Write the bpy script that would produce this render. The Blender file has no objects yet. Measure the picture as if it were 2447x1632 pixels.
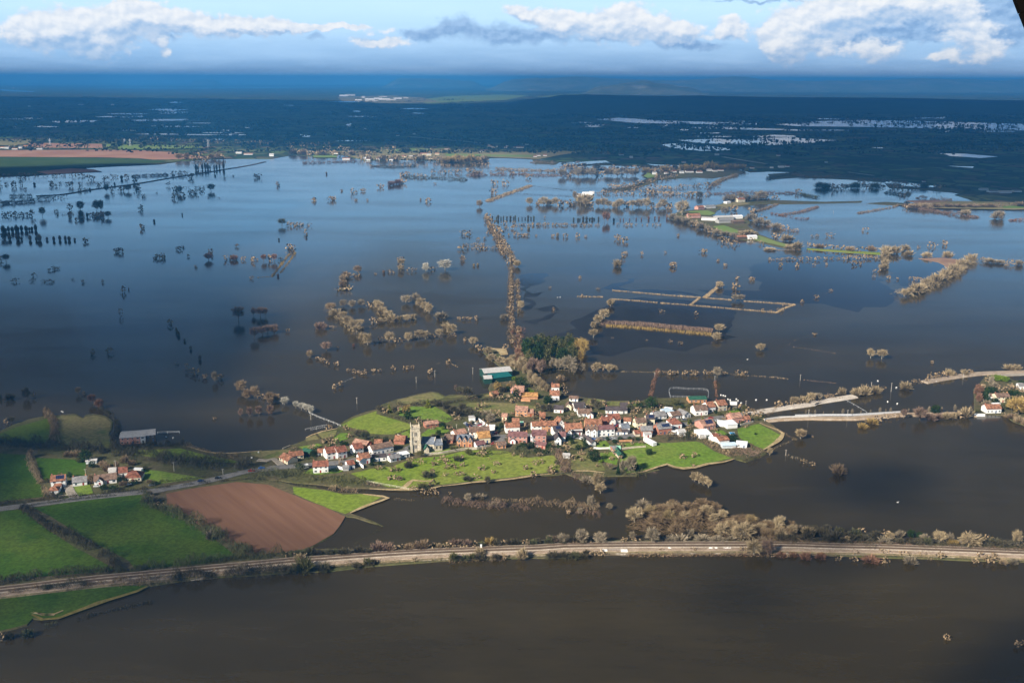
import bpy, bmesh, math, random
import numpy as np
from mathutils import Vector, Matrix, noise as mnoise
from mathutils.geometry import tessellate_polygon
R = math.radians
sc = bpy.context.scene
COL = sc.collection

# ------------------------------------------------------------------ camera
F_PX, CAM_H, PITCH, ROLL = 2379.0, 256.0, 14.76, 0.22
cam_d = bpy.data.cameras.new('camera'); cam = bpy.data.objects.new('camera', cam_d); COL.objects.link(cam)
cam_d.sensor_width = 36.0; cam_d.lens = 36.0 * F_PX / 2447.0
cam_d.clip_start = 0.1; cam_d.clip_end = 200000
CAM_R = Matrix.Rotation(R(90 - PITCH), 3, 'X') @ Matrix.Rotation(R(ROLL), 3, 'Z')
cam.matrix_world = Matrix.Translation((0, 0, CAM_H)) @ CAM_R.to_4x4()
sc.camera = cam

# ------------------------------------------------------------------ light settings
SUN_EL, SUN_AZ = 32.0, 228.0          # azimuth clockwise from +Y, where the sun stands
HAZE = 8.0e-5
SUN_STRENGTH, SKY_STRENGTH, EXPOSURE = 5.0, 0.070, 0.92
sun_dir = Vector((math.sin(R(SUN_AZ)) * math.cos(R(SUN_EL)), math.cos(R(SUN_AZ)) * math.cos(R(SUN_EL)), math.sin(R(SUN_EL))))
sc.view_settings.view_transform = 'Standard'; sc.view_settings.look = 'None'
sc.view_settings.exposure = EXPOSURE; sc.view_settings.gamma = 1
sc.cycles.use_denoising = True
sc.cycles.max_bounces = 5; sc.cycles.diffuse_bounces = 2; sc.cycles.glossy_bounces = 3
sc.cycles.transparent_max_bounces = 16; sc.cycles.volume_bounces = 2
sc.cycles.caustics_reflective = False; sc.cycles.caustics_refractive = False
sl = bpy.data.lights.new('sun', 'SUN'); sl.energy = SUN_STRENGTH; sl.angle = R(0.53); sl.color = (1.0, 0.93, 0.82)
so = bpy.data.objects.new('sun', sl); COL.objects.link(so)
so.rotation_euler = sun_dir.to_track_quat('Z', 'Y').to_euler()

# ------------------------------------------------------------------ pixel frames -> ground points (photo pixels, 2447 x 1632)
FR = {'S': (0, 0, 1.0), 'F0': (0, 0, 1.0408),
 'Z1': (600, 850, .22321), 'Z2': (950, 850, .22321), 'Z3': (1300, 850, .21053), 'Z4': (1550, 850, .22321), 'Z5': (1900, 800, .23267),
 'Z6': (0, 950, .29775), 'Z7': (0, 1200, .29775), 'A1': (700, 1130, .29775), 'A2': (1350, 1080, .23394), 'A3': (1850, 1200, .2755),
 'A4': (700, 620, .25521), 'A5': (1100, 480, .27648), 'A6': (1350, 640, .27648), 'A7': (1550, 450, .38154), 'A8': (0, 380, .32327),
 'B1': (0, 680, .32327), 'B2': (0, 170, .34879), 'B3': (700, 170, .39132), 'B4': (1350, 170, .46661), 'B5': (0, 0, .52063), 'B6': (1224, 0, .5202)}
def src(fr, x, y):
    a, b, s = FR[fr]
    return a + x * s, b + y * s
def ray(px, py):
    return CAM_R @ Vector(((px - 1223.5) / F_PX, (816 - py) / F_PX, -1.0))
def P(fr, x, y, z=0.0):
    d = ray(*src(fr, x, y))
    dz = min(d.z, -0.004)
    t = (z - CAM_H) / dz
    return Vector((d.x * t, d.y * t, z))
def mpp(p):                                    # metres per photo pixel at a ground point
    fwd = CAM_R @ Vector((0, 0, -1))
    return (p - Vector((0, 0, CAM_H))).dot(fwd) / F_PX
def azel(px, py):
    d = ray(px, py).normalized()
    return math.degrees(math.atan2(d.x, d.y)), math.degrees(math.asin(d.z))
def nums(s):
    return [tuple(float(v) for v in t.split(',')) for t in s.replace('\n', ' ').replace(' ', '').strip(';').split(';') if t]

# ------------------------------------------------------------------ material helpers
class NT:
    def __init__(s, tree): s.t = tree; s.n = tree.nodes; s.l = tree.links
    def node(s, typ, **kw):
        n = s.n.new(typ)
        for k, v in kw.items(): setattr(n, k, v)
        return n
    def put(s, sock, v):
        if isinstance(v, bpy.types.NodeSocket): s.l.new(v, sock)
        elif v is not None:
            if sock.type == 'RGBA' and len(v) == 3: v = (*v, 1)
            sock.default_value = v
    def math(s, op, a, b=None, c=None, clamp=False):
        n = s.node('ShaderNodeMath', operation=op, use_clamp=clamp)
        for i, v in enumerate((a, b, c)):
            if v is not None: s.put(n.inputs[i], v)
        return n.outputs[0]
    def vmath(s, op, a, b=None):
        n = s.node('ShaderNodeVectorMath', operation=op)
        s.put(n.inputs[0], a)
        if b is not None:
            if op == 'SCALE': s.put(n.inputs['Scale'], b)
            else: s.put(n.inputs[1], b)
        return n.outputs['Value'] if op in ('DOT_PRODUCT', 'LENGTH', 'DISTANCE') else n.outputs[0]
    def mix(s, f, a, b, blend='MIX'):
        n = s.node('ShaderNodeMix', data_type='RGBA', blend_type=blend)
        s.put(n.inputs[0], f); s.put(n.inputs[6], a); s.put(n.inputs[7], b)
        return n.outputs[2]
    def noise(s, vec, scale, detail=4, rough=.55, dist=0.0):
        n = s.node('ShaderNodeTexNoise')
        if vec is not None: s.put(n.inputs['Vector'], vec)
        n.inputs['Scale'].default_value = scale; n.inputs['Detail'].default_value = detail
        n.inputs['Roughness'].default_value = rough; n.inputs['Distortion'].default_value = dist
        return n.outputs['Fac']
    def ramp(s, f, lo, hi, a=0.0, b=1.0, smooth=True):
        n = s.node('ShaderNodeMapRange', interpolation_type='SMOOTHSTEP' if smooth else 'LINEAR')
        for k, v in enumerate((f, lo, hi, a, b)): s.put(n.inputs[k], v)
        return n.outputs[0]
    def pos(s): return s.node('ShaderNodeNewGeometry').outputs['Position']
    def mapping(s, vec, scale=(1, 1, 1), rot=(0, 0, 0), loc=(0, 0, 0)):
        n = s.node('ShaderNodeMapping'); s.put(n.inputs['Vector'], vec)
        n.inputs['Scale'].default_value = scale; n.inputs['Rotation'].default_value = rot; n.inputs['Location'].default_value = loc
        return n.outputs[0]
def new_mat(name):
    m = bpy.data.materials.new(name); m.use_nodes = True
    t = NT(m.node_tree); b = m.node_tree.nodes['Principled BSDF']
    b.inputs['Specular IOR Level'].default_value = 0.2
    return m, t, b
MATS = {}
def noisy(name, cols, scale=0.2, rough=.9, fine=None, stretch=(1, 1, 1), rot=0.0, contrast=(.35, .65), spec=.1, local=False):
    """base colour wandering between two or three real colours of the thing"""
    if name in MATS: return MATS[name]
    m, t, b = new_mat(name)
    v = t.node('ShaderNodeTexCoord').outputs['Object'] if local else t.pos()
    if rot: v = t.mapping(v, (1, 1, 1), (0, 0, rot))
    if stretch != (1, 1, 1): v = t.mapping(v, stretch)
    c = t.mix(t.ramp(t.noise(v, scale, 5), *contrast), cols[0], cols[1])
    if len(cols) > 2:
        c = t.mix(t.ramp(t.noise(v, scale * 3.7, 4), .5, .75), c, cols[2])
    if fine:
        c = t.mix(.55, c, t.mix(t.ramp(t.noise(v, fine, 3, .7), .3, .7), (.55, .55, .55), (1.5, 1.5, 1.5)), 'MULTIPLY')
    t.put(b.inputs['Base Color'], c); b.inputs['Roughness'].default_value = rough
    b.inputs['Specular IOR Level'].default_value = spec
    MATS[name] = m
    return m
def plain(name, col, rough=.7, spec=.25, metal=0.0, var=.12, scale=1.2):
    d = [max(0, c * (1 - var)) for c in col]; u = [min(1, c * (1 + var)) for c in col]
    m = noisy(name, (d, u), scale, rough, spec=spec, local=True)
    m.node_tree.nodes['Principled BSDF'].inputs['Metallic'].default_value = metal
    return m

# ------------------------------------------------------------------ world: Nishita sky with distant cumulus
w = bpy.data.worlds.new('World'); sc.world = w; w.use_nodes = True
t = NT(w.node_tree); bg = w.node_tree.nodes['Background']
sky = t.node('ShaderNodeTexSky', sky_type='NISHITA', sun_disc=False)
sky.sun_elevation = R(SUN_EL); sky.sun_rotation = R(SUN_AZ); sky.altitude = 250; sky.air_density = 1.0; sky.dust_density = 0.5; sky.ozone_density = 3.0
d = t.vmath('NORMALIZE', t.node('ShaderNodeTexCoord').outputs['Generated'])
sx = t.node('ShaderNodeSeparateXYZ'); t.put(sx.inputs[0], d)
az = t.math('MULTIPLY', t.math('ARCTAN2', sx.outputs[0], sx.outputs[1]), 57.29578)
el = t.math('MULTIPLY', t.math('ARCSINE', sx.outputs[2]), 57.29578)
cb = t.node('ShaderNodeCombineXYZ'); t.put(cb.inputs[0], az); t.put(cb.inputs[1], el)
ae = cb.outputs[0]
warp = t.node('ShaderNodeTexNoise'); t.put(warp.inputs['Vector'], ae); warp.inputs['Scale'].default_value = .7; warp.inputs['Detail'].default_value = 5; warp.inputs['Roughness'].default_value = .55
wv = t.vmath('SCALE', t.vmath('SUBTRACT', warp.outputs['Color'], (.5, .5, .5)), 1.3)
aw = t.vmath('MULTIPLY', t.vmath('ADD', ae, wv), (1, 1, 0))
fb = t.noise(t.mapping(ae, (1, 1.4, 1)), 1.25, 6, .56)
def blobs(fr, s, v):
    tot = None
    for (x, y, rx, ry) in nums(s):
        px, py = src(fr, x, y); a, e = azel(px, py); k = FR[fr][2] / F_PX * 57.3
        q = t.vmath('MULTIPLY', t.vmath('SUBTRACT', v, (a, e, 0)), (1 / (rx * k), 1 / (ry * k), 0))
        g = t.math('POWER', 2.718, t.math('MULTIPLY', t.vmath('DOT_PRODUCT', q, q), -1.0))
        tot = g if tot is None else t.math('ADD', tot, g)
    return tot
WB5 = '170,150,130,61;290,130,130,73;430,140,142,92;560,70,94,55;640,95,142,73;780,90,106,55;480,205,71,43;1050,118,212,37;1250,130,177,27;1560,132,201,16;765,245,26,20;730,195,30,20;1750,195,130,24'
WB6 = '30,60,71,37;170,90,83,55;250,105,71,43;440,140,142,67;530,60,88,59;690,115,106,49;760,150,106,43;1010,105,59,43;990,160,71,24;1240,140,100,85;1260,235,71,55;1380,120,118,85;1470,50,106,73;1600,50,142,73;1780,30,189,55;1960,15,130,43;2090,140,112,79;1660,235,112,46;1990,272,71,22;2210,245,71,43;1440,230,47,37;1250,215,71,49'
DB5 = '960,95,55,22;870,122,55,14;1310,118,40,14;1450,175,48,20;2090,110,95,50;1990,155,110,30;1870,165,40,20;2260,165,120,50;1090,150,18,10;790,185,35,14'
DB6 = '140,165,180,40;430,190,110,18;740,195,120,28;1150,-2,260,9;2190,60,190,110;2300,130,120,90;1720,150,200,65;1880,110,120,50;1560,200,120,40;1880,190,45,16;900,205,90,18'
W = t.math('ADD', blobs('B5', WB5, aw), blobs('B6', WB6, aw)); D = t.math('ADD', blobs('B5', DB5, aw), blobs('B6', DB6, aw))
fo = t.math('MULTIPLY', t.math('SUBTRACT', fb, .5), 1.3)
Wm = t.ramp(t.math('ADD', W, fo), .24, .70); Dm = t.ramp(t.math('ADD', D, fo), .25, 1.05)
shift = t.noise(t.vmath('ADD', t.mapping(ae, (1, 1.4, 1)), (-.16, .30, 0)), 1.25, 5, .5)
relief = t.ramp(t.math('SUBTRACT', fb, shift), -.22, .20)
up = t.vmath('ADD', aw, (-.12, .42, 0))
W2 = t.math('ADD', blobs('B5', WB5, up), blobs('B6', WB6, up))
lit = t.ramp(t.math('SUBTRACT', t.math('ADD', W, t.math('MULTIPLY', fo, .8)), W2), -.55, .45)
core = t.ramp(W, .4, 1.1)
wcol = t.mix(t.math('ADD', t.math('MULTIPLY', relief, .38), t.math('MULTIPLY', lit, .62), clamp=True), (2.9, 4.3, 6.3), (7.5, 7.6, 7.7))
dcol = t.mix(relief, (1.5, 2.7, 4.8), (2.9, 4.3, 6.4))
# clear air between the clouds: pale blue haze at the horizon, clearer above
low = t.mix(t.ramp(el, 0.0, 3.8), (2.45, 4.0, 6.3), (4.9, 7.0, 9.0))
streak = t.ramp(t.noise(t.mapping(ae, (.12, .9, 1)), 1.6, 5, .6), .35, .75)
low = t.mix(t.math('MULTIPLY', streak, .3), low, (5.6, 7.6, 9.8))
deep = t.mix(t.ramp(el, 8.0, 17.0), (.62, 1.75, 3.9), t.mix(.88, sky.outputs[0], (.34, .52, .82)))
low = t.mix(t.ramp(el, 3.8, 6.5), low, (3.8, 7.4, 11.0))
skyc = t.mix(t.ramp(el, 5.5, 13.0, 1.0, 0.0), deep, low)
# broken cloud over the rest of the sky
hi = t.noise(t.mapping(d, (1, 1, 2.2), (0, 0, 0), (3.3, 1.7, 0)), 2.4, 6, .55)
hm = t.math('MULTIPLY', t.ramp(hi, .40, .66), t.ramp(el, 7.0, 14.0))
skyc = t.mix(hm, skyc, t.mix(t.ramp(hi, .47, .64), (1.3, 1.9, 3.0), (.6, .85, 1.3)))
skyc = t.mix(t.math('MULTIPLY', Dm, .85), skyc, dcol)
skyc = t.mix(Wm, skyc, wcol)
t.put(bg.inputs['Color'], skyc); bg.inputs['Strength'].default_value = SKY_STRENGTH

# ------------------------------------------------------------------ object helpers
def mesh_obj(name, verts, faces, mats, parent=None, mi=None, smooth=False):
    me = bpy.data.meshes.new(name); me.from_pydata([tuple(v) for v in verts], [], faces)
    for m in (mats if isinstance(mats, (list, tuple)) else [mats]): me.materials.append(m)
    if mi is not None: me.polygons.foreach_set('material_index', mi)
    if smooth: me.polygons.foreach_set('use_smooth', [True] * len(me.polygons))
    me.update()
    o = bpy.data.objects.new(name, me); COL.objects.link(o)
    if parent is not None: o.parent = parent
    return o
def tag(o, label, cat, group=None):
    o['label'] = label; o['category'] = cat
    if group: o['group'] = group
    return o
def kind(o, k):
    o['kind'] = k; return o
def empty(name, loc, rz=0.0):
    o = bpy.data.objects.new(name, None); COL.objects.link(o); o.location = loc; o.rotation_euler = (0, 0, rz); return o
class MB:
    """collects shapes for one mesh"""
    def __init__(s): s.v = []; s.f = []; s.m = []
    def add(s, vs, fs, mi=0):
        b = len(s.v); s.v += [tuple(v) for v in vs]; s.f += [tuple(b + i for i in f) for f in fs]; s.m += [mi] * len(fs)
    def box(s, x0, y0, z0, x1, y1, z1, mi=0):
        s.add([(x0, y0, z0), (x1, y0, z0), (x1, y1, z0), (x0, y1, z0), (x0, y0, z1), (x1, y0, z1), (x1, y1, z1), (x0, y1, z1)],
              [(0, 3, 2, 1), (4, 5, 6, 7), (0, 1, 5, 4), (1, 2, 6, 5), (2, 3, 7, 6), (3, 0, 4, 7)], mi)
    def tube(s, a, b, r0, r1, n=5, mi=0):
        a, b = Vector(a), Vector(b); q = (b - a).to_track_quat('Z', 'Y'); vs = []
        for c, r in ((a, r0), (b, r1)):
            for k in range(n):
                vs.append(c + q @ Vector((r * math.cos(6.2832 * k / n), r * math.sin(6.2832 * k / n), 0)))
        s.add(vs, [(k, (k + 1) % n, n + (k + 1) % n, n + k) for k in range(n)] + [tuple(range(n, 2 * n)), tuple(range(n - 1, -1, -1))], mi)
    def ball(s, c, r, mi=0, nu=8, nv=5):
        vs = []; c = Vector(c); r = r if isinstance(r, tuple) else (r, r, r)
        for i in range(nv + 1):
            th = math.pi * i / nv
            for k in range(nu):
                ph = 6.2832 * k / nu
                vs.append(c + Vector((r[0] * math.sin(th) * math.cos(ph), r[1] * math.sin(th) * math.sin(ph), -r[2] * math.cos(th))))
        s.add(vs, [(i * nu + k, i * nu + (k + 1) % nu, (i + 1) * nu + (k + 1) % nu, (i + 1) * nu + k) for i in range(nv) for k in range(nu)], mi)
    def build(s, name, mats, parent=None, smooth=False):
        return mesh_obj(name, s.v, s.f, mats, parent, s.m if isinstance(mats, (list, tuple)) else None, smooth)
def subdivide_edges(pts, step):
    out = []
    for i, p in enumerate(pts):
        q = pts[(i + 1) % len(pts)]; n = max(1, min(60, int((q - p).length / step)))
        out += [p.lerp(q, k / n) for k in range(n)]
    return out
def sheet(name, pts, z, mat, thick=0.0, rough=0.0, step=12, seed=1):
    """a polygon laid on the ground, its outline a little uneven; thick > 0 gives it sloping edges down to z - thick"""
    pts = [Vector((p.x, p.y, 0)) for p in pts]
    if rough:
        pts = subdivide_edges(pts, step)
        pts = [p + Vector(((mnoise.noise(p * .045 + Vector((seed, 0, 0))) + .6 * mnoise.noise(p * .15)) * rough, (mnoise.noise(p * .045 + Vector((0, seed, 9))) + .6 * mnoise.noise(p * .15 + Vector((5, 5, 5)))) * rough, 0)) for p in pts]
    n = len(pts); tri = tessellate_polygon([pts])
    vs = [Vector((p.x, p.y, z)) for p in pts]; fs = []
    area = sum(pts[i].x * pts[(i + 1) % n].y - pts[(i + 1) % n].x * pts[i].y for i in range(n))
    for f in tri:
        a, b, c = [vs[i] for i in f]
        fs.append(tuple(f) if (b - a).cross(c - a).z > 0 else tuple(reversed(f)))
    if thick:
        sgn = 1 if area > 0 else -1
        for i in range(n):
            e = pts[(i + 1) % n] - pts[i - 1]; o = Vector((e.y, -e.x, 0)) * sgn
            if o.length > 1e-6: o.normalize()
            vs.append(Vector((pts[i].x, pts[i].y, z - thick)) + o * thick * 1.2)
        for i in range(n):
            j = (i + 1) % n
            fs.append((i, n + i, n + j, j) if sgn > 0 else (j, n + j, n + i, i))
    return kind(mesh_obj(name, vs, fs, mat), 'structure')
def ribbon(name, pts, width, z, mat, thick=.25):
    """a road or path along a line of ground points; width in metres"""
    L, Rr = [], []
    for i, p in enumerate(pts):
        a = pts[max(0, i - 1)]; b = pts[min(len(pts) - 1, i + 1)]; e = b - a
        nrm = Vector((-e.y, e.x, 0)).normalized() * width / 2
        L.append(p + nrm); Rr.append(p - nrm)
    return sheet(name, Rr + L[::-1], z, mat, thick)
def smooth_line(pts, step=8.0):
    """points evenly along a Catmull-Rom curve through pts"""
    out = []
    for i in range(len(pts) - 1):
        p0, p1, p2, p3 = pts[max(0, i - 1)], pts[i], pts[i + 1], pts[min(len(pts) - 1, i + 2)]
        n = max(1, int((p2 - p1).length / step))
        for k in range(n):
            u = k / n
            out.append(.5 * ((2 * p1) + (p2 - p0) * u + (2 * p0 - 5 * p1 + 4 * p2 - p3) * u * u + (3 * p1 - p0 - 3 * p2 + p3) * u ** 3))
    out.append(pts[-1]); return out
def poly(fr, s, z=0.0): return [P(fr, x, y, z) for (x, y) in nums(s)]

# ------------------------------------------------------------------ clouds overhead (their shadows lie across the land)
cm, t, b = new_mat('cloud_vapour')
att = t.node('ShaderNodeAttribute', attribute_name='cover')
dn = t.math('MULTIPLY', att.outputs['Fac'], t.ramp(t.noise(t.pos(), .0032, 6, .62), .30, .60, .55, 1.0), clamp=True)
df = t.node('ShaderNodeBsdfDiffuse'); df.inputs['Color'].default_value = (.9, .9, .92, 1)
tl = t.node('ShaderNodeBsdfTranslucent'); tl.inputs['Color'].default_value = (.28, .30, .36, 1)
tr = t.node('ShaderNodeBsdfTransparent')
m1 = t.node('ShaderNodeMixShader'); m1.inputs[0].default_value = .45; t.l.new(df.outputs[0], m1.inputs[1]); t.l.new(tl.outputs[0], m1.inputs[2])
m2 = t.node('ShaderNodeMixShader'); t.put(m2.inputs[0], dn); t.l.new(tr.outputs[0], m2.inputs[1]); t.l.new(m1.outputs[0], m2.inputs[2])
t.l.new(m2.outputs[0], cm.node_tree.nodes['Material Output'].inputs['Surface'])
def cloud(name, fr, s, h, soft, res, holes=(), strength=1.0, rag=.5, thick=1.0):
    """a flat-based cumulus whose shadow falls on the given patch of ground"""
    off = Vector((sun_dir.x, sun_dir.y, 0)) * ((h) / sun_dir.z)
    pts = np.array([(p.x, p.y) for p in poly(fr, s)]); hs = [(np.array([(p.x, p.y) for p in poly(f2, s2)]), s3) for f2, s2, s3 in holes]
    x0, y0 = pts.min(0) - soft; x1, y1 = pts.max(0) + soft
    nx = max(8, min(170, int((x1 - x0) / res))); ny = max(8, min(170, int((y1 - y0) / res)))
    X, Y = np.meshgrid(np.linspace(x0, x1, nx + 1), np.linspace(y0, y1, ny + 1))
    def sdf(q):                                  # positive inside
        dm = np.full(X.shape, 1e18); ins = np.zeros(X.shape, bool)
        for i in range(len(q)):
            a, c = q[i - 1], q[i]; e = c - a
            u = np.clip(((X - a[0]) * e[0] + (Y - a[1]) * e[1]) / max(1e-9, (e ** 2).sum()), 0, 1)
            dm = np.minimum(dm, (X - a[0] - u * e[0]) ** 2 + (Y - a[1] - u * e[1]) ** 2)
            hit = ((a[1] > Y) != (c[1] > Y)) & (X < (c[0] - a[0]) * (Y - a[1]) / (c[1] - a[1] + 1e-12) + a[0])
            ins ^= hit
        return np.where(ins, 1, -1) * np.sqrt(dm)
    nz = np.array([[mnoise.fractal(Vector((x / (soft * 3.0), y / (soft * 3.0), h * .01)), 1.0, 2.0, 4) for x, y in zip(rx, ry)] for rx, ry in zip(X, Y)])
    dsum = sdf(pts) / soft + nz * rag
    for q, st in hs:
        dsum = np.minimum(dsum, -(sdf(q) / (soft * st)) + nz * .3)
    a = np.clip(dsum * .5 + .5, 0, 1); a = a * a * (3 - 2 * a)
    ok = a > .004
    top = h + a * (120 + 160 * (nz + .5)) * min(1.0, soft / 120) * thick; bot = h - 12 * a
    idx = -np.ones(X.shape, int); cell = np.zeros(X.shape, bool)
    cell[:-1, :-1] = ok[:-1, :-1] | ok[1:, :-1] | ok[:-1, 1:] | ok[1:, 1:]
    use = np.zeros(X.shape, bool)
    for dy in (0, 1):
        for dx in (0, 1):
            use[dy:, dx:] |= cell[:X.shape[0] - dy, :X.shape[1] - dx]
    k = int(use.sum()); idx[use] = np.arange(k)
    vx = X[use] + off.x; vy = Y[use] + off.y
    v = np.concatenate([np.stack([vx, vy, top[use]], 1), np.stack([vx, vy, bot[use]], 1)])
    fs = []
    for j, i in np.argwhere(cell):
        p, q, r_, s_ = idx[j, i], idx[j, i + 1], idx[j + 1, i + 1], idx[j + 1, i]
        fs.append((p, q, r_, s_)); fs.append((k + s_, k + r_, k + q, k + p))
    o = mesh_obj(name, v.tolist(), fs, cm, smooth=True)
    at = o.data.attributes.new('cover', 'FLOAT', 'POINT'); dd = np.clip(a[use] * strength, 0, 1); at.data.foreach_set('value', np.concatenate([dd, dd]))
    return kind(o, 'stuff')
cloud('clouds', 'F0', '-900,330;-300,322;0,318;300,322;520,326;690,338;900,340;1290,347;1330,376;1460,386;1650,384;1720,398;1690,425;1800,452;2000,460;2200,468;2351,462;2700,470;3200,480;3200,240;2351,243;1700,232;1300,222;1150,230;1000,237;860,238;760,232;500,228;0,222;-900,222', 2000, 260, 190,
      holes=[('F0', '690,222;1010,226;1240,216;1300,214;1200,234;1000,240;880,240;700,228', .5)], rag=.35)
cloud('clouds', 'F0', '-700,402;0,386;300,378;520,384;600,400;620,480;590,540;520,568;440,590;470,650;520,720;530,790;480,870;420,915;300,920;-700,900', 1500, 80, 45, rag=.45, thick=.35)
cloud('clouds', 'F0', '-500,985;240,985;300,1000;560,1030;600,1060;420,1085;370,1140;430,1200;560,1290;560,1340;330,1400;-500,1480', 1400, 55, 16,
      holes=[('F0', '40,1060;170,1025;360,1030;420,1100;330,1155;60,1160', .4), ('F0', '-100,1215;60,1200;190,1270;160,1330;-100,1350', .9), ('F0', '300,1030;480,1040;570,1065;470,1065;330,1045', .4)], strength=.95, rag=.5, thick=.12)
cloud('clouds', 'F0', '1890,1085;2000,1070;2090,1100;2080,1140;1960,1150;1880,1120', 1400, 28, 10, strength=.8)
cloud('clouds', 'F0', '1640,1310;1760,1290;1860,1340;1800,1400;1680,1410', 1400, 35, 12, strength=.6)
cloud('clouds', 'F0', '2150,1600;2230,1520;2420,1420;2500,1650;2200,1700', 1400, 22, 10, strength=.8)
cloud('clouds', 'F0', '-600,690;300,640;470,640;540,690;430,720;200,760;-600,790', 1400, 60, 22, strength=.5)

# ------------------------------------------------------------------ water
def water_mat(name, base, r0, r1, bump, patch):
    m, t, b = new_mat(name)
    p = t.pos()
    n = t.noise(t.mapping(p, (.5, 1.6, 1), (0, 0, .25)), patch, 5, .6)
    t.put(b.inputs['Roughness'], t.ramp(n, .3, .7, r0, r1))
    c = t.mix(t.ramp(t.noise(t.mapping(p, (.5, 1.4, 1), (0, 0, .3)), .007, 6, .65), .3, .7), [v * 1.18 for v in base], [v * .72 for v in base])
    c = t.mix(.5, c, t.mix(t.ramp(t.noise(t.mapping(p, (.35, 1.5, 1), (0, 0, .5)), .12, 4, .7), .3, .7), (.84, .84, .84), (1.15, 1.15, 1.15)), 'MULTIPLY')
    t.put(b.inputs['Base Color'], c)
    b.inputs['IOR'].default_value = 1.33; b.inputs['Specular IOR Level'].default_value = .5
    bn = t.node('ShaderNodeBump'); bn.inputs['Strength'].default_value = bump; bn.inputs['Distance'].default_value = .5
    t.put(bn.inputs['Height'], t.noise(t.mapping(p, (1, 1.8, 1), (0, 0, .4)), .35, 3, .6)); t.l.new(bn.outputs[0], b.inputs['Normal'])
    return m
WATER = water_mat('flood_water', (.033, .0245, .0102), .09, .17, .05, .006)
CALM = water_mat('calm_water', (.017, .0135, .009), .03, .05, .02, .01)  # darker base puts the reflection of dark cloud into the calm patches' colour
W0 = [Vector((-9000, -600, 0)), Vector((9000, -600, 0)), Vector((9000, 6000, 0)), Vector((-9000, 6000, 0))]
sheet('flood_water', W0, 0.0, WATER)
bed = noisy('river_bed', ((.05, .04, .03), (.07, .06, .04)), .01)
sheet('ground', [Vector((-45000, -3000, 0)), Vector((45000, -3000, 0)), Vector((45000, 45000, 0)), Vector((-45000, 45000, 0))], -2.5, bed)
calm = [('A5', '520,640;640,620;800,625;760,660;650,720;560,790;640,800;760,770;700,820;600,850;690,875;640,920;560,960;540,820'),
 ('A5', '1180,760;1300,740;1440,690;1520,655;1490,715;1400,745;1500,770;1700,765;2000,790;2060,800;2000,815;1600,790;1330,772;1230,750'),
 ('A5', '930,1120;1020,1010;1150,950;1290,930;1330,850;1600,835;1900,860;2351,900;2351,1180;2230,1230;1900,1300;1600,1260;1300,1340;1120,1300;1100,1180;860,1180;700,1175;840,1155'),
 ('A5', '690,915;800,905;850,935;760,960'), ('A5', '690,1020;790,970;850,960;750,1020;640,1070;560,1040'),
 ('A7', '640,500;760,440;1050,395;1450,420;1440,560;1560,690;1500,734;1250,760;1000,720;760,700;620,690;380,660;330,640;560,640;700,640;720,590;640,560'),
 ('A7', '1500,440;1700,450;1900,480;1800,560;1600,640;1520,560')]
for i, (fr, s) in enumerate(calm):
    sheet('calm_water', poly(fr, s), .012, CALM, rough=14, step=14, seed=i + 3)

# ------------------------------------------------------------------ land
LAND = noisy('rough_ground', ((.075, .075, .028), (.10, .082, .045), (.05, .058, .02)), .03, fine=.5)
GRASS = noisy('pasture_grass', ((.14, .195, .022), (.18, .20, .04), (.11, .17, .018)), .012, fine=.35)
LUSH = noisy('lush_grass', ((.11, .18, .022), (.145, .19, .034), (.095, .16, .018)), .02, fine=.4)
DARKG = noisy('shaded_field_grass', ((.036, .082, .007), (.065, .10, .012), (.028, .068, .006)), .012, fine=.5)  # cloud shade over the left fields is partly put into this green
OLIVE = noisy('thin_grass', ((.13, .135, .042), (.175, .15, .065), (.09, .115, .03)), .02, fine=.4)
TAN = noisy('flood_debris', ((.30, .22, .115), (.40, .31, .17), (.20, .15, .08)), .12, fine=.8)
SOIL = noisy('ploughed_soil', ((.135, .066, .038), (.20, .108, .066), (.165, .085, .05)), .2, stretch=(1, .05, 1), rot=2.46, contrast=(.1, .9))
ROAD = noisy('asphalt', ((.13, .125, .12), (.18, .17, .16)), .2, fine=1.5)
PALE = noisy('pale_road', ((.42, .36, .30), (.50, .44, .37)), .2, fine=1.2)
GRAVEL = noisy('gravel', ((.24, .21, .17), (.32, .28, .23)), .3, fine=1.5)
north = poly('Z6', '-1200,330;0,270;120,215;240,175;375,148;385,110;395,140;470,142;600,133;665,165;690,143;760,133;850,153;900,190;892,260;872,290;900,345;925,395;1000,395;1480,385;1520,410;1680,440;1850,447;2100,430;2240,425')
north += poly('Z1', '340,1000;420,965;520,930;580,905;590,880;650,850;700,830;760,812;850,800;925,780;960,730;1000,700;1100,650;1220,610;1340,580;1360,550;1420,520;1560,470;1700,445')
north += poly('Z2', '100,445;220,415;370,388;430,400;510,438;560,420;680,420;850,428;990,400;970,350;1000,300;1240,270;1250,240;1120,130;980,30;900,-60;960,-80;1060,-50;1160,50;1260,110;1400,190;1520,230;1640,330;1700,300;1792,330')
north += poly('Z3', '180,330;210,420;250,458;330,468;470,482;620,490;700,515;900,517;1120,515;1200,480;1300,478')
north += poly('Z4', '60,470;90,460;230,456;440,452;600,460;650,492;760,492;860,540;980,580;1080,590;1130,610;1250,640;1240,690;1290,725;1390,795;1445,830;1415,905;1330,960;1230,1010;1255,1050;1190,1082;1100,1122;1040,1142;960,1118;915,1105;800,1142;640,1165;500,1203;370,1218;280,1198;200,1168;100,1195;0,1228')
south = poly('Z3', '1300,1292;1140,1332;1050,1362;700,1372;645,1430;560,1440;430,1412;300,1362;240,1340;150,1352;0,1362')
south += poly('Z2', '1480,1284;1430,1294;1250,1322;1000,1347;800,1362;600,1387;480,1397;380,1420;200,1442;100,1442')
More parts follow.
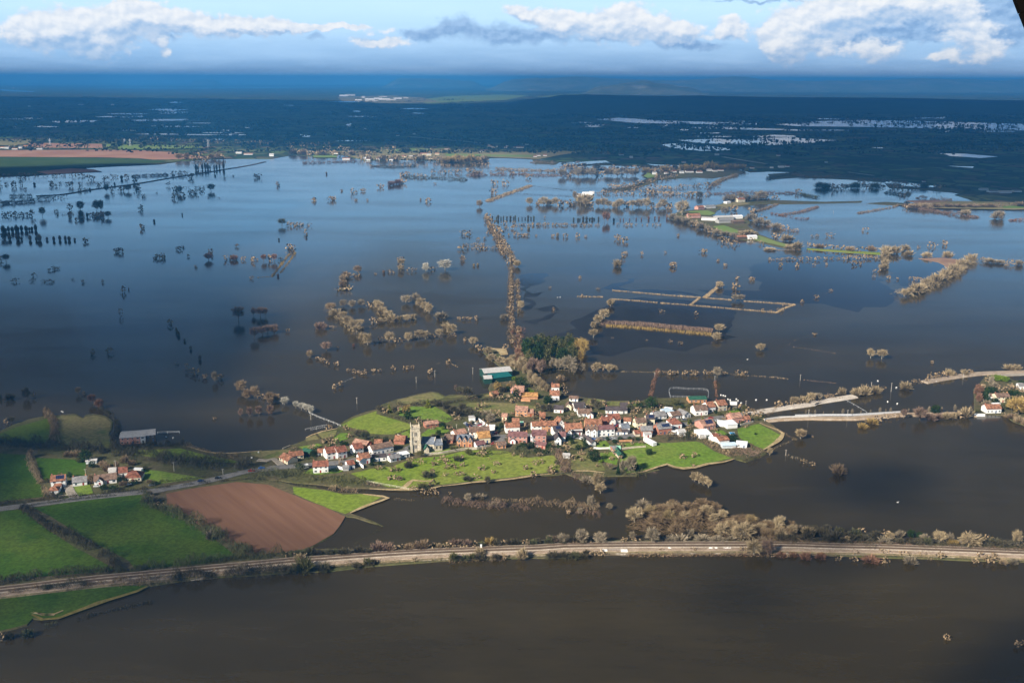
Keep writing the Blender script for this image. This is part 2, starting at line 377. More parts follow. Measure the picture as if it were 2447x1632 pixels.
south += poly('Z1', '1560,1442;1400,1427;1230,1417;1000,1412;700,1382;400,1352;300,1335;180,1332;180,1340;300,1352')
south += poly('A1', '30,108;250,132;380,162;550,166;720,185;772,202;640,252;455,325;520,345;640,392;715,430;630,400;500,358;430,352;400,392;380,430;330,492;250,542;170,582;110,612;450,620;900,590;1500,560;2351,530')
south += poly('A2', '600,905;1200,908;2351,905') + poly('A3', '500,330;1300,360;2167,390;2600,410')
south += poly('A3', '2600,560;2167,514;1500,500;900,478;450,460;0,440') + poly('A2', '1800,1035;1000,1040;660,1030;380,1036;0,1045')
south += poly('A1', '2200,680;1700,690;1200,705;900,725;640,745;300,790;0,800') + poly('Z7', '2200,575;1800,605;1400,640;1195,672;1100,720;900,782;700,852;560,902;470,936;340,946;270,938;220,985;120,1012;0,1042;-1200,1250')
sheet('mainland', north + south, .5, LAND, .9, rough=1.1, step=9)
zf = .53
fields = [
 ('Z6', '-900,340;0,288;120,238;372,168;395,200;412,368;0,350;-900,380', DARKG), ('Z6', '445,152;600,142;660,170;690,152;760,142;845,160;888,200;878,265;865,300;893,350;890,405;450,395;455,205', OLIVE),
 ('Z6', '960,425;1450,408;1640,458;1900,507;1935,525;1700,520;1250,482;1050,452', GRASS), ('Z6', '-900,450;0,448;220,460;240,520;262,600;320,700;372,790;0,835;-900,900', DARKG),
 ('Z6', '290,480;640,500;690,520;690,625;400,645;352,662;312,560', DARKG), ('Z6', '1130,570;1300,590;1640,645;1250,695;1195,700;1140,640', LUSH),
 ('Z7', '-900,170;0,68;160,58;240,100;400,235;620,370;800,470;935,530;860,555;600,572;150,612;0,622;-900,700', DARKG),
 ('Z7', '270,45;600,-8;1100,-62;1190,-45;1180,15;1290,45;1420,100;1600,220;1750,320;1890,425;1640,490;1300,522;1080,530;1040,470;850,370;600,230;420,120', DARKG),
 ('Z7', '-900,880;0,762;350,722;700,692;1000,667;1188,668;1100,712;900,772;700,842;560,890;470,922;340,930;270,925;220,970;120,1000;0,1030;-900,1180', DARKG),
 ('S', '396,1180;440,1170;566,1151;640,1157;700,1183;789,1217;825,1234;816,1248;797,1276;751,1302;729,1311;700,1316;597,1328;538,1292;478,1257;434,1227;400,1205', SOIL),
 ('A1', '0,112;260,140;400,175;560,172;715,192;600,250;445,315;420,325;300,285;100,205;10,165', GRASS),
 ('Z1', '965,742;1100,667;1340,592;1350,625;1750,748;1700,778;1600,818;1540,838;1280,838;1240,800;1120,788;1000,762', GRASS),
 ('Z2', '0,474;220,422;370,396;430,406;500,444;480,460;250,508;30,538;0,520', OLIVE), ('Z2', '510,442;680,428;860,432;990,412;1000,440;850,440;690,440;560,450', OLIVE),
 ('Z2', '15,562;140,542;300,546;400,542;480,590;560,640;600,680;520,718;420,690;250,680;20,640', LUSH),
 ('Z2', '680,522;780,502;1000,502;1300,512;1480,542;1480,570;1390,565;1250,572;1240,620;1100,612;880,612;780,572', OLIVE),
 ('Z2', '-70,1190;130,1112;250,1092;480,1072;750,1012;1000,1012;1160,1022;1260,1052;1400,1092;1680,1062;1720,1132;1755,1240;1480,1262;1250,1302;800,1342;480,1380;370,1375;100,1420;-100,1405;-370,1330;-500,1262;-350,1225;-200,1190', GRASS),
 ('Z3', '320,1130;430,1092;500,1102;620,1180;690,1270;700,1300;320,1312;300,1220', OLIVE), ('Z3', '640,1102;770,1092;840,1170;830,1240;700,1212;640,1182', LUSH),
 ('Z4', '-330,1030;-100,975;-20,930;220,932;500,917;560,932;700,1022;860,1082;895,1094;640,1155;480,1192;370,1200;270,1180;200,1152;100,1178;0,1212;-100,1235;-230,1255;-300,1150', LUSH),
 ('Z4', '945,782;1180,727;1250,762;1380,832;1430,850;1395,900;1310,950;1225,1000;1000,902;960,852', LUSH), ('Z4', '712,787;800,802;860,850;720,840', LUSH),
 ('Z2', '285,1042;480,1005;600,962;740,992;480,1062;275,1062', LUSH), ('Z2', '40,1035;120,1002;148,1030;150,1040', LUSH), ('Z2', '250,840;330,790;440,760;560,800;480,850;380,850;260,880', LUSH), ('Z2', '30,830;140,790;150,900;60,860', LUSH),
 ('Z3', '590,980;700,960;760,1040;600,1045', LUSH), ('Z3', '840,1000;1110,985;1150,1020;880,1050', LUSH), ('Z3', '470,560;690,560;690,500;500,490', OLIVE), ('Z3', '720,570;1070,570;1110,520;720,520', OLIVE),
 ('Z4', '850,590;980,585;985,615;870,625', LUSH), ('Z1', '960,830;1050,830;1040,890;900,940;860,900', LUSH), ('Z1', '590,880;690,850;740,890;590,920', OLIVE), ('Z1', '700,830;920,800;900,870;760,890', OLIVE),
 ('Z1', '0,1030;350,1010;430,1010;300,1100;180,1110;0,1070', OLIVE), ('Z1', '560,1255;650,1210;1000,1230;940,1255;700,1280', LUSH), ('Z6', '480,860;560,720;720,700;740,770;640,790', LUSH), ('Z1', '500,980;720,940;760,960;640,1020;560,1000', LUSH),
 ('Z3', '230,960;420,950;480,1040;300,1070', OLIVE), ('Z4', '450,740;560,735;600,700;640,700;540,760', LUSH)]
for i, (fr, s, m) in enumerate(fields):
    nm = 'ploughed_field' if m is SOIL else 'pasture'
    big = len(nums(s)) > 4
    sheet(nm, poly(fr, s, zf), zf + .006 * i, m, rough=.8 if big else .4, step=7, seed=i)
# pale debris left along the edge of the flood
def margin(fr, s, w, m=None):
    pts = smooth_line(poly(fr, s, .5), 5)
    out = [p + Vector((0, 0, 0)) for p in pts]; back = []
    for i, p in enumerate(pts):
        a = pts[max(0, i - 1)]; c = pts[min(len(pts) - 1, i + 1)]; e = (c - a).normalized()
        ww = .45 * w * (.55 + .9 * abs(mnoise.noise(p * .05)) + .35 * mnoise.noise(p * .2))
        ww *= min(1, 3 * min(i, len(pts) - 1 - i) / len(pts) + .15)
        back.append(p + Vector((-e.y, e.x, 0)) * ww)
    ll = [(a + (a - c).normalized() * .8) for a, c in zip(out, back)]
    sheet('flood_margin', ll + back[::-1], .80 + .004 * len(bpy.data.objects) % .05, m or TAN)
margin('Z4', '915,1103;800,1141;640,1164;500,1201;370,1216;280,1196;200,1166;100,1192;0,1226;-70,1250;-200,1262', -6.5)
margin('Z4', '1185,722;1260,752;1390,797;1442,830;1415,903;1330,956;1225,1008', -8)
margin('Z2', '1700,1262;1480,1282;1430,1292;1250,1320;1000,1345;800,1360;600,1385;480,1395', -5.0)
margin('Z2', '470,1396;380,1418;200,1440;100,1440;-60,1440;-300,1425', -5)
margin('Z2', '380,1340;280,1345;160,1330;80,1390;30,1425;110,1440;250,1415', 9)
margin('Z3', '690,1330;500,1312;380,1310;320,1318', -5)
margin('A1', '560,172;720,187;770,202;640,250;455,322', -6)
margin('Z6', '1500,392;1680,440;1850,447;2100,430', -3)
margin('Z7', '1180,676;1100,718;900,780;700,850;560,900;470,934;340,944;260,900', -6, noisy('wet_grass', ((.14, .12, .03), (.19, .15, .05)), .1, fine=.7))
margin('Z1', '590,882;650,850;760,812;925,782', -4)
margin('Z7', '510,872;440,900;340,905;250,885;330,895;440,905', 1.5)
# roads
def road(fr_pts, width, mat, z, name='road', thick=.3):
    pts = []
    for fr, s in fr_pts: pts += poly(fr, s, z)
    return ribbon(name, smooth_line(pts, 6), width, z, mat, thick)
road([('Z6', '-700,960;0,890;160,868;400,838;700,800;1000,768;1250,742;1450,705;1640,670;1850,620;2000,585;2200,565'), ('Z1', '200,1195;470,1178;600,1165;780,1150;1000,1135;1110,1112;1250,1080;1400,1062;1560,1045;1700,1000'), ('Z2', '100,995;330,900;560,890;800,905;1000,900;1120,860;1260,852;1420,850;1620,872'), ('Z3', '250,905;440,925;700,935;900,915;1060,880;1240,780;1400,760'), ('Z4', '250,720;430,725;560,690;800,650;1000,628;1080,608')], 6.5, ROAD, 1.0)
road([('Z1', '70,1110;170,1118;240,1100;330,1170')], 4, GRAVEL, .98, 'path'); road([('Z6', '545,700;570,760;600,800')], 5, GRAVEL, .97, 'path')
road([('Z2', '760,790;860,790;940,830')], 17, ROAD, .96, 'car_park')
road([('Z2', '740,745;840,740;900,800')], 12, ROAD, .95, 'car_park')
road([('Z2', '1010,830;1100,900;1130,960')], 7, ROAD, .955, 'path')
road([('Z4', '1080,612;1200,588;1400,556;1600,528;1792,500'), ('Z5', '150,695;400,655;610,622')], 6, PALE, 1.1, thick=1.1)
road([('Z4', '1255,685;1400,668;1600,660;1792,656'), ('Z5', '200,848;600,850;700,842;900,826;1100,812;1350,808;1650,805;1850,818')], 6, noisy('causeway', ((.28, .20, .13), (.38, .30, .22)), .2, fine=1.2), 1.0, 'causeway', 1.0)
road([('Z5', '1330,480;1450,455;1700,415;1900,392;2100,383;2351,375;2600,365')], 7, noisy('wet_road', ((.26, .20, .15), (.34, .27, .2)), .2, fine=1.2), .9, thick=.9)
road([('Z5', '2080,412;2351,402;2600,392')], 4, GRAVEL, .6, 'bank', .6)
road([('A8', '270,272;480,258;700,222;1000,183;1300,133;1500,103;1700,70;1850,45;1960,20')], 7, noisy('dark_road', ((.06, .05, .04), (.09, .07, .05)), .2), 1.2, thick=1.2)

# ------------------------------------------------------------------ railway on its embankment
rl = poly('Z7', '-1400,840;-600,765;0,703;400,657;800,612;1200,575;1600,537;2000,501', 1.6) + poly('A1', '0,702;240,687;600,661;1000,637;1500,616;2000,597', 1.6) + poly('A2', '0,957;500,950;1000,946;1500,945;1850,945;2351,949', 1.6) + poly('A3', '500,380;1000,390;1500,407;2167,433;3000,475;4000,540', 1.6)
rl = smooth_line(rl, 6.0)
rn = []
for i, p in enumerate(rl):
    e = rl[min(len(rl) - 1, i + 1)] - rl[max(0, i - 1)]; rn.append(Vector((-e.y, e.x, 0)).normalized())
def sweep(name, prof, mats, mi, parent=None, jit=0.0, structure=True):
    """prof: (offset to the north, z) pairs along the railway"""
    vs, fs, ms = [], [], []
    k = len(prof)
    for i, (p, nn) in enumerate(zip(rl, rn)):
        for j, (o, z) in enumerate(prof):
            q = p + nn * o; jj = mnoise.noise(q * .09) * jit if 0 < j < k - 1 else mnoise.noise(q * .06) * jit * 2
            vs.append(Vector((q.x, q.y, 0)) + nn * jj + Vector((0, 0, z + (jj * .3 if jit else 0))))
        if i:
            for j in range(k - 1):
                fs.append(((i - 1) * k + j, (i - 1) * k + j + 1, i * k + j + 1, i * k + j)); ms.append(mi[j])
    o = mesh_obj(name, vs, fs, mats, parent, ms)
    return kind(o, 'structure') if structure else o
BANK = noisy('embankment_scrub', ((.13, .105, .06), (.22, .17, .095), (.09, .095, .035)), .12, fine=.6)
ROCK = noisy('pale_stone', ((.13, .10, .065), (.46, .39, .32), (.10, .08, .05)), .1, fine=.9, contrast=(.5, .66))
CESS = noisy('pink_gravel', ((.27, .20, .14), (.35, .265, .195)), .15, fine=1.1)
BALL = noisy('ballast', ((.34, .28, .215), (.42, .35, .275)), .3, fine=1.4)
SLEEP = noisy('track_bed', ((.10, .07, .047), (.15, .105, .072)), .3, fine=1.6)
sweep('railway_embankment', [(9, .2), (6.2, .8), (4.4, 1.5), (-6.9, 1.3), (-7.9, .6), (-8.8, .15), (-10, -.7)], [BANK, CESS, ROCK], [0, 0, 1, 0, 2, 2], jit=.4)
sweep('railway_path', [(-3.6, 1.55), (-6.7, 1.47), (-7.0, 1.25)], [CESS], [0, 0], jit=.15)
sweep('railway_ballast', [(4.3, 1.55), (3.4, 1.78), (3.2, 1.8), (.75, 1.8), (-.1, 1.8), (-2.6, 1.8), (-2.8, 1.78), (-3.6, 1.57)], [BALL, SLEEP], [0, 0, 1, 0, 1, 0, 0])
RAILM = plain('rail_steel', (.24, .17, .12), .4, .5, .6)
for o in (2.7, 1.26, -.62, -2.06):
    r_ = sweep('rail', [(o - .07, 1.81), (o - .07, 1.98), (o + .07, 1.98), (o + .07, 1.81)], [RAILM], [0, 0, 0])

# ------------------------------------------------------------------ the plain beyond the flood
shore = poly('S', '-900,440;-400,430;0,423;70,421;165,414;245,411;200,402;280,398;385,393;435,385;540,380;645,380;700,371;760,374;820,370;870,384;955,383;1050,385;1140,385;1170,378;1270,378;1345,388;1380,392;1450,390;1500,394;1560,394;1640,398;1770,404;1790,412;1840,410;1930,412;2000,416;2060,422;2115,431;2180,437;2240,446;2310,455;2285,466;2330,482;2447,486;2900,500;3300,510', .6)
far = [Vector((44000, 4000, 0)), Vector((44000, 44500, 0)), Vector((-44000, 44500, 0)), Vector((-44000, 4000, 0))]
fm, t, b = new_mat('far_farmland')
p = t.pos()
vo = t.node('ShaderNodeTexVoronoi'); vo.feature = 'F1'; t.put(vo.inputs['Vector'], t.mapping(p, (.0035, .0028, 1), (0, 0, .3)))
sp = t.node('ShaderNodeSeparateColor'); t.put(sp.inputs[0], vo.outputs['Color'])
c = t.mix(t.ramp(sp.outputs[0], .3, .7), (.03, .055, .016), (.11, .125, .045))
c = t.mix(t.ramp(sp.outputs[1], .72, .86), c, (.14, .09, .06))
c = t.mix(t.ramp(sp.outputs[2], .8, .95), c, (.10, .15, .04))
ve = t.node('ShaderNodeTexVoronoi'); ve.feature = 'DISTANCE_TO_EDGE'; t.put(ve.inputs['Vector'], t.mapping(p, (.0035, .0028, 1), (0, 0, .3)))
c = t.mix(t.ramp(ve.outputs['Distance'], .05, .09, 1, 0), c, (.025, .03, .012))
c = t.mix(t.ramp(t.noise(p, .0022, 5, .65), .48, .6), c, (.026, .034, .014))
t.put(b.inputs['Base Color'], c); b.inputs['Roughness'].default_value = .95; b.inputs['Specular IOR Level'].default_value = .05
sheet('plain', shore + far, .6, fm, 1.2, rough=7, step=50, seed=4)
fz = .75
SOILF = noisy('far_ploughed_soil', ((.26, .13, .085), (.32, .18, .12)), .006)
GREENF = noisy('far_pasture', ((.12, .19, .04), (.16, .20, .06)), .008)
DGREENF = noisy('far_dark_pasture', ((.03, .06, .015), (.045, .075, .02)), .008)
SUNB = noisy('far_stubble', ((.16, .14, .06), (.22, .18, .09), (.12, .14, .045)), .006)
for i, (fr, s, m) in enumerate([('B2', '-900,545;0,543;700,540;1000,545;1180,560;1420,590;1250,605;1050,608;940,598;700,592;0,588;-900,590', SOILF), ('B2', '200,492;700,500;700,530;400,528;190,520', SOILF), ('B2', '725,502;1000,505;1400,515;1380,526;1000,536;725,535', GREENF),
  ('B2', '-900,592;0,590;700,596;960,606;1140,614;1100,630;700,640;330,672;330,700;0,712;-900,730', DGREENF), ('B2', '-400,470;200,468;230,488;120,510;-400,505', SUNB), ('B2', '250,690;480,668;640,675;700,690;480,700;330,708', SOILF), ('B2', '-400,452;100,448;90,462;-400,466', GREENF),
  ('B3', '500,488;760,470;1000,478;1280,492;1650,488;1750,498;1640,512;1500,540;1200,525;900,545;650,540;420,538;300,512;100,510;0,500;200,490', SUNB), ('B3', '560,484;720,472;900,480;760,492;600,492', GREENF), ('B3', '930,505;1200,512;1480,515;1440,525;1200,522;940,520', GREENF), ('B3', '120,515;260,512;270,530;130,530', GREENF), ('B3', '740,180;950,155;1250,145;1440,150;1300,178;1000,190;820,200', GREENF), ('B3', '270,160;600,150;800,165;900,190;600,200;300,185', SUNB),
  ('B3', '1460,160;1700,140;1900,143;1600,160', GREENF), ('B4', '1700,688;2000,668;2600,680;2600,705;2300,712;1900,705', SUNB), ('B4', '2230,692;2700,690;2700,704;2250,704', GREENF), ('B4', '430,520;470,545;440,556;400,540', GREENF)]):
    sheet('field', poly(fr, s, fz), fz + .05 * i, m, rough=4, step=60, seed=i)
# far floods, ponds and long glinting roofs of plastic sheeting on the plain
POND = water_mat('pond_water', (.08, .085, .08), .03, .06, .0, .001)
for i, (fr, s) in enumerate([('B4', '160,248;270,240;450,250;600,258;900,265;1000,268;980,276;800,277;600,270;380,268'), ('B4', '640,290;720,282;900,290;1130,298;1120,303;900,300;700,296'), ('B4', '1070,275;1300,258;1500,252;1750,255;2000,262;2351,272;2800,285;2800,312;2351,305;2000,298;1700,290;1400,285;1200,283'), ('B4', '1290,243;1460,243;1450,249;1300,248'), ('B4', '1790,240;1950,236;1940,245;1800,244'),
  ('B4', '490,378;560,372;700,380;860,400;840,406;700,410;560,400'), ('B4', '580,355;700,350;850,352;1000,345;1150,340;1250,348;1390,355;1340,362;1150,375;1000,382;850,375;700,370'), ('B4', '1050,332;1170,331;1180,338;1060,338'), ('B4', '650,317;800,316;790,321;660,321'), ('B4', '1560,393;1640,392;1630,398'), ('B4', '1900,420;2060,425;2220,440;2130,446;1980,436'), ('B4', '2130,370;2200,368;2200,374;2140,374'), ('B4', '1960,488;2100,490;2080,497'),
  ('B4', '500,285;520,275;525,280;505,290'), ('B3', '315,342;330,325;355,322;350,338;330,346'), ('B3', '420,354;445,352;445,359;425,359'), ('B3', '720,255;800,258;800,262;740,260'), ('B3', '40,388;60,392;105,398;110,403;60,404'), ('B2', '340,346;420,340;660,340;640,352;400,355'), ('B2', '900,338;1000,332;1300,330;1280,340;950,346'), ('B2', '160,322;290,322;285,331;170,330'), ('B2', '1080,285;1280,280;1280,292;1100,294'), ('B2', '0,125;80,130;240,140;230,146;90,142;0,133'), ('B2', '600,113;1200,116;1800,112;2351,108;2351,112;1800,118;1200,121;800,118'), ('B2', '820,318;980,308;985,318;840,324'), ('B2', '1640,388;1715,388;1710,394'),
  ('B2', '-300,92;400,92;1200,95;2400,92;2400,97;1200,101;400,99;-300,98'), ('B2', '-300,78;800,80;2400,84;2400,88;800,85;-300,83'),
  ('B4', '0,468;200,460;230,470;120,480;0,482'), ('B4', '30,490;200,486;380,492;360,500;100,502'), ('B4', '410,478;640,488;640,496;500,496'), ('B4', '1720,578;1900,590;1880,598;1740,592')]):
    sheet('pond', poly(fr, s, 1.8), 1.8 + .03 * i, POND, rough=14, step=40, seed=i)
road([('B3', '700,400;900,418;1150,440;1230,470')], 14, PALE, 2.2); road([('B4', '810,440;900,455;1030,475')], 14, PALE, 2.2); road([('B4', '1450,518;1580,535')], 10, PALE, 2.2)
# islands in the flood beyond the village
GLAND = LAND
for i, (fr, s, m) in enumerate([
 ('A7', '130,190;180,150;250,140;400,120;520,75;600,60;800,75;1100,85;1340,80;1330,90;1000,98;700,100;500,120;440,135;400,165;350,170;600,180;640,215;620,235;700,290;780,320;850,345;960,365;950,385;850,375;740,350;640,330;560,318;500,300;420,275;330,250;230,215', LAND),
 ('A7', '1370,95;1480,85;1640,95;1900,90;2200,85;2700,80;2700,135;2351,130;2100,125;1800,125;1600,110;1450,102', LAND),
 ('A7', '990,375;1450,402;1450,415;1240,402;1000,384', GRASS), ('A7', '1690,440;1850,435;2000,455;1990,470;1880,500;1820,462', noisy('bare_mud', ((.2, .12, .085), (.26, .17, .12)), .03)),
 ('B4', '430,530;520,500;700,492;860,500;920,520;850,535;760,550;640,545;480,560;400,590;340,605;260,615;240,610;380,580;440,550', LAND),
 ('B3', '1720,770;1780,740;1840,740;1830,790;1740,800', LAND), ('A5', '215,1270;400,1275;410,1320;330,1330;230,1320', TAN),
 ('Z5', '1850,700;1840,560;1900,500;1960,420;2080,410;2250,470;2400,470;2700,520;2700,960;2351,925;2250,890;2150,830;2000,815;1850,825;1700,815;1840,800', LAND), ('B4', '1040,528;1180,518;1400,520;1640,560;1640,570;1450,556;1200,545;1060,556', LAND), ('B4', '1640,575;1900,588;2060,608;2100,640;1980,622;1800,606;1660,600', LAND), ('B3', '1650,548;1900,552;2100,575;2351,572;2351,590;2100,590;1900,575;1700,566', LAND), ('B4', '1750,664;1900,660;2100,676;2060,690;1850,690', noisy('bare_mud', ((.2, .12, .085), (.26, .17, .12)), .03)), ('B3', '1460,540;1640,552;1600,572;1480,566', LAND),
 ('A4', '420,290;540,282;560,270;520,262;440,268', LAND)]):
    sheet('island', poly(fr, s, .4), .4 + .01 * i, m, 1.0, rough=2.0 if i != 2 else .5, step=20, seed=i)
for i, (fr, s, m) in enumerate([('A7', '250,145;370,138;420,160;380,170;260,160', GREENF), ('A7', '400,240;470,232;560,262;560,280;480,280', GREENF), ('A7', '690,295;760,320;860,350;940,372;900,378;780,350;660,325', GREENF), ('A7', '400,110;520,88;640,92;620,100;480,118', SUNB), ('A7', '2180,112;2700,112;2700,130;2250,128', GREENF), ('Z5', '2050,440;2200,450;2190,480;2080,470', LUSH), ('Z5', '1930,600;2000,560;2080,600;2000,680', OLIVE)]):
    sheet('meadow', poly(fr, s, .6), .6 + .02 * i, m, rough=2.0, step=20, seed=i)
# low hills along the horizon
HILLM = noisy('hill_ground', ((.08, .10, .05), (.13, .14, .08), (.2, .2, .15)), .0009, fine=.004)
WOODM = noisy('wooded_ridge_ground', ((.022, .032, .012), (.035, .045, .018)), .003, fine=.02)
def hill(name, x0, x1, d, depth, tops, m, n=120, lump=.1):
    """a long rise at distance d; tops: (photo x, photo y of its skyline) points"""
    tp = nums(tops); vs, fs = [], []
    for i in range(n + 1):
        px = x0 + (x1 - x0) * i / n
        j = max(k for k in range(len(tp)) if tp[k][0] <= px or k == 0); j = min(j, len(tp) - 2)
        u = max(0, min(1, (px - tp[j][0]) / (tp[j + 1][0] - tp[j][0]))); u = u * u * (3 - 2 * u)
        py = tp[j][1] + (tp[j + 1][1] - tp[j][1]) * u
        dd = ray(px, py); k = d / dd.y
        zt = CAM_H + dd.z * k
        for q, (off, hf) in enumerate([(-depth, 0), (-.75 * depth, .18), (-.5 * depth, .48), (-.25 * depth, .82), (0, 1), (.5 * depth, .6), (1.2 * depth, 0)]):
            y = d + off; x = dd.x * k * (y / d)
            z = .4 + max(0, zt) * hf
            if 0 < q < 6: z *= 1 + lump * mnoise.noise(Vector((x * .0011, y * .0011, 3)))+ .4*lump * mnoise.noise(Vector((x * .006, y * .006, 3)))
            vs.append((x, y, z))
        if i:
            for q in range(6):
                a = (i - 1) * 7 + q; fs.append((a, a + 7, a + 8, a + 1))
    return kind(mesh_obj(name, vs, fs, m, smooth=True), 'structure')
hill('hills', 1200, 2700, 10500, 2600, '1200,252;1290,236;1350,227;1420,226;1600,229;1800,231;2100,235;2447,240;2700,242', WOODM, 160, .12)
hill('hills', 1150, 2700, 26000, 3500, '1150,216;1230,190;1290,185;1400,185;1600,190;1690,188;1760,185;1830,189;1960,193;2050,191;2250,188;2447,192;2700,195', HILLM, 140, .15)
hill('hills', 1380, 1700, 19000, 1500, '1380,226;1440,206;1500,199;1540,194;1580,200;1640,208;1700,226', HILLM, 60, .05)
hill('hills', 900, 1180, 30000, 2000, '900,212;960,187;1040,189;1120,193;1180,213', HILLM, 50, .1)
hill('hills', 440, 540, 38000, 1500, '440,207;470,192;510,191;540,207', HILLM, 30, .05)

# ------------------------------------------------------------------ vegetation prototypes (unit size: 1 wide, 1 high)
def leafmat(name, a, c, d=None):
    """twigs or leaves: each clump its own tint"""
    m, t, b = new_mat(name)
    att = t.node('ShaderNodeAttribute', attribute_name='tint')
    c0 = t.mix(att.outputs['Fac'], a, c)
    oi = t.node('ShaderNodeObjectInfo')
    if d: c0 = t.mix(t.ramp(oi.outputs['Random'], .55, 1.0), c0, d)
    t.put(b.inputs['Base Color'], t.mix(.6, c0, t.mix(oi.outputs['Random'], (.72, .72, .72), (1.25, 1.25, 1.25)), 'MULTIPLY'))
    b.inputs['Roughness'].default_value = .9; b.inputs['Specular IOR Level'].default_value = .05
    return m
VEG = {
 'tan': leafmat('tan_twigs', (.12, .09, .05), (.43, .33, .195), (.33, .255, .15)),
 'gold': leafmat('golden_twigs', (.15, .10, .035), (.42, .29, .10)),
 'grey': leafmat('grey_twigs', (.115, .09, .058), (.33, .27, .185)),
 'pale': leafmat('pale_branches', (.22, .20, .16), (.55, .51, .42)),
 'brown': leafmat('brown_twigs', (.10, .07, .04), (.32, .225, .135), (.27, .20, .12)),
 'umber': leafmat('umber_twigs', (.075, .05, .03), (.25, .175, .10), (.2, .15, .075)),
 'russet': leafmat('russet_twigs', (.11, .06, .038), (.27, .145, .092)),
 'mauve': leafmat('mauve_twigs', (.10, .066, .046), (.26, .175, .125)),
 'dark': leafmat('dark_twigs', (.036, .031, .02), (.115, .098, .06), (.085, .088, .04)),
 'green': leafmat('evergreen_leaves', (.010, .022, .007), (.045, .075, .02)),
 'bright': leafmat('bright_leaves', (.07, .12, .012), (.24, .32, .03)),
 'olive': leafmat('olive_leaves', (.04, .044, .014), (.17, .155, .058)),
 'yew': leafmat('golden_yew_leaves', (.07, .09, .012), (.25, .24, .04)),
 'reed': leafmat('dry_reed', (.30, .21, .12), (.60, .45, .27)),
 'redreed': leafmat('pink_brown_reed', (.19, .12, .085), (.36, .25, .18)),
}
BARK = leafmat('bark', (.10, .08, .055), (.2, .165, .12)); PBARK = leafmat('pale_bark', (.3, .27, .21), (.42, .38, .3))
rng = random.Random(11)
class TW:
    """ribbons (twigs, blades) and leaf clumps in one mesh, each with its own tint"""
    def __init__(s): s.v = []; s.f = []; s.tn = []
    def twig(s, a, b, w0, w1, tint):
        a, b = Vector(a), Vector(b); ax = (b - a)
        q = ax.cross(Vector((rng.uniform(-1, 1), rng.uniform(-1, 1), rng.uniform(-1, 1))))
        if q.length < 1e-6: q = Vector((1, 0, 0))
        q.normalize(); k = len(s.v)
        s.v += [a - q * w0, a + q * w0, b + q * w1, b - q * w1]; s.f.append((k, k + 1, k + 2, k + 3)); s.tn += [tint] * 4
    def leaf(s, c, r, tint, up=0.0):
        n = Vector((rng.gauss(0, 1), rng.gauss(0, 1), rng.gauss(0, 1) + up)).normalized(); q = n.to_track_quat('Z', 'Y'); k = len(s.v); c = Vector(c)
        a0 = rng.uniform(0, 6.28)
        s.v += [c + q @ Vector((r * math.cos(a0 + 1.5708 * j) * rng.uniform(.6, 1.2), r * math.sin(a0 + 1.5708 * j) * rng.uniform(.6, 1.2), rng.uniform(-.3, .3) * r)) for j in range(4)]
        s.f.append((k, k + 1, k + 2, k + 3)); s.tn += [tint] * 4
    def tube(s, a, b, r0, r1, tint, n=4):
        m = MB(); m.tube(a, b, r0, r1, n); k = len(s.v)
        s.v += [Vector(v) for v in m.v]; s.f += [tuple(k + i for i in f) for f in m.f]; s.tn += [tint] * len(m.v)
    def mesh(s, name, mat):
        me = bpy.data.meshes.new(name); me.from_pydata([tuple(v) for v in s.v], [], s.f); me.materials.append(mat)
        at = me.attributes.new('tint', 'FLOAT', 'POINT'); at.data.foreach_set('value', s.tn); return me
def dome_point(k, cz, rz, lump):
    """a point in a lumpy crown; outer shell favoured"""
    while True:
        v = Vector((rng.uniform(-1, 1), rng.uniform(-1, 1), rng.uniform(-1, 1)))
        if .05 < v.length <= 1: break
    r = v.length; v.normalize()
    rr = (r ** .6) * (1 + lump * mnoise.noise(v * 2.1 + Vector((k * 7.1, 0, 0))) * 1.5)
    return Vector((v.x * .5 * rr, v.y * .5 * rr, cz + v.z * rz * rr)), rr
def bare_proto(k, n=900, trunk=.3, cz=.6, rz=.4, spread=.5, w=.011):
    tr_, cr = TW(), TW()
    tr_.tube((0, 0, -.02), (0, 0, trunk), .032, .024, .3, 6)
    limbs = []
    for i in range(11):
        p, rr = dome_point(k, cz, rz, .5); p = Vector((0, 0, cz)) + (p - Vector((0, 0, cz))) * .72
        if p.z < trunk + .05: p.z = trunk + .1
        z0 = trunk * rng.uniform(.7, 1.05); mid = Vector((p.x * .45, p.y * .45, z0 + (p.z - z0) * .5))
        tr_.tube((0, 0, z0), mid, .017, .011, .55); tr_.tube(mid, p, .011, .005, .8); limbs += [mid, p, (mid + p) / 2]
    for i in range(n):
        p, rr = dome_point(k, cz, rz, .38)
        if p.z < .1: continue
        b0 = min((rng.choice(limbs) for _ in range(4)), key=lambda q: (q - p).length)
        a = b0.lerp(p, rng.uniform(.35, .7)); e = p + (p - Vector((0, 0, cz * .6))).normalized() * .05
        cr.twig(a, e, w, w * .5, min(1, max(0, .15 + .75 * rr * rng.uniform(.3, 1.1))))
    return tr_, cr
def shrub_proto(k, n=700, rz=.55, cz=.42, w=.016):
    cr = TW()
    for i in range(n):
        p, rr = dome_point(k, cz, rz, .48)
        if p.z < .02: p.z = rng.uniform(.02, .2)
        a = Vector((p.x * .45, p.y * .45, max(-.02, p.z * .3))).lerp(p, rng.uniform(.2, .65))
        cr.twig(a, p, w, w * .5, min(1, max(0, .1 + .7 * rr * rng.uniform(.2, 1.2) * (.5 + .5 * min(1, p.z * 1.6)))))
    return cr
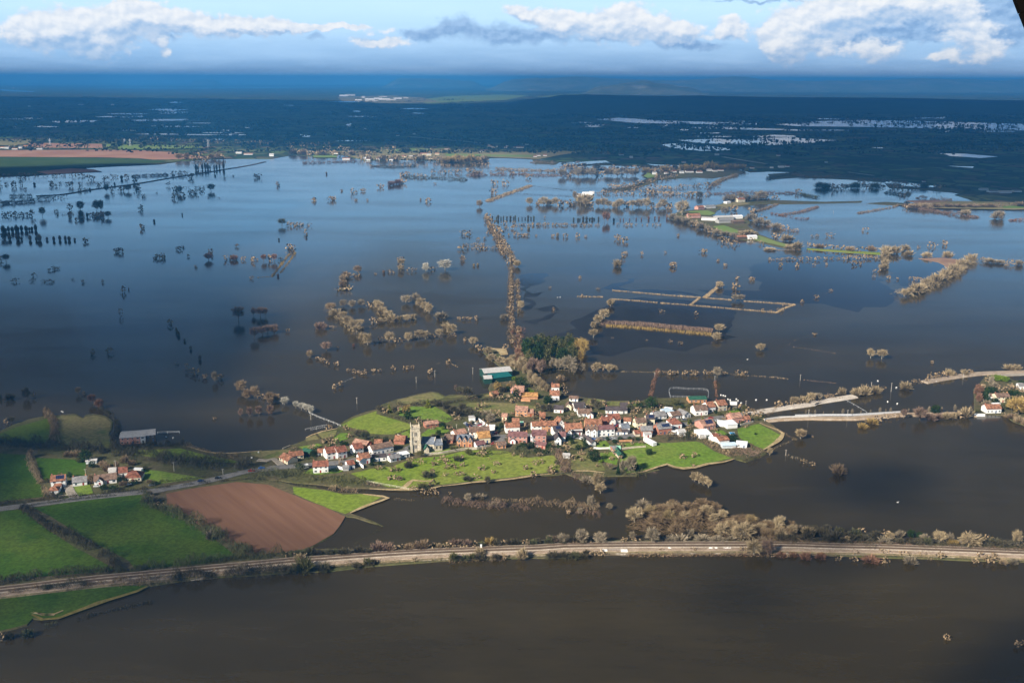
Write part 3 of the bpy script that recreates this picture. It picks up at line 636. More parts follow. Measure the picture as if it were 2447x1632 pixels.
def fan_proto(k, n=700, w=.012):
    cr = TW()
    for i in range(n):
        a = rng.uniform(0, 6.283); r = .5 * math.sqrt(rng.random()); r *= 1 + .3 * mnoise.noise(Vector((math.cos(a) * 2, math.sin(a) * 2, k * 5.0)))
        zt = (1 - (r / .55) ** 2 * .55) * rng.uniform(.72, 1.03)
        top = Vector((r * math.cos(a), r * math.sin(a), zt)); bot = Vector((top.x * .62, top.y * .62, rng.uniform(-.02, .5) * zt))
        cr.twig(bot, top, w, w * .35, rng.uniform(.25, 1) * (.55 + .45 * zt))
    return cr
def leafy_proto(k, n=1100, cz=.53, rz=.49, r=.045, lump=.45):
    tr_, cr = TW(), TW()
    tr_.tube((0, 0, -.02), (0, 0, .4), .045, .03, .3, 6)
    for i in range(n):
        p, rr = dome_point(k, cz, rz, lump)
        if p.z < .03: continue
        cr.leaf(p, r * rng.uniform(.6, 1.3), min(1, max(0, rng.uniform(0, 1) * .7 + .5 * mnoise.noise(p * 6 + Vector((k * 3, 0, 0))))))
    return tr_, cr
def cone_proto(k, n=900):
    tr_, cr = TW(), TW()
    tr_.tube((0, 0, -.02), (0, 0, .9), .035, .008, .3, 6)
    for i in range(n):
        z = 1 - (1 - .06) * math.sqrt(rng.random()) ; a = rng.uniform(0, 6.283)
        R0 = .5 * (1 - z) ** .8 * (1 + .25 * math.sin(z * 42 + k) * 0 + .35 * mnoise.noise(Vector((math.cos(a) * 2, math.sin(a) * 2, z * 9 + k))))
        rr = R0 * rng.uniform(.55, 1.05)
        p = Vector((rr * math.cos(a), rr * math.sin(a), z)); q = Vector((rr * .4 * math.cos(a), rr * .4 * math.sin(a), z + .03))
        cr.twig(q, p - Vector((0, 0, .03)), .03, .02, rng.uniform(0, 1))
    return tr_, cr
PROTO = {'bare': [bare_proto(0), bare_proto(1), bare_proto(2, cz=.58, rz=.43), bare_proto(3, 800, .38, .66, .35), bare_proto(4, 1000, .22, .55, .46)],
 'shrub': [shrub_proto(k) for k in range(5)], 'fan': [fan_proto(k) for k in range(4)], 'leafy': [leafy_proto(k) for k in range(4)], 'cone': [cone_proto(k) for k in range(3)]}
MESHC = {}
def pmesh(form, k, color, part):
    key = (form, k, color if part == 'crown' else ('p' if color in ('pale', 'tan') else 'b'), part)
    if key not in MESHC:
        pr = PROTO[form][k]
        tw = pr if isinstance(pr, TW) else pr[0 if part == 'trunk' else 1]
        nm = {'bare': 'crown', 'leafy': 'crown', 'cone': 'crown', 'shrub': 'shrub', 'fan': 'willow_stool'}[form] if part == 'crown' else 'trunk'
        MESHC[key] = tw.mesh(nm, VEG[color] if part == 'crown' else (PBARK if color in ('pale', 'tan') else BARK))
    return MESHC[key]
WORDS = {'tan': 'tan bare-twigged', 'gold': 'golden-brown twiggy', 'grey': 'grey bare', 'pale': 'pale grey-branched', 'brown': 'brown leafless', 'umber': 'dark umber leafless', 'russet': 'russet-twigged', 'mauve': 'purplish-brown', 'dark': 'dark bare', 'green': 'dark evergreen', 'bright': 'bright green', 'olive': 'olive-green', 'yew': 'yellow-green'}
ORD = 'first second third fourth fifth sixth seventh eighth ninth tenth eleventh twelfth thirteenth fourteenth fifteenth sixteenth seventeenth eighteenth nineteenth twentieth'.split()
def ordinal(i):
    if i < 20: return ORD[i]
    tens = ['twenty', 'thirty', 'forty', 'fifty', 'sixty', 'seventy'][(i + 1) // 10 - 2]; r = (i + 1) % 10
    return tens + '-' + ORD[r - 1] if r else {'twenty': 'twentieth', 'thirty': 'thirtieth', 'forty': 'fortieth', 'fifty': 'fiftieth', 'sixty': 'sixtieth', 'seventy': 'seventieth'}[tens]
PLANTS = []
def plants(fr, color, form, place, s, z=0.0):
    """s: x, y of the foot, width, height in frame pixels; form 'auto' chooses trees or shrubs by shape"""
    L = [t_ for t_ in nums(s)]
    L.sort(key=lambda t_: t_[0])
    cnt = {}
    for t_ in L:
        x, y, wd, ht = t_[:4]
        f = form if form != 'auto' else ('bare' if ht > .8 * wd and wd * FR[fr][2] > 9 else ('fan' if ht > 1.05 * wd else 'shrub'))
        sz = wd * FR[fr][2] * ht * FR[fr][2]
        PLANTS.append([fr, color, f, place, x, y, wd, ht, z, sz])
def row(fr, color, form, place, x0, y0, x1, y1, n, wd, ht, jit=.25, z=0.0, skip=0.0):
    out = []
    for i in range(n):
        if rng.random() < skip: continue
        u = (i + rng.uniform(-.3, .3)) / max(1, n - 1); k = 1 + rng.uniform(-jit, jit) * 1.4
        out.append('%.1f,%.1f,%.1f,%.1f' % (x0 + (x1 - x0) * u, y0 + (y1 - y0) * u + rng.uniform(-.08, .08) * ht, wd * k, ht * k * rng.uniform(.8, 1.2)))
    if out: plants(fr, color, form, place, ';'.join(out), z)
def plant_all(limit=285):
    counts, small = {}, []
    names = {'bare': 'bare_tree', 'shrub': 'shrub', 'fan': 'willow_stool', 'leafy': 'evergreen_tree', 'cone': 'conifer'}
    by = {}
    for p in PLANTS: by.setdefault(names[p[2]], []).append(p)
    for nm, L in by.items():
        L.sort(key=lambda p: -p[9]); small += L[limit:]
        groups = {}
        for p in L[:limit]: groups.setdefault((p[3], p[1]), []).append(p)
        for (place, color), G in groups.items():
            G.sort(key=lambda p: p[4])
            kindw = {'bare_tree': 'tree', 'shrub': 'shrub', 'willow_stool': 'coppiced willow', 'evergreen_tree': 'tree', 'conifer': 'conifer'}[nm]
            for i, (fr, color, f, place, x, y, wd, ht, z, sz) in enumerate(G):
                p = P(fr, x, y, z); k = mpp(p) * FR[fr][2]; W_ = wd * k * .93; H_ = max(.8, ht * k * 1.0 - .2 * W_ * (.35 if f != 'cone' else .1))
                v = rng.randrange(len(PROTO[f])); rz = rng.uniform(0, 6.28)
                if nm in ('shrub', 'willow_stool'):
                    o = bpy.data.objects.new(nm, pmesh(f, v, color, 'crown')); COL.objects.link(o); o.location = p; o.rotation_euler = (0, 0, rz); o.scale = (W_ * rng.uniform(.85, 1.1), W_ * rng.uniform(.75, 1.1), H_)
                else:
                    o = empty(nm, p, rz); o.scale = (W_ * rng.uniform(.9, 1.1), W_ * rng.uniform(.8, 1.08), H_)
                    for part in ('trunk', 'crown'):
                        c = bpy.data.objects.new(part, pmesh(f, v, color, part)); COL.objects.link(c); c.parent = o
                if len(G) == 1: lab = f'{WORDS[color]} {kindw} {place}'
                else: lab = f'{WORDS[color]} {kindw} {place}, {ordinal(i)} from the left' if len(G) > 2 else f'{WORDS[color]} {kindw} {place}, the {"left" if i == 0 else "right"} one'
                if nm == 'evergreen_tree' and color != 'green': lab = lab.replace('tree', 'leafy tree', 1)
                tag(o, lab, {'shrub': 'shrub', 'willow_stool': 'willow'}.get(nm, 'tree'), f'{kindw}s {place}')
    if small:
        tw = {}
        for (fr, color, f, place, x, y, wd, ht, z, sz) in small:
            p = P(fr, x, y, z); k = mpp(p) * FR[fr][2]; W_ = wd * k; H_ = ht * k
            T = tw.setdefault(0, TW())
            for i in range(26):
                q, rr = dome_point(1, .45, .5, .3); q = Vector((q.x * W_, q.y * W_, max(.1, q.z * H_))) + p
                T.leaf(q, .2 * min(W_, H_), rng.random())
        o = bpy.data.objects.new('scrub', tw[0].mesh('scrub', VEG['brown'])); COL.objects.link(o); kind(o, 'stuff')
HEDGES = 0
def hedge(fr, s, width, height, color, label, dens=1.0, z=.4, lump=.8, name='hedge', blade=None):
    """one unbroken hedge or reed strip along a line"""
    pts = smooth_line(poly(fr, s, z), 2.0); T = TW(); base = mpp(pts[0]) / .25
    L = sum((a - b_).length for a, b_ in zip(pts, pts[1:]))
    wd = max(.05, .055 * base); n = int(min(14000, L * width * 3.2 * dens / max(.5, base)))
    for i in range(n):
        u = rng.random() * (len(pts) - 1.001); j = int(u); p = pts[j].lerp(pts[j + 1], u - j); e = (pts[j + 1] - pts[j]).normalized() if (pts[j + 1] - pts[j]).length else Vector((1, 0, 0))
        nn = Vector((-e.y, e.x, 0))
        if not blade and mnoise.noise(p * .11 + Vector((0, 0, 5))) < -.38: continue
        lm = 1 + lump * 1.3 * mnoise.noise(p * .16) + .35 * lump * mnoise.noise(p * .5)
        w_ = width * .5 * lm; o = rng.uniform(-1, 1); hh = max(.2, height * lm * math.sqrt(max(.02, 1 - o * o)))
        top = p + nn * o * w_ + Vector((0, 0, hh * rng.uniform(.45, 1.05))); 
        if blade: bot = Vector((top.x, top.y, z - .3)) + nn * rng.uniform(-.2, .2)
        else: bot = top - Vector((rng.uniform(-.6, .6) * width * .4, rng.uniform(-.6, .6) * width * .4, min(hh * .7, rng.uniform(.4, 1.3) + .2 * height)))
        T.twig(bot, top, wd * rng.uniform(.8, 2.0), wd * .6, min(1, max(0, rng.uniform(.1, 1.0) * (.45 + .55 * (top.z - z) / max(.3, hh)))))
    o = bpy.data.objects.new(name, T.mesh(name, VEG[color])); COL.objects.link(o)
    return tag(o, label, {'hedge': 'hedge', 'reed_strip': 'reeds'}.get(name, name.replace('_', ' ')))

# ------------------------------------------------------------------ trees, shrubs and hedges where they stand
# railway: scrub along both sides
row('A1', 'dark', 'shrub', 'north of the railway beside the ploughed field', -60, 665, 620, 645, 13, 90, 62, z=.6)
row('A1', 'brown', 'shrub', 'north of the railway in mid-stretch', 640, 625, 1480, 592, 15, 88, 62, z=.6)
row('A1', 'dark', 'shrub', 'north of the railway before the bridge', 1500, 590, 2340, 560, 15, 88, 58, z=.6)
plants('A1', 'mauve', 'shrub', 'bulging out of the scrub north of the railway', '690,622,150,85;760,625,130,80;1020,605,110,62;1300,590,120,80;1400,588,110,70;2080,562,110,75', .6)
plants('A1', 'gold', 'shrub', 'standing among dark scrub north of the railway', '1580,580,120,80;1740,575,55,45;830,612,60,30', .6)
plants('A1', 'grey', 'bare', 'on the railway bank by the bridge', '2155,565,80,90;2310,560,90,125;300,650,40,40', .6)
plants('A1', 'dark', 'shrub', 'on the near slope of the railway', '0,800,90,60;250,780,150,75;510,760,90,55;640,738,70,60;1380,700,110,55;1500,692,120,70;1630,690,90,60;1690,690,60,50;2080,682,130,70;2170,680,100,65;2260,680,110,60;2340,680,80,50', .2)
plants('A1', 'olive', 'shrub', 'on the near slope of the railway', '90,785,190,130;600,740,80,80;1295,702,95,85;980,705,60,30;1440,690,70,60', .2)
plants('A1', 'tan', 'shrub', 'leaning over the railway path', '1500,655,105,70;1838,685,120,100;60,700,130,70', .8)
row('A1', 'olive', 'shrub', 'low in the strip below the railway path', 330, 740, 1230, 690, 16, 60, 22, z=.5)
plants('A2', 'grey', 'bare', 'lining the far side of the railway', '180,935,145,160;360,935,145,135;20,930,60,100;890,925,185,170;690,888,85,85', .6)
plants('A2', 'brown', 'shrub', 'low beside the railway bridge', '610,925,80,52;735,918,95,50;80,938,80,45;270,940,80,40', .6)
plants('A2', 'tan', 'bare', 'in the flooded wood', '710,715,200,165;1450,650,160,120;1520,735,140,125;1610,690,125,115;1600,850,180,140;1700,790,150,115;1820,905,260,205;1080,600,150,100;2000,830,150,120;1240,700,140,110;1770,860,150,110', .1)
plants('A2', 'umber', 'bare', 'in the flooded wood', '1330,720,160,130;880,640,160,110;930,745,180,110;1000,640,170,115;1060,700,160,120;1150,640,160,130;1180,750,150,110;1260,610,160,115;1330,690,150,120;1400,580,160,120;1540,610,140,100;1100,580,140,100;960,690,150,100;1140,850,180,130;1770,720,130,90;1900,740,150,110;2080,780,150,95;2130,880,150,115;2250,880,150,130;2300,790,120,100;1900,850,140,110;2050,880,130,110;1300,600,120,90;1480,570,110,80', .1)
plants('A2', 'grey', 'shrub', 'at the edge of the flooded wood', '800,560,170,95;1170,905,230,75;1080,915,180,65;1420,905,200,65;1560,912,190,65;2080,755,150,80;2190,740,110,115;1270,850,140,80;870,615,130,80;1700,905,140,60;2000,910,170,60;2200,910,160,70', .1)
plants('A2', 'mauve', 'shrub', 'reddening the flooded wood', '930,745,150,60;850,700,120,60;1380,560,150,60;1250,560,120,50;1020,580,110,50;1480,610,110,60', .3)
plants('A2', 'tan', 'bare', 'rooted on the near edge of the railway', '1930,1050,190,175', .2); plants('A2', 'mauve', 'bare', 'rooted on the near edge of the railway', '2065,1055,140,185', .2)
row('A2', 'brown', 'shrub', 'at the waterline below the railway bridge', 650, 1062, 1780, 1058, 24, 60, 32, z=0)
row('A2', 'dark', 'shrub', 'at the waterline left of the railway bridge', 10, 1065, 360, 1050, 8, 75, 48, z=0)
plants('A2', 'dark', 'shrub', 'on the stony slope of the railway', '1820,1020,85,60;1310,1005,60,40;985,1010,50,35;1200,1005,60,25', .8)
row('A2', 'russet', 'shrub', 'at the waterline by the two leaning trees', 1850, 1062, 2340, 1068, 12, 60, 30, z=0)
plants('A3', 'dark', 'shrub', 'in the tree belt beside the railway', '60,340,130,90;150,335,130,80;290,315,150,120;400,300,150,110;520,340,180,120;640,335,130,100;700,300,130,90;790,330,100,60;880,300,100,70;1090,365,90,70;1210,372,130,60;1330,365,110,70;1810,350,90,60;1900,362,120,72;2000,382,100,65;2150,395,80,50;560,280,120,80;450,250,110,70;330,260,120,80', .3)
plants('A3', 'tan', 'bare', 'in the tree belt beside the railway', '40,260,100,160;60,320,120,110;150,300,120,120;290,300,120,100;1430,345,130,110;1700,382,200,130;2100,360,85,130;630,345,60,65;1000,330,90,80', .3)
plants('A3', 'grey', 'shrub', 'in the tree belt beside the railway', '960,360,150,75;1090,300,85,75;1530,340,95,85;1300,330,90,70;210,250,100,70;760,270,90,50;970,290,90,50;1620,370,80,60;1860,330,80,50', .3)
plants('A3', 'green', 'leafy', 'in the tree belt beside the railway', '1185,300,75,70;1255,310,50,60', .3); plants('A3', 'gold', 'shrub', 'at the foot of the tree belt beside the railway', '1555,372,110,62;600,345,50,50', .3)
plants('A3', 'russet', 'shrub', 'half drowned at the stony waterline', '60,466,120,42;160,470,100,48;270,490,130,75;400,482,130,55;840,512,180,62;1850,518,60,70;1910,522,60,75;960,515,90,45', 0)
plants('A3', 'grey', 'shrub', 'half drowned at the stony waterline', '560,500,80,42;685,507,75,45;1180,532,130,80;1350,500,50,22;1740,520,60,40;2075,532,90,62', 0)
plants('A3', 'brown', 'shrub', 'on the stony slope at the end of the railway', '960,440,100,42;1130,455,90,42;1290,455,70,30;1430,475,75,52;1795,475,75,52;1985,525,120,42;1900,470,60,40;700,440,70,30', .8)
plants('A3', 'tan', 'shrub', 'alone in the water of the near flood', '1500,1188,70,48;2110,1252,52,58;2158,1238,34,52', 0)
hedge('A1', '20,795;200,785;380,750;520,755;640,745', 5, 2.2, 'dark', 'dark scrub along the foot of the railway bank, left stretch', z=.1); hedge('A1', '1250,705;1500,698;1700,692', 5, 2.2, 'brown', 'brown scrub along the foot of the railway bank, middle stretch', z=.1); hedge('A1', '2020,684;2200,680;2351,675', 4, 2, 'dark', 'dark scrub along the foot of the railway bank before the bridge', z=.1)
hedge('A1', '330,735;700,712;1000,690;1250,680', 3.5, 1.0, 'olive', 'olive grass strip on the railway slope', z=.6, dens=.7); hedge('A2', '660,1020;1000,1015;1400,1010;1800,1012', 3, 1.0, 'brown', 'rough brown grass on the railway slope right of the bridge', z=.6, dens=.6); hedge('A2', '0,1020;150,1030;370,1020', 3.5, 1.4, 'brown', 'rough brown grass on the railway slope left of the bridge', z=.6, dens=.8)
hedge('A2', '650,1055;1000,1062;1400,1056;1800,1056;2351,1064', 3, 1.2, 'russet', 'russet waterline scrub below the railway', z=0, dens=.8); hedge('A3', '0,425;400,425;700,445;1100,458;1500,478;2167,500', 3, .9, 'brown', 'rough brown grass on the railway slope at the right', z=.6, dens=.6); hedge('A3', '0,338;400,345;900,358;1400,382;2167,412', 3, 1.2, 'russet', 'reddish scrub on the far shoulder of the railway at the right', z=1.0, dens=.8)
hedge('A1', '-40,670;450,648;1000,612;1500,590;2351,562', 5, 2.4, 'dark', 'dark underwood along the far side of the railway', z=.5); hedge('A3', '0,335;500,345;1000,358;1500,375;2167,400', 12, 3.5, 'dark', 'dark underwood of the tree belt beside the railway', z=.2); hedge('A2', '680,700;900,720;1100,690;1300,660;1500,690;1750,790;2000,840;2351,880', 26, 4, 'umber', 'brown underwood of the flooded wood', z=.0)
for s, cnt in (('Z7', 0),):
    hedge('Z7', '-500,740;0,645;150,622;400,592;700,575;880,560', 5.6, 4.7, 'dark', 'dark hedge along the railway below the bright left pasture', z=.8, dens=1.9)
    hedge('Z7', '930,560;1140,545', 6.7, 5.5, 'dark', 'short bushy hedge where two fields meet the railway', z=.8, dens=1.9); hedge('Z7', '1140,540;1400,520;1600,500;1900,450;2351,430', 5.6, 5.5, 'dark', 'dark hedge between railway and the largest dark green field', z=.8, dens=1.9)
    hedge('Z7', '340,700;460,690;600,680;700,672', 5.6, 4.6, 'dark', 'low dark hedge on the near side of the railway, left stretch', z=.8, dens=1.9); hedge('Z7', '700,672;900,655;1190,645', 5.0, 4.1, 'brown', 'low brown hedge on the near side of the railway, middle stretch', z=.8, dens=1.9)
    hedge('Z7', '-400,840;0,745;200,715;330,700', 4.5, 3.0, 'brown', 'thin brown hedge on the near side of the railway at the frame edge', z=.8, dens=1.9); hedge('Z7', '1195,640;1400,612', 5.6, 3.0, 'grey', 'pale dry scrub strip between railway and water', z=.8, dens=1.9)
    hedge('Z7', '1400,612;1700,595;2000,575;2351,550', 7.8, 5.8, 'dark', 'thick dark scrub along the railway above the water', z=.8, dens=1.9)
    hedge('Z7', '180,45;380,195;650,330;800,410;960,545', 5.6, 5.5, 'dark', 'overgrown dark hedge between the two dark green fields', dens=1.9); hedge('Z7', '1185,-50;1190,20;1400,100;1650,230;1800,330;2000,440', 6.7, 6.2, 'dark', 'dark hedge between green field and ploughed field', dens=1.9)
    hedge('Z7', '695,918;900,870;1220,797', 2.6, 1.6, 'dark', 'long low drowned hedge in the near water', z=0, dens=1.9); hedge('Z7', '610,940;665,928', 1.6, 1.5, 'dark', 'stub of drowned hedge, middle piece of three', dens=1.9); hedge('Z7', '355,998;465,970', 1.8, 1.6, 'dark', 'stub of drowned hedge off the south-west pasture', dens=1.9)
plants('Z7', 'grey', 'bare', 'leaning over the railway scrub', '1940,585,95,110', .5); plants('Z7', 'dark', 'shrub', 'at the water off the south-west pasture', '220,1080,110,80;80,1092,100,70;10,1105,50,70', 0); plants('Z7', 'dark', 'shrub', 'at the pasture corner by the railway', '1420,618,80,55;1720,570,60,40;390,700,90,45', .5)
plants('Z6', 'grey', 'shrub', 'at the hedge corner of the ploughed field', '1210,840,120,70;1270,870,90,40;1700,1130,120,90;1200,790,70,60', .5)
hedge('Z6', '372,105;385,140;425,190;445,260;430,380', 5.6, 4.3, 'brown', 'hedge between the two fields at the top left shore', dens=1.9); hedge('Z6', '770,60;850,120;930,190;945,250;920,320;905,410', 3.9, 3.0, 'dark', 'thin dark hedge running into the water by the pink shed', dens=1.9)
hedge('Z6', '-600,330;0,375;400,405;700,432;950,445', 9.0, 7.3, 'dark', 'broad dark hedge below the shore fields', dens=1.9); hedge('Z6', '950,450;1250,495;1600,545;2000,565', 10.1, 7.7, 'dark', 'broad dark tree hedge leading to the village', dens=1.9); hedge('Z6', '930,400;1200,395;1480,382', 5.6, 5.8, 'dark', 'dark hedge in front of the pink shed', dens=1.9)
hedge('Z6', '235,460;250,540;330,690;395,800', 4.5, 3.6, 'brown', 'hedge beside the left hamlet running down to the road', dens=1.9); hedge('Z6', '0,862;380,818;700,790;1000,760;1180,745', 3.9, 3.1, 'dark', 'roadside hedge in front of the left hamlet', dens=1.9); hedge('Z6', '190,880;400,848;700,815;1180,765', 2.8, 2.4, 'dark', 'low roadside hedge on the field side', dens=1.9)
hedge('Z6', '1490,385;1700,442;1900,480', 3.4, 2.4, 'tan', 'dry reedy bank along the shore left of the village', dens=1.9); hedge('Z6', '1250,735;1650,690;2000,655;2150,665', 2.5, 2.2, 'dark', 'low hedge between road and ploughed field', dens=1.9)
hedge('Z6', '1200,690;1650,640;1900,600', 2.2, 1.9, 'dark', 'low hedge along the far side of the road', dens=1.9); hedge('Z6', '300,570;330,660', 2.8, 2.7, 'dark', 'short hedge at the side of the small left paddock', dens=1.9)
plants('Z6', 'green', 'leafy', 'behind the left hamlet', '690,515,110,105', .5); plants('Z6', 'brown', 'auto', 'around the left hamlet', '250,480,60,70;550,470,90,50;860,590,90,70;1000,520,90,70;1060,540,80,50;480,640,40,40;730,690,50,80;940,590,60,90;990,720,70,60;1100,640,60,60;1200,700,60,50;830,560,70,60;620,470,90,60', .5); plants('Z6', 'green', 'leafy', 'in the gardens of the left hamlet', '740,560,60,60;830,735,70,45;910,745,70,50;1010,700,40,70;960,690,40,60;560,640,40,50;1080,690,70,40;480,785,60,25', .5)
plants('Z6', 'olive', 'leafy', 'at the end of the left hamlet', '640,520,60,50;1160,580,50,40;380,680,30,40;1230,700,60,40', .5)
# hedges and woods on the village island
hedge('Z1', '100,1290;250,1300;420,1270;560,1290', 10, 6, 'dark', 'thick dark thicket beside the road at the village entrance', z=.5); hedge('Z1', '0,1270;100,1280', 8, 5, 'dark', 'dark scrub by the road bend', z=.5)
hedge('Z1', '580,1330;700,1320;900,1345;1230,1370', 8, 5, 'olive', 'olive-brown thicket below the village houses', z=.5); hedge('Z1', '1200,1385;1390,1400', 4, 2.5, 'mauve', 'purple-brown scrub at the end of the thicket', z=.5)
hedge('Z1', '0,1340;350,1360;700,1420', 4, 1.6, 'dark', 'dark hedge along the ditch south of the village', z=.4); hedge('Z1', '850,1420;1150,1450', 6, 2.8, 'brown', 'brown scrub on the pasture side of the ditch')
hedge('Z1', '1340,625;1500,655;1650,700;1792,760', 3, 1.8, 'dark', 'dark hedge between shore pasture and lawn', z=.5); hedge('Z1', '1540,850;1600,820;1720,790', 3, 2, 'dark', 'hedge corner behind the church', z=.5)
hedge('Z1', '980,770;1100,800;1240,820', 4, 2.2, 'brown', 'brown hedge below the shore pasture', z=.5); hedge('Z1', '700,840;740,890', 2.5, 1.4, 'dark', 'hedge between two little shore paddocks', z=.5); hedge('Z1', '400,1130;620,1105;700,1100', 4, 2.2, 'green', 'clipped hedge in front of the long farmhouse', z=.5)
hedge('Z2', '0,530;150,530;380,500;520,510;700,480;900,480;1000,470', 7, 3.5, 'dark', 'dark hedge between lawn and shore meadows', z=.5); hedge('Z2', '0,660;250,700;450,690;600,680', 5, 2.5, 'dark', 'dark hedge below the bright lawn', z=.5)
hedge('Z2', '1000,480;1150,490;1300,480', 4, 2.5, 'dark', 'dark hedge above the long olive meadow', z=.5); hedge('Z2', '1180,660;1480,590', 3, 2, 'olive', 'olive hedge below the long meadow', z=.5); hedge('Z2', '620,340;700,410', 4, 2.6, 'mauve', 'purplish hedge running out into the flood', z=.3)
hedge('Z2', '1250,1010;1400,1040;1600,1050;1680,1050', 9, 5, 'dark', 'dark hedge along the top of the orchard pasture', z=.5); hedge('Z2', '880,1000;1000,1060;1180,1040;1260,1060', 3, 1.8, 'dark', 'garden hedge at the top of the orchard', z=.5)
hedge('Z2', '1700,1030;1740,1130;1792,1270', 7, 4.5, 'mauve', 'purplish hedge at the east end of the orchard', z=.5)
hedge('Z2', '1390,250;1480,330;1560,380', 5, 4, 'tan', 'tall tan hedge along the flooded lane', z=.3)
hedge('Z3', '180,1100;230,1220;260,1330', 7, 5, 'brown', 'brown leafless hedge between orchard and paddock', z=.5); hedge('Z3', '280,1350;420,1400;560,1420', 6, 4, 'mauve', 'purple-brown scrub on the island edge', z=.3); hedge('Z3', '830,1340;1000,1360;1130,1345', 6, 4, 'dark', 'dark scrub below the tall bare trees', z=.3)
hedge('Z3', '1130,1330;1290,1330', 2, .8, 'mauve', 'low drowned hedge off the green pasture', z=0)
hedge('Z4', '190,890;320,890;480,900', 8, 4.5, 'dark', 'dark garden hedge above the bright pasture', z=.5); hedge('Z4', '560,890;640,950;760,1010;900,1080', 6, 3.5, 'brown', 'brown hedge beside the white sheds', z=.5); hedge('Z4', '920,1100;1040,1125;1180,1090', 6, 3, 'dark', 'bramble hedge at the south-east tip', z=.4)
hedge('Z4', '900,1020;1040,1040;1180,1050', 14, 2.4, 'mauve', 'purplish bramble patch at the south-east tip', z=.5, dens=.8); hedge('Z4', '1060,960;1180,1000;1250,1040', 4, 2, 'brown', 'brown hedge below the round green field', z=.5)
hedge('Z4', '1220,720;1300,750;1400,810;1500,860;1560,885', 2.5, 1.5, 'brown', 'brown hedge running into the water east of the round field', z=.3); hedge('Z4', '1585,890;1450,950;1320,1010', 1.8, 1.2, 'tan', 'pale drowned hedge returning to the island tip', z=0)
hedge('Z4', '1470,1065;1530,1090;1620,1115;1792,1180', 2.4, 1.4, 'grey', 'drowned grey hedge east of the island tip', z=0); hedge('Z4', '1100,600;1240,590', 3, 3, 'tan', 'tan scrub beside the raised road', z=.6); hedge('Z4', '100,520;330,560;420,540', 6, 3, 'olive', 'olive shrubbery beside the big dark pine', z=.5)
hedge('Z4', '1380,555;1250,640;1100,660', 3, 2, 'brown', 'brown scrub between road and causeway', z=.5); hedge('Z4', '865,612;985,605', 4, 2, 'bright', 'bright green clipped garden hedge', z=.5)
plants('Z1', 'dark', 'auto', 'behind the village houses', '1140,870,90,80;1220,900,120,110;1340,930,130,90;1440,930,120,90;660,1000,110,60;830,920,60,50;900,940,90,60;1050,870,70,50', .5)
plants('Z1', 'olive', 'shrub', 'in the field below the west houses', '1370,1220,80,60;1530,1240,100,70;1690,1190,110,80;1510,1325,90,70;1580,1330,80,50', .5)
plants('Z1', 'green', 'leafy', 'in the gardens of the west houses', '670,1080,80,75;520,1220,100,85;1010,960,50,50;970,960,40,40;1350,1120,60,60;890,1240,90,40;1300,1140,50,50;1380,1170,50,50', .5)
plants('Z1', 'bright', 'leafy', 'in the gardens of the west houses', '1120,1165,50,50;1030,955,30,40', .5)
plants('Z1', 'yew', 'cone', 'on the lawn edge behind the church', '1480,600,90,90', .5)
plants('Z1', 'dark', 'auto', 'along the lawn behind the church', '1380,600,90,80;1440,620,60,70;1540,630,60,100;1590,600,60,80;1640,620,40,60', .5)
plants('Z1', 'brown', 'auto', 'at the shore end of the village', '840,780,80,50;1020,790,90,60;640,1010,60,40;480,1000,60,30;860,870,60,30', .5)
plants('Z1', 'pale', 'bare', 'in the sunlit clump off the village shore', '480,560,90,85;540,580,90,85;590,595,90,85;640,612,90,85;360,525,100,95;210,500,80,95', 0)
plants('Z2', 'gold', 'leafy', 'on the bright lawn', '95,615,100,95', .5); plants('Z2', 'green', 'leafy', 'on the bright lawn', '110,685,85,105', .5); plants('Z2', 'yew', 'cone', 'alone at the top of the lawn', '328,555,85,105', .5)
plants('Z2', 'dark', 'auto', 'in the scrub between lawn and meadow', '450,540,120,70;530,570,110,70;600,600,120,80;680,640,130,100;770,650,130,110;560,620,110,70;700,570,120,80;850,680,120,90;940,690,110,80;860,620,90,70;740,470,120,150;800,460,100,70;660,400,80,80;640,690,90,50;1060,640,110,60;1030,600,70,40', .5)
plants('Z2', 'grey', 'auto', 'in the scrub between lawn and meadow', '620,650,110,60;230,715,110,55;330,710,90,40;1000,710,110,100;900,560,100,70;960,650,120,80;1280,480,80,50;1220,510,60,40', .5)
plants('Z2', 'green', 'leafy', 'around the church', '480,770,80,65;440,850,70,65;400,920,90,60;140,1010,60,50', .5); plants('Z2', 'dark', 'auto', 'around the church', '410,930,150,120;500,980,60,100;380,790,60,40;560,790,60,50', .5); plants('Z2', 'bright', 'leafy', 'around the church', '485,790,50,40;130,830,40,50', .5)
plants('Z2', 'olive', 'auto', 'below the churchyard wall', '245,1080,90,75;600,1010,120,60;640,990,60,50;760,1070,100,90', .5)
plants('Z2', 'dark', 'shrub', 'in the old orchard south of the village', '120,1200,110,90;130,1130,80,50;240,1150,110,50;400,1170,90,75;490,1120,80,70;520,1140,60,50;640,1125,120,75;690,1115,60,50;525,1205,70,55;585,1185,60,45;610,1210,60,40;695,1185,60,50;880,1080,100,70;920,1050,90,70;900,1220,80,60;1055,1170,70,45;1025,1255,55,45;320,1305,130,90;380,1265,60,60;280,1260,60,40;515,1290,75,45;640,1285,70,45;680,1275,70,50;745,1335,110,65;840,1315,80,50;1370,1220,65,60;1470,1165,80,50;1530,1150,70,45;1640,1250,80,80;1660,1210,80,50;1330,1085,50,45;1520,1080,60,50;1240,1070,50,40;20,1230,40,35;20,1335,60,50;970,1110,60,25', .5)
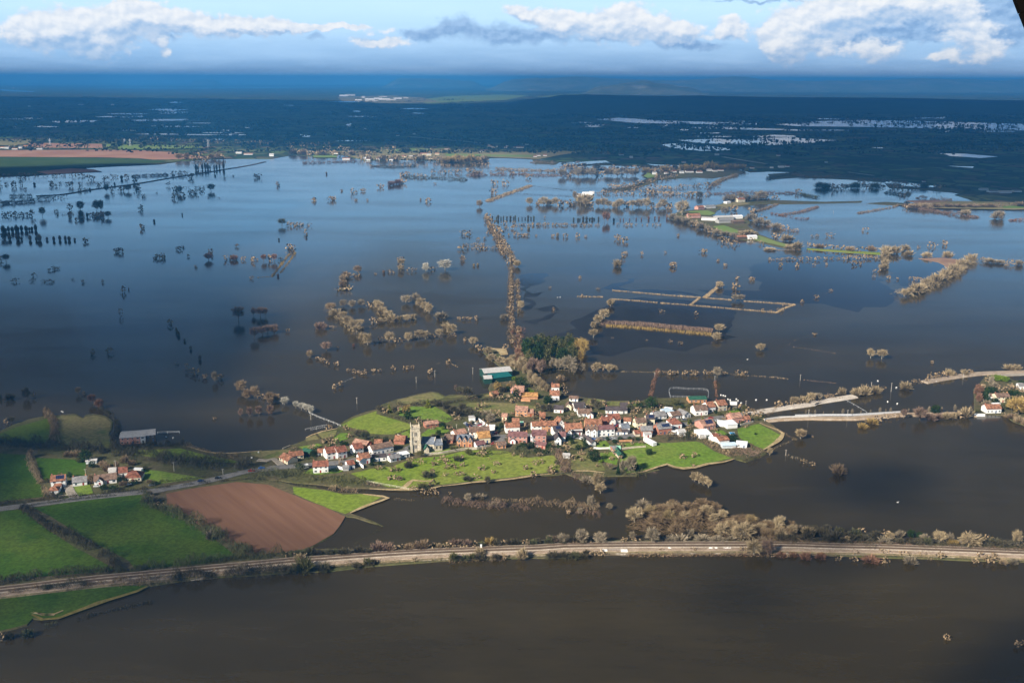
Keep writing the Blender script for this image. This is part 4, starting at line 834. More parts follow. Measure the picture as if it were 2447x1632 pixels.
plants('Z2', 'dark', 'bare', 'standing in the edge of the flood below the orchard', '965,1365,80,90;1455,1300,60,75', 0); plants('Z2', 'olive', 'auto', 'on the debris bank below the orchard', '270,1430,130,90;190,1440,110,60;370,1390,70,70', .3); plants('Z2', 'mauve', 'shrub', 'in the water off the debris bank', '280,1480,90,60;370,1475,120,55;420,1480,60,40;560,1480,35,28', 0)
plants('Z2', 'green', 'leafy', 'in the northern farm gardens', '1320,345,140,125;1270,470,95,130;1180,380,60,60;1610,510,110,95', .4); plants('Z2', 'bright', 'leafy', 'in the northern farm gardens', '1400,395,80,55;1440,410,60,45;1240,260,60,45;1520,445,50,40', .4); plants('Z2', 'gold', 'leafy', 'in front of the green barns', '1070,375,95,105;1190,340,60,50', .4); plants('Z2', 'dark', 'auto', 'in the northern farm gardens', '1130,390,100,80;1160,460,90,60;1090,470,80,60;1220,340,90,70;1010,450,80,60;1400,620,80,50;1500,560,80,60;1560,600,70,90;1230,495,70,40', .4)
plants('Z2', 'tan', 'fan', 'in the tall row along the flooded lane', '1370,190,110,120;1420,240,90,110;1470,280,90,110;1520,320,90,110;1560,350,90,110;1600,385,80,100;1310,160,100,110', .2)
plants('Z2', 'tan', 'bare', 'around the sunlit bank north of the barn', '1010,60,110,90;1100,90,130,90;1190,120,120,110;1250,150,120,110;1330,110,110,110;1300,60,120,100;1230,60,100,80;1400,150,90,90', .2)
plants('Z2', 'mauve', 'bare', 'in front of the conifer wood', '1460,190,110,170;1530,210,70,170;1440,130,80,120', .2); plants('Z2', 'green', 'leafy', 'in the terrace gardens', '1290,1010,70,60;1350,1000,90,80;1430,990,80,80;1500,1040,90,70;1620,1000,60,70;1580,1050,80,50;1110,770,50,60;1090,810,40,50;1030,900,50,40;1480,800,0.1,0.1', .5)
plants('Z2', 'dark', 'auto', 'in the terrace gardens', '1330,950,60,50;1560,980,60,50;1180,880,40,40;1050,980,70,50;620,930,40,50;1640,1040,80,60;1250,700,50,40;1150,720,60,50;1460,680,60,50;1540,700,50,50', .5)
plants('Z3', 'green', 'leafy', 'at the north edge of the village', '1215,590,150,135;1105,590,55,60;40,540,80,90', .5); plants('Z3', 'dark', 'auto', 'among the northern bungalows', '610,620,110,120;560,560,90,80;660,560,80,60;980,620,90,80;1040,650,80,70;1240,620,80,40;1000,690,60,40;640,690,80,50;320,680,70,40;200,600,60,50;60,640,80,100;70,600,60,70;520,600,60,50;420,740,60,40;1080,610,60,40;1160,650,60,50;200,720,80,40;350,760,80,50;270,720,60,50;950,560,60,50', .5)
plants('Z3', 'olive', 'leafy', 'among the northern bungalows', '880,565,60,35;230,690,60,50;100,750,60,50;630,680,50,45;400,800,50,30;300,780,50,30', .5)
plants('Z3', 'green', 'leafy', 'in the gardens of the main street', '560,1195,135,145;280,960,80,60;470,1040,80,80;390,1070,80,70;450,980,60,60;320,1000,60,60;800,990,60,50;860,960,70,50;970,960,60,50;1060,960,50,40;1190,1120,90,75;720,960,50,50;360,930,50,40;170,1060,60,50;60,1080,70,60', .5)
plants('Z3', 'dark', 'auto', 'in the gardens of the main street', '130,1080,80,60;240,1030,70,60;420,1120,90,50;330,1180,80,60;90,1330,80,60;1110,1000,80,40;1000,1010,60,40;900,1030,60,30;700,1110,60,30;540,1080,60,40;600,980,50,50;640,960,60,40', .5)
plants('Z3', 'grey', 'bare', 'tall beside the green shed', '980,1320,130,200;890,1320,80,150;1010,1280,90,160;750,1300,70,90;1050,1300,60,90', .4); plants('Z3', 'green', 'cone', 'beside the green shed', '840,1350,55,170;1060,1310,60,110', .4); plants('Z3', 'tan', 'bare', 'on the spit south of the island', '610,1480,150,170;640,1560,140,120', 0)
plants('Z3', 'bright', 'leafy', 'as a low yellow hedge by the paddock', '640,1210,60,35', .5)
plants('Z3', 'tan', 'bare', 'lining the flooded field north of the village', '600,180,130,115;660,182,60,90;740,185,110,100;800,185,90,85;425,180,90,85;570,182,60,85', 0)
plants('Z3', 'brown', 'auto', 'beside the two northern cottages', '200,290,100,80;170,260,60,50;240,430,50,80;220,360,50,60;210,470,40,60', .3)
plants('Z4', 'green', 'leafy', 'in the eastern gardens', '890,920,70,80;850,890,60,70;940,930,60,70;360,560,40,45;440,740,50,60;470,560,60,40;720,620,50,40;960,590,40,30', .5)
plants('Z4', 'yew', 'cone', 'in the eastern gardens', '575,725,60,90;430,740,45,60', .5); plants('Z4', 'olive', 'leafy', 'in the eastern gardens', '480,555,110,60;280,530,110,80;190,560,90,60;760,640,60,40;520,740,60,40;420,870,60,60;1160,690,60,40;1020,590,60,70', .5)
plants('Z4', 'dark', 'auto', 'in the eastern gardens', '240,860,90,60;330,880,80,50;410,800,60,50;480,880,60,60;830,690,100,70;780,720,70,40;130,560,70,50;760,590,50,40;880,590,70,40;1060,600,80,60;1030,640,60,70;1190,650,70,60;1130,640,60,50;650,940,60,50;720,970,60,50;840,1050,110,60;480,1185,70,40', .5)
plants('Z4', 'dark', 'bare', 'alone in the bright eastern pasture', '370,1100,75,65;485,1085,75,55', .5); plants('Z4', 'tan', 'auto', 'alone in the water east of the island', '1625,885,130,110;1295,1065,60,95', 0)
plants('Z4', 'mauve', 'auto', 'beside the raised road', '1385,540,100,70;1120,600,50,40;1500,525,90,40', .5); plants('Z4', 'tan', 'auto', 'beside the raised road', '1560,520,100,90;1660,505,120,90;1740,495,110,110;1620,520,80,60', .3)
plants('A2', 'tan', 'bare', 'in the lone drowned coppice', '1325,300,110,110;1370,320,110,110;1420,340,110,105;1465,362,80,100', 0); plants('A2', 'grey', 'auto', 'on the southern spit', '265,570,95,140;220,310,150,80;455,585,75,70', 0)
# drowned hedges south of the village
hedge('A1', '1210,222;1300,240;1450,258;1600,268;1710,272', 8, 4, 'mauve', 'thick drowned hedge south of the orchard', z=0); hedge('A1', '1760,278;1830,285;1895,292', 7, 3.4, 'mauve', 'end clump of the drowned hedge south of the orchard', z=0); hedge('A1', '1600,212;1800,225', 3, 2, 'brown', 'thin stretch of the upper drowned hedge', z=0); hedge('A1', '1820,232;2000,250;2200,268;2351,275', 7, 4.2, 'brown', 'thick stretch of the upper drowned hedge', z=0)
hedge('A2', '0,545;150,560;350,575', 6, 4, 'brown', 'east end of the upper drowned hedge', z=0); hedge('A2', '130,610;250,635;365,655', 5, 3.2, 'mauve', 'lower drowned hedge by the southern spit', z=0)
hedge('A1', '815,210;880,215;975,225', 2, .8, 'tan', 'low stub of hedge off the pasture point', z=0); hedge('A1', '420,342;520,360;650,405;718,432', 2.2, 1, 'dark', 'drowned hedge running out from the ploughed field', z=.1); hedge('A1', '490,576;560,530;690,460', 1, .5, 'dark', 'dark sunken hedge line near the railway', z=0)
plants('A1', 'grey', 'auto', 'rising from the drowned hedges', '1405,225,65,70;1500,205,95,48;1620,270,90,50;2210,325,45,45;2310,325,60,50', 0)
# flood north of the village
W4 = 'in the flooded withy beds'
plants('A4', 'brown', 'auto', 'in the curved drowned hedge', '610,125,85,75;590,165,85,45;500,165,105,65;480,205,105,80;470,250,95,70;520,288,85,55;430,300,80,40', 0)
plants('A4', 'mauve', 'auto', 'in the broken line beyond the withy beds', '775,140,30,20;850,130,30,35;910,122,40,30;940,130,30,22;1110,112,100,38;1310,108,90,40', 0); plants('A4', 'tan', 'auto', 'in the broken line beyond the withy beds', '1015,62,80,72;1010,108,62,62;1015,20,70,50', 0)
plants('A4', 'pale', 'bare', 'in the broken line beyond the withy beds', '1245,112,70,85;1425,102,125,110', 0); plants('A4', 'tan', 'auto', 'beside the north lane', '2100,72,70,68;2050,28,60,50;1695,65,25,30;1730,62,25,30;1585,10,40,20', 0)
plants('A4', 'tan', 'auto', 'in the left arm of the withy beds', '410,530,115,85;470,560,95,80;515,615,105,95;570,670,115,120;600,700,110,90;660,745,110,80;700,798,95,120;640,615,70,60;630,690,90,70', 0); plants('A4', 'brown', 'auto', 'at the corner of the withy beds', '355,492,110,95', 0)
plants('A4', 'grey', 'auto', 'along the top of the withy beds', '470,442,85,72;555,447,80,72;640,440,80,72;730,440,80,50', 0); plants('A4', 'tan', 'auto', 'in the middle arm of the withy beds', '790,440,95,75;815,475,95,85;840,515,110,85;890,550,105,85;925,582,115,85;760,600,90,55;830,598,90,65;990,582,90,72;1065,577,80,66;1130,562,90,68', 0)
plants('A4', 'grey', 'auto', 'in the right arm of the withy beds', '1060,412,105,88;1150,402,85,95;1390,562,155,92', 0); plants('A4', 'tan', 'auto', 'in the right arm of the withy beds', '1195,440,95,85;1240,472,95,85;1275,502,75,95;1440,655,115,80;1480,700,110,105', 0)
plants('A4', 'tan', 'auto', 'along the near side of the withy beds', '825,782,52,68;905,768,115,98;1080,762,72,88;1180,745,100,92;1240,745,95,85;1370,727,85,82;1310,737,42,40', 0); plants('A4', 'russet', 'shrub', 'along the near side of the withy beds', '965,772,75,48;1015,768,32,28;1135,747,50,30;1440,724,62,26;1520,717,32,30;765,792,30,28', 0)
plants('A4', 'mauve', 'auto', 'scattered west of the withy beds', '260,652,130,82;315,852,105,92', 0); plants('A4', 'dark', 'shrub', 'scattered west of the withy beds', '375,642,62,30;420,838,26,30', 0)
plants('A4', 'russet', 'auto', 'in the broken line west of the withy beds', '155,914,58,72;230,938,32,32;262,948,36,36;292,962,36,36;330,978,38,42;410,994,52,44;570,818,32,35', 0)
plants('A4', 'russet', 'shrub', 'in the long drowned line before the barn', '525,1042,42,28;570,1055,42,32;605,1068,46,34;650,1075,44,40;680,1075,42,48;815,1052,36,32;940,1038,46,42;1050,1028,42,36;1080,1025,40,34;1120,1017,38,32;450,1190,52,60', 0); plants('A4', 'olive', 'auto', 'in the water before the barn', '755,1052,38,34;1450,978,48,58;1290,1075,55,68;390,1208,42,42;575,1115,22,20', 0)
plants('A4', 'grey', 'auto', 'east of the withy beds', '1555,562,36,28;1615,567,45,36;1660,567,40,32;1715,568,42,46;1615,762,40,36', 0); plants('A4', 'tan', 'auto', 'leading down to the sunlit bank', '1690,802,92,85;1735,840,52,50;1765,872,52,52;1830,890,90,80;1860,945,70,60;1990,830,60,40', 0)
# the lane running north
LN = 'in the tree-lined north lane'
plants('A5', 'tan', 'auto', LN + ', far bend', '235,150,60,48;240,180,65,45;270,210,70,55;260,240,70,45;310,250,70,55;320,285,70,55;350,290,60,45;300,315,40,40;325,350,45,45;345,390,48,45;355,420,52,45;370,450,52,45;380,478,40,35;345,325,42,40;375,370,45,42;395,400,48,42;415,430,50,45;430,465,50,45;450,500,48,42;455,522,42,40;490,570,66,58;420,545,60,40', 0)
plants('A5', 'tan', 'auto', LN + ', straight stretch', '446,600,32,40;446,630,30,36;440,665,30,36;440,700,32,36;435,725,34,36;460,738,46,30;440,770,36,40;437,800,38,40;440,830,38,40;440,860,40,40;436,890,38,38;440,915,42,38;435,945,52,42;442,980,42,42;440,1010,40,42;495,700,22,32;493,725,20,30;495,755,22,30;497,800,34,34;505,850,44,36;525,930,72,75;500,975,26,45', 0)
plants('A5', 'russet', 'auto', LN + ', near end', '448,1040,44,46;448,1075,38,46;450,1110,34,42;448,1150,32,42;446,1200,36,42;446,1235,34,46;505,1120,34,46;505,1160,36,46;508,1200,40,46;510,1240,42,46;505,1280,50,50;500,1330,60,60;510,1390,90,90;495,1420,90,70', 0)
plants('A5', 'grey', 'auto', 'standing off the north lane', '380,1028,92,64;590,248,30,32;460,242,52,40;465,202,36,30;375,206,72,34;400,245,40,22;20,515,52,42;115,564,24,26;150,562,24,28;30,292,62,38;80,292,52,42;155,337,42,24;215,332,28,22;530,248,22,18;240,285,40,26', 0)
row('A5', 'mauve', 'shrub', 'in the orchard line left of the north lane', 30, 384, 215, 382, 7, 42, 22); row('A5', 'mauve', 'shrub', 'in the second orchard line left of the north lane', 5, 422, 320, 414, 12, 44, 28)
row('A5', 'dark', 'fan', 'in the far line by the lane', 280, 162, 630, 160, 15, 17, 32); row('A5', 'dark', 'fan', 'in the line by the poplar', 985, 170, 1190, 165, 9, 20, 30); row('A5', 'russet', 'fan', 'in the far line before the farm', 1320, 178, 1780, 155, 10, 17, 32)
row('A5', 'mauve', 'shrub', 'in the second drowned line right of the north lane', 480, 214, 760, 214, 12, 26, 20); row('A5', 'dark', 'shrub', 'in the second drowned line by the red poplar', 800, 214, 1190, 218, 16, 26, 22); row('A5', 'brown', 'shrub', 'in the second drowned line short of the farm island', 1360, 214, 1740, 212, 10, 26, 20)
plants('A5', 'mauve', 'shrub', 'in the third drowned line right of the north lane', '420,302,24,24;470,302,28,28;500,305,30,34;535,305,34,28;555,306,30,28;582,307,38,30;655,307,20,18', 0); plants('A5', 'grey', 'auto', 'in the third drowned line further right', '800,310,36,26;840,310,32,40;905,315,48,36;1010,315,40,40;1085,315,32,22', 0)
plants('A5', 'russet', 'bare', 'alone as a tall red clump in open flood', '1245,185,50,95;1275,185,50,90', 0)
plants('A5', 'tan', 'auto', 'scattered over the open flood', '1360,330,56,42;1400,355,80,55;1440,382,26,22;1410,486,44,46;1360,572,100,78;2100,448,60,36;1840,572,64,46;2290,562,34,20;2240,752,68,58;805,948,30,30;1150,1180,94,78;1150,1100,62,60;1300,912,72,68;1300,880,50,40', 0); plants('A5', 'russet', 'shrub', 'scattered over the open flood', '1435,462,28,30;1570,468,27,36;1775,454,22,20;2225,524,20,18;1035,672,34,24;1190,767,38,22;775,757,32,18;1885,307,20,20;730,152,14,20;1735,962,70,24', 0)
plants('A5', 'tan', 'bare', 'at the ends of the drowned reed bed', '1245,1015,105,90;1190,1062,85,85;2240,1140,115,85;2215,1200,86,70', 0)
hedge('A5', '225,140;262,235;300,300;340,385;375,465', 9, 4, 'brown', 'underwood along the left side of the north lane at its bend', z=0, dens=.42, lump=.9); hedge('A5', '330,300;395,395;440,480;470,540', 9, 4, 'brown', 'underwood along the right side of the north lane at its bend', z=0, dens=.42, lump=.9); hedge('A5', '446,575;440,700;438,850;440,980;448,1100;446,1235', 8, 4, 'brown', 'underwood along the straight stretch of the north lane', z=0, dens=.42, lump=.9); hedge('A5', '495,690;500,820;505,960', 6, 3, 'brown', 'thin underwood right of the straight north lane', z=0, dens=.42, lump=.9); hedge('A5', '506,1110;508,1250;510,1400', 9, 5, 'russet', 'russet underwood at the near end of the north lane', z=0, dens=.42, lump=.9)
hedge('A4', '340,480;430,550;520,630;610,710;700,790', 8, 4, 'tan', 'underwood along the left arm of the withy beds', z=0, dens=.42, lump=.9); hedge('A4', '740,430;820,490;890,560;930,582', 8, 4, 'tan', 'underwood along the middle arm of the withy beds', z=0, dens=.42, lump=.9); hedge('A4', '730,600;850,598;980,582;1150,570', 5, 3, 'tan', 'underwood along the bent foot of the middle arm', z=0, dens=.42, lump=.9); hedge('A4', '1140,390;1220,450;1285,500', 8, 4, 'tan', 'underwood along the right arm of the withy beds', z=0, dens=.42, lump=.9); hedge('A4', '800,780;950,765;1150,745;1400,725;1520,715', 3, 1.6, 'brown', 'thin hedge along the near side of the withy beds', z=0)
hedge('A7', '1590,675;1700,640;1800,590;1900,540;1980,480;2030,455', 18, 6, 'tan', 'underwood of the slanting drowned hedge in the east', z=.1, dens=.42, lump=.9)
# conifer plantation
CW = 'in the dark wood north of the village'
plants('A5', 'green', 'leafy', CW, '560,1320,79,134;650,1270,74,113;760,1275,96,109;880,1275,77,103;580,1360,109,181;700,1340,91,156;820,1340,111,118;940,1350,98,133;670,1410,113,185;880,1410,101,153;980,1300,78,119', .2); plants('A5', 'olive', 'leafy', CW, '600,1280,84,106;700,1270,101,133;820,1270,89,107;940,1280,79,146;640,1340,108,129;760,1340,106,170;880,1350,101,159;600,1420,97,133;740,1410,99,147;960,1400,100,170', .2)
plants('A5', 'olive', 'cone', CW, '630,1300,61,120;720,1290,51,113;800,1300,65,100;860,1310,49,130;690,1380,54,138;780,1390,58,127;660,1330,69,108;840,1370,57,119;570,1270,61,101;910,1290,55,123', .2)
plants('A5', 'gold', 'bare', 'on the right flank of the dark wood', '1050,1290,110,110;1070,1340,90,150;1020,1320,100,130;1040,1400,80,130;990,1250,90,70', .2); plants('A5', 'grey', 'bare', 'in front of the dark wood', '800,1450,80,100;850,1460,80,105;940,1480,140,155;1050,1478,66,80;980,1500,80,80', .2); plants('A5', 'mauve', 'bare', 'in front of the dark wood', '640,1490,100,140;715,1480,60,120;600,1500,80,120', .2)
hedge('A5', '745,1462;1000,1468', 2, 1, 'tan', 'pale bank in front of the dark wood', z=0)
# reed bed and cut banks
hedge('A5', '1210,1055;1500,1065;1800,1090;2180,1125', 17, 3.0, 'redreed', 'long pink-brown reed bed in open water', z=0, lump=.25, name='reeds', blade=True, dens=.9)
hedge('A5', '1260,1082;1500,1098;1800,1125;2170,1158', 9, 2.6, 'gold', 'golden front edge of the long reed bed', z=0, lump=.25, name='reeds', blade=True, dens=1.1)
BK = [('410,197;600,213;900,240;1170,258', 'pale cut reed bank, upper long one of the drowned rectangle'), ('405,272;600,285;800,303', 'pale cut reed bank, lower one left of the gap'), ('822,306;1080,325;1470,358;1830,388', 'pale cut reed bank, lower long one right of the gap'), ('1082,325;1165,258', 'short slanting reed bank joining the two long ones'), ('1195,260;1310,170', 'left one of two slanting reed banks under a round shrub'), ('1217,262;1318,176', 'right one of two slanting reed banks under a round shrub'), ('1222,263;1350,272;1440,280', 'pale reed bank between the slanting pair and the spiky shrub'), ('1545,290;1750,303;1985,320', 'pale reed bank right of the spiky shrub'), ('1985,320;1900,350;1830,388', 'short reed bank closing the east end of the rectangle'), ('105,250;220,252;328,254', 'short lone reed bank west of the drowned rectangle')]
for s, lab in BK: hedge('A6', s, 3.6, 1.5, 'reed', lab, z=0, lump=.2, name='reeds', blade=True, dens=1.6)
plants('A6', 'grey', 'auto', 'by the drowned rectangle of reed banks', '1335,172,70,54;1470,182,72,54;1470,288,75,62;1520,288,75,62;1135,408,34,38;395,330,70,62;1710,372,24,22;1780,378,22,18;1860,372,70,34;1895,325,50,24', 0); plants('A6', 'tan', 'auto', 'scattered on the dark calm water', '1690,712,78,64;2160,582,38,26;2175,260,42,30;2050,302,32,32;1615,102,50,26;910,642,50,22;1000,657,46,24;2300,202,34,20;145,248,26,22;705,628,26,12;410,608,26,10', 0)
plants('A6', 'brown', 'auto', 'in the tree line across the flood behind the village', '830,918,42,34;865,916,40,26;900,926,44,46;930,926,44,44;965,918,36,32;1035,926,48,44;1095,926,46,46;1140,926,52,46;1215,926,38,46;1245,922,32,36;1275,922,36,40', 0); plants('A6', 'grey', 'auto', 'in the tree line across the flood behind the village', '1315,952,80,105;1375,917,34,24;1500,922,70,46;1550,927,64,42', 0)
hedge('A6', '805,885;775,970;740,1110', 3.6, 2.4, 'russet', 'russet drowned hedge leading to the big dark pine', z=0, lump=.3); hedge('A6', '1300,980;1305,1060;1310,1115', 2.6, 2, 'russet', 'russet drowned hedge right of the netted pitch', z=0, lump=.3)
hedge('A6', '470,898;620,900;780,906', 1.8, 1.0, 'tan', 'thin pale drowned bank behind the village', z=0, name='reeds'); hedge('A6', '1390,912;1500,928;1700,940;1930,962', 2.0, 1.0, 'reed', 'thin pale bank running east from the tree line', z=0, name='reeds'); hedge('A6', '2065,970;2200,985;2351,1000', 1.6, 1, 'redreed', 'brown bank leading to the road trees', z=0, name='reeds'); hedge('A6', '1968,685;2100,702;2340,742', 1.4, .8, 'redreed', 'pale bank in the eastern flood', z=0, name='reeds')
hedge('A6', '1935,670;1960,640;2060,600;2140,572', .5, .3, 'reed', 'dotted line of reed curving to a round shrub', z=0, name='reeds', dens=.6); hedge('A6', '2140,270;2270,215;2351,180', .5, .3, 'reed', 'faint line of reed in the upper flood', z=0, name='reeds', dens=.6)
hedge('A4', '1195,1000;1290,985;1390,970', .5, .35, 'reed', 'dotted pale line left of the lone round tree', z=0, name='reeds', dens=.6); hedge('A4', '1460,968;1545,1008', 1.6, .9, 'reed', 'pale drowned bank under the lone round tree', z=0, name='reeds', dens=1.4); hedge('A4', '780,1045;900,1030;1030,1022', .5, .3, 'reed', 'faint reed line joining the drowned russet shrubs', z=0, name='reeds', dens=.5)
hedge('A8', '2140,700;2080,780;2010,870', 4, 1.6, 'gold', 'upper golden bank of the sunlit pair', z=0, name='reeds', blade=True); hedge('A8', '2185,690;2130,770;2070,845', 3, 1.4, 'gold', 'lower golden bank of the sunlit pair', z=0, name='reeds', blade=True); hedge('A8', '1905,878;1960,872;2015,872', 3, 1.4, 'tan', 'hooked tan bank at the foot of the sunlit pair', z=0, name='reeds', blade=True)
# eastern hamlet and roads
plants('Z5', 'tan', 'auto', 'on the eastern drowned road', '480,612,115,85;630,625,135,95;720,612,155,115;830,592,125,85;1135,562,165,98;350,645,90,45', 0); plants('Z5', 'grey', 'auto', 'near the far end of the raised road', '210,672,160,95;90,692,110,72;10,712,60,72;350,650,110,40;430,640,120,40', .3)
plants('Z5', 'tan', 'bare', 'in the lone pair in the eastern flood', '775,238,95,105;890,247,125,105', 0); plants('Z5', 'mauve', 'auto', 'along the far eastern road', '1405,452,95,68;1500,442,95,66;1355,474,45,38;1460,448,60,40', .2); plants('Z5', 'tan', 'auto', 'along the far eastern road', '1580,422,120,88;1740,412,98,66;1805,397,66,44;2200,365,130,80;2280,366,110,78;1640,420,60,40', .2); plants('Z5', 'brown', 'shrub', 'low by the eastern drowned road', '1405,292,36,28;1280,492,110,32;1230,488,70,30;905,545,60,20', 0)
plants('Z5', 'grey', 'fan', 'as a sapling on the eastern causeway', '110,815,22,52;205,812,26,52;290,815,14,36;390,815,18,40;490,815,36,66;585,815,34,64;675,808,18,36;775,805,22,44;870,800,36,64;930,795,18,44;980,795,36,56;1165,788,22,40;1375,790,40,68;1505,790,26,60;1640,780,42,78', .9)
plants('Z5', 'mauve', 'auto', 'on the eastern causeway', '1280,872,165,140;1400,875,130,88;1115,858,76,105;1470,860,110,70', .3); plants('Z5', 'tan', 'auto', 'on the eastern causeway', '1745,845,170,128;1540,862,110,80;1620,858,110,80;1690,850,90,70;1580,860,80,60', .3); plants('Z5', 'green', 'leafy', 'on the eastern causeway', '1435,810,95,98', .5)
plants('Z5', 'gold', 'auto', 'in the water below the eastern causeway', '690,958,118,68;790,915,125,75;860,885,85,65;940,855,95,48', 0); plants('Z5', 'brown', 'auto', 'in the water below the eastern causeway', '60,1068,115,105;440,1428,160,125;90,1318,90,42;180,1345,64,42;180,1050,30,20;1035,845,70,42', 0)
plants('Z5', 'russet', 'auto', 'edging the eastern hamlet', '1865,640,80,110;1885,700,80,110;1900,600,70,80;1970,480,44,80;1880,570,70,70', .4); plants('Z5', 'green', 'leafy', 'in the eastern hamlet', '1990,630,120,105;1960,690,90,90;2340,525,110,60;2200,620,90,60;2050,700,70,60;2030,600,80,70;2280,640,90,70', .5); plants('Z5', 'bright', 'leafy', 'in the eastern hamlet', '2070,468,110,60;2155,480,80,60;2100,460,80,50;1990,590,60,50', .5); plants('Z5', 'grey', 'auto', 'in the eastern hamlet', '2110,585,90,66;2200,575,100,64;2010,535,66,120;2050,560,70,80;1960,725,130,70;2150,640,80,50;2330,600,90,60;2240,560,80,60;1920,560,50,70;2300,680,90,60', .5); plants('Z5', 'olive', 'leafy', 'in the eastern hamlet', '2140,760,90,60;1870,800,70,40;2180,700,60,60;2250,610,90,60;2320,650,90,60', .5)
plants('Z5', 'gold', 'bare', 'in front of the eastern hamlet', '2290,820,200,190;2220,780,130,130;2351,790,160,170;2420,840,170,170', .4); plants('Z5', 'brown', 'auto', 'in front of the eastern hamlet', '2300,905,160,90;2220,860,130,70;2150,840,90,40;2370,930,120,70', .3)
# west flood in cloud shade
plants('B1', 'brown', 'auto', 'in the shaded western flood', '910,58,36,50;952,40,14,20;1255,298,42,52;1305,352,27,42;1320,378,27,42;1365,422,20,26;1410,483,24,36;1478,558,27,46;1305,592,36,22;812,504,48,42;2125,352,36,30;580,814,46,62;620,812,32,26;1585,995,42,22', 0); plants('B1', 'tan', 'auto', 'in the drowned line towards the village', '1380,632,30,60;1420,660,40,50;1450,668,42,56;1515,694,42,42;1590,718,48,82;1630,704,42,52;1750,740,1,1;2290,540,48,58;2340,320,30,50', 0)
plants('B1', 'mauve', 'auto', 'in the shaded clumps of the western flood', '1765,272,108,118;1925,236,90,75;1960,236,60,70;1875,232,46,66;1880,402,86,96;1940,370,80,70;1980,362,80,70;2030,358,80,70', 0); plants('B1', 'pale', 'auto', 'alone in the shaded western flood', '685,516,34,46;895,232,30,70', 0)
plants('B1', 'dark', 'auto', 'off the top left shore', '195,845,70,92;250,838,32,46;75,852,80,60;5,848,22,50;85,1028,72,60;45,1028,32,46', 0); plants('B1', 'russet', 'auto', 'on the hedge end at the top left shore', '680,882,64,78;738,912,78,76', .2)
plants('B1', 'brown', 'auto', 'in the willow line west of the village shore', '1785,805,78,108;1830,842,76,76;1885,838,66,96;1930,840,60,36;1995,872,76,84;2038,862,72,62;2000,890,60,60', 0); plants('B1', 'mauve', 'auto', 'in the double row west of the village shore', '1780,972,44,62;1845,978,50,84;1915,974,56,86;2000,964,66,84', 0)
D8 = 'in the far western flood'
plants('A8', 'dark', 'auto', D8 + ' by the shaded shore', '0,208,40,52;50,192,27,24;100,208,38,46;155,197,32,42;255,195,24,26;380,192,34,34;400,208,72,28;445,188,22,18;525,206,38,52;495,190,32,18;595,196,28,30;730,197,36,30;185,230,27,22;670,158,70,42;780,160,54,40;900,152,27,36;935,142,36,30;840,138,62,26', 0)
plants('A8', 'dark', 'auto', D8 + ' along the dark causeway', '1285,122,42,32;1330,120,30,36;1370,112,42,24;1350,132,64,24;1415,145,42,44;1480,110,54,26;590,242,27,26;635,237,34,26;665,232,20,22;790,245,44,62;830,245,32,46;900,240,42,40;950,240,54,52;1015,228,44,46;1000,187,44,42;848,197,20,28;395,292,32,26;460,285,68,28', 0)
hedge('A8', '970,135;1100,128;1240,122', 14, 7, 'dark', 'long dark tree belt in the far western flood', z=0, lump=.5); hedge('A8', '75,280;150,280;235,278', 12, 7, 'dark', 'short dark block of trees left of the causeway', z=0, lump=.2); hedge('A8', '0,338;60,328;120,328;255,315', 14, 8, 'dark', 'dark tree belt at the left end of the causeway', z=0, lump=.5); hedge('A8', '275,305;320,300;370,298', 12, 10, 'dark', 'tall dark trees at the left end of the causeway', z=0, lump=.5)
plants('A8', 'dark', 'auto', D8 + ' in the middle clumps', '1245,200,28,48;1293,235,40,42;1330,258,46,62;1285,295,56,38;1340,278,66,40;1410,260,44,38;1445,260,50,38;1490,242,38,28;1560,238,60,58;1160,255,14,12;1385,215,30,14;1350,214,26,12;1450,214,24,14;1475,214,24,14;1510,214,24,16', 0); plants('A8', 'russet', 'shrub', D8 + ', low and reddish', '1060,284,44,26;1020,281,24,14;1910,140,60,38;2055,200,30,30', 0)
plants('A8', 'dark', 'auto', D8 + ' in the left clumps', '35,422,38,36;80,420,44,36;115,420,44,36;160,422,44,34;205,422,42,30;240,426,38,58;315,428,56,76;415,392,34,22;420,420,28,18;475,417,44,14;520,382,38,58;520,432,36,44;595,385,56,80;600,432,44,56;570,458,28,28;645,432,20,40;715,385,60,84;750,380,44,80;680,428,46,36;715,428,46,40;755,434,38,54;800,434,48,52', 0)
plants('A8', 'dark', 'auto', D8 + ' standing alone', '1042,378,38,44;1140,468,22,26;1052,518,42,42;1347,418,14,20;635,615,44,36;1755,650,32,26;2062,602,18,22;2325,312,32,28;1540,290,16,10;1615,292,30,12;1660,150,18,16;1590,130,16,18;1725,130,16,14', 0)
row('A8', 'dark', 'fan', 'in the upper western orchard row', 20, 545, 265, 528, 11, 30, 46); row('A8', 'brown', 'fan', 'in the lower western orchard row', 85, 602, 560, 604, 12, 28, 40)
plants('A8', 'dark', 'auto', 'in the open western flood', '35,592,64,52;860,690,40,34;890,690,48,40;1165,735,44,36;1200,735,50,42;1140,744,22,22;1330,672,34,30;1312,672,26,24;1355,656,22,20;1390,724,27,20;2085,495,68,58;2140,497,44,34;2180,497,46,34;2210,497,40,30;2235,492,22,22;2285,497,44,24;2260,558,32,42;2265,584,20,24;2140,672,60,48;2170,682,38,58;1560,702,38,42;45,760,64,62;10,758,32,48', 0)
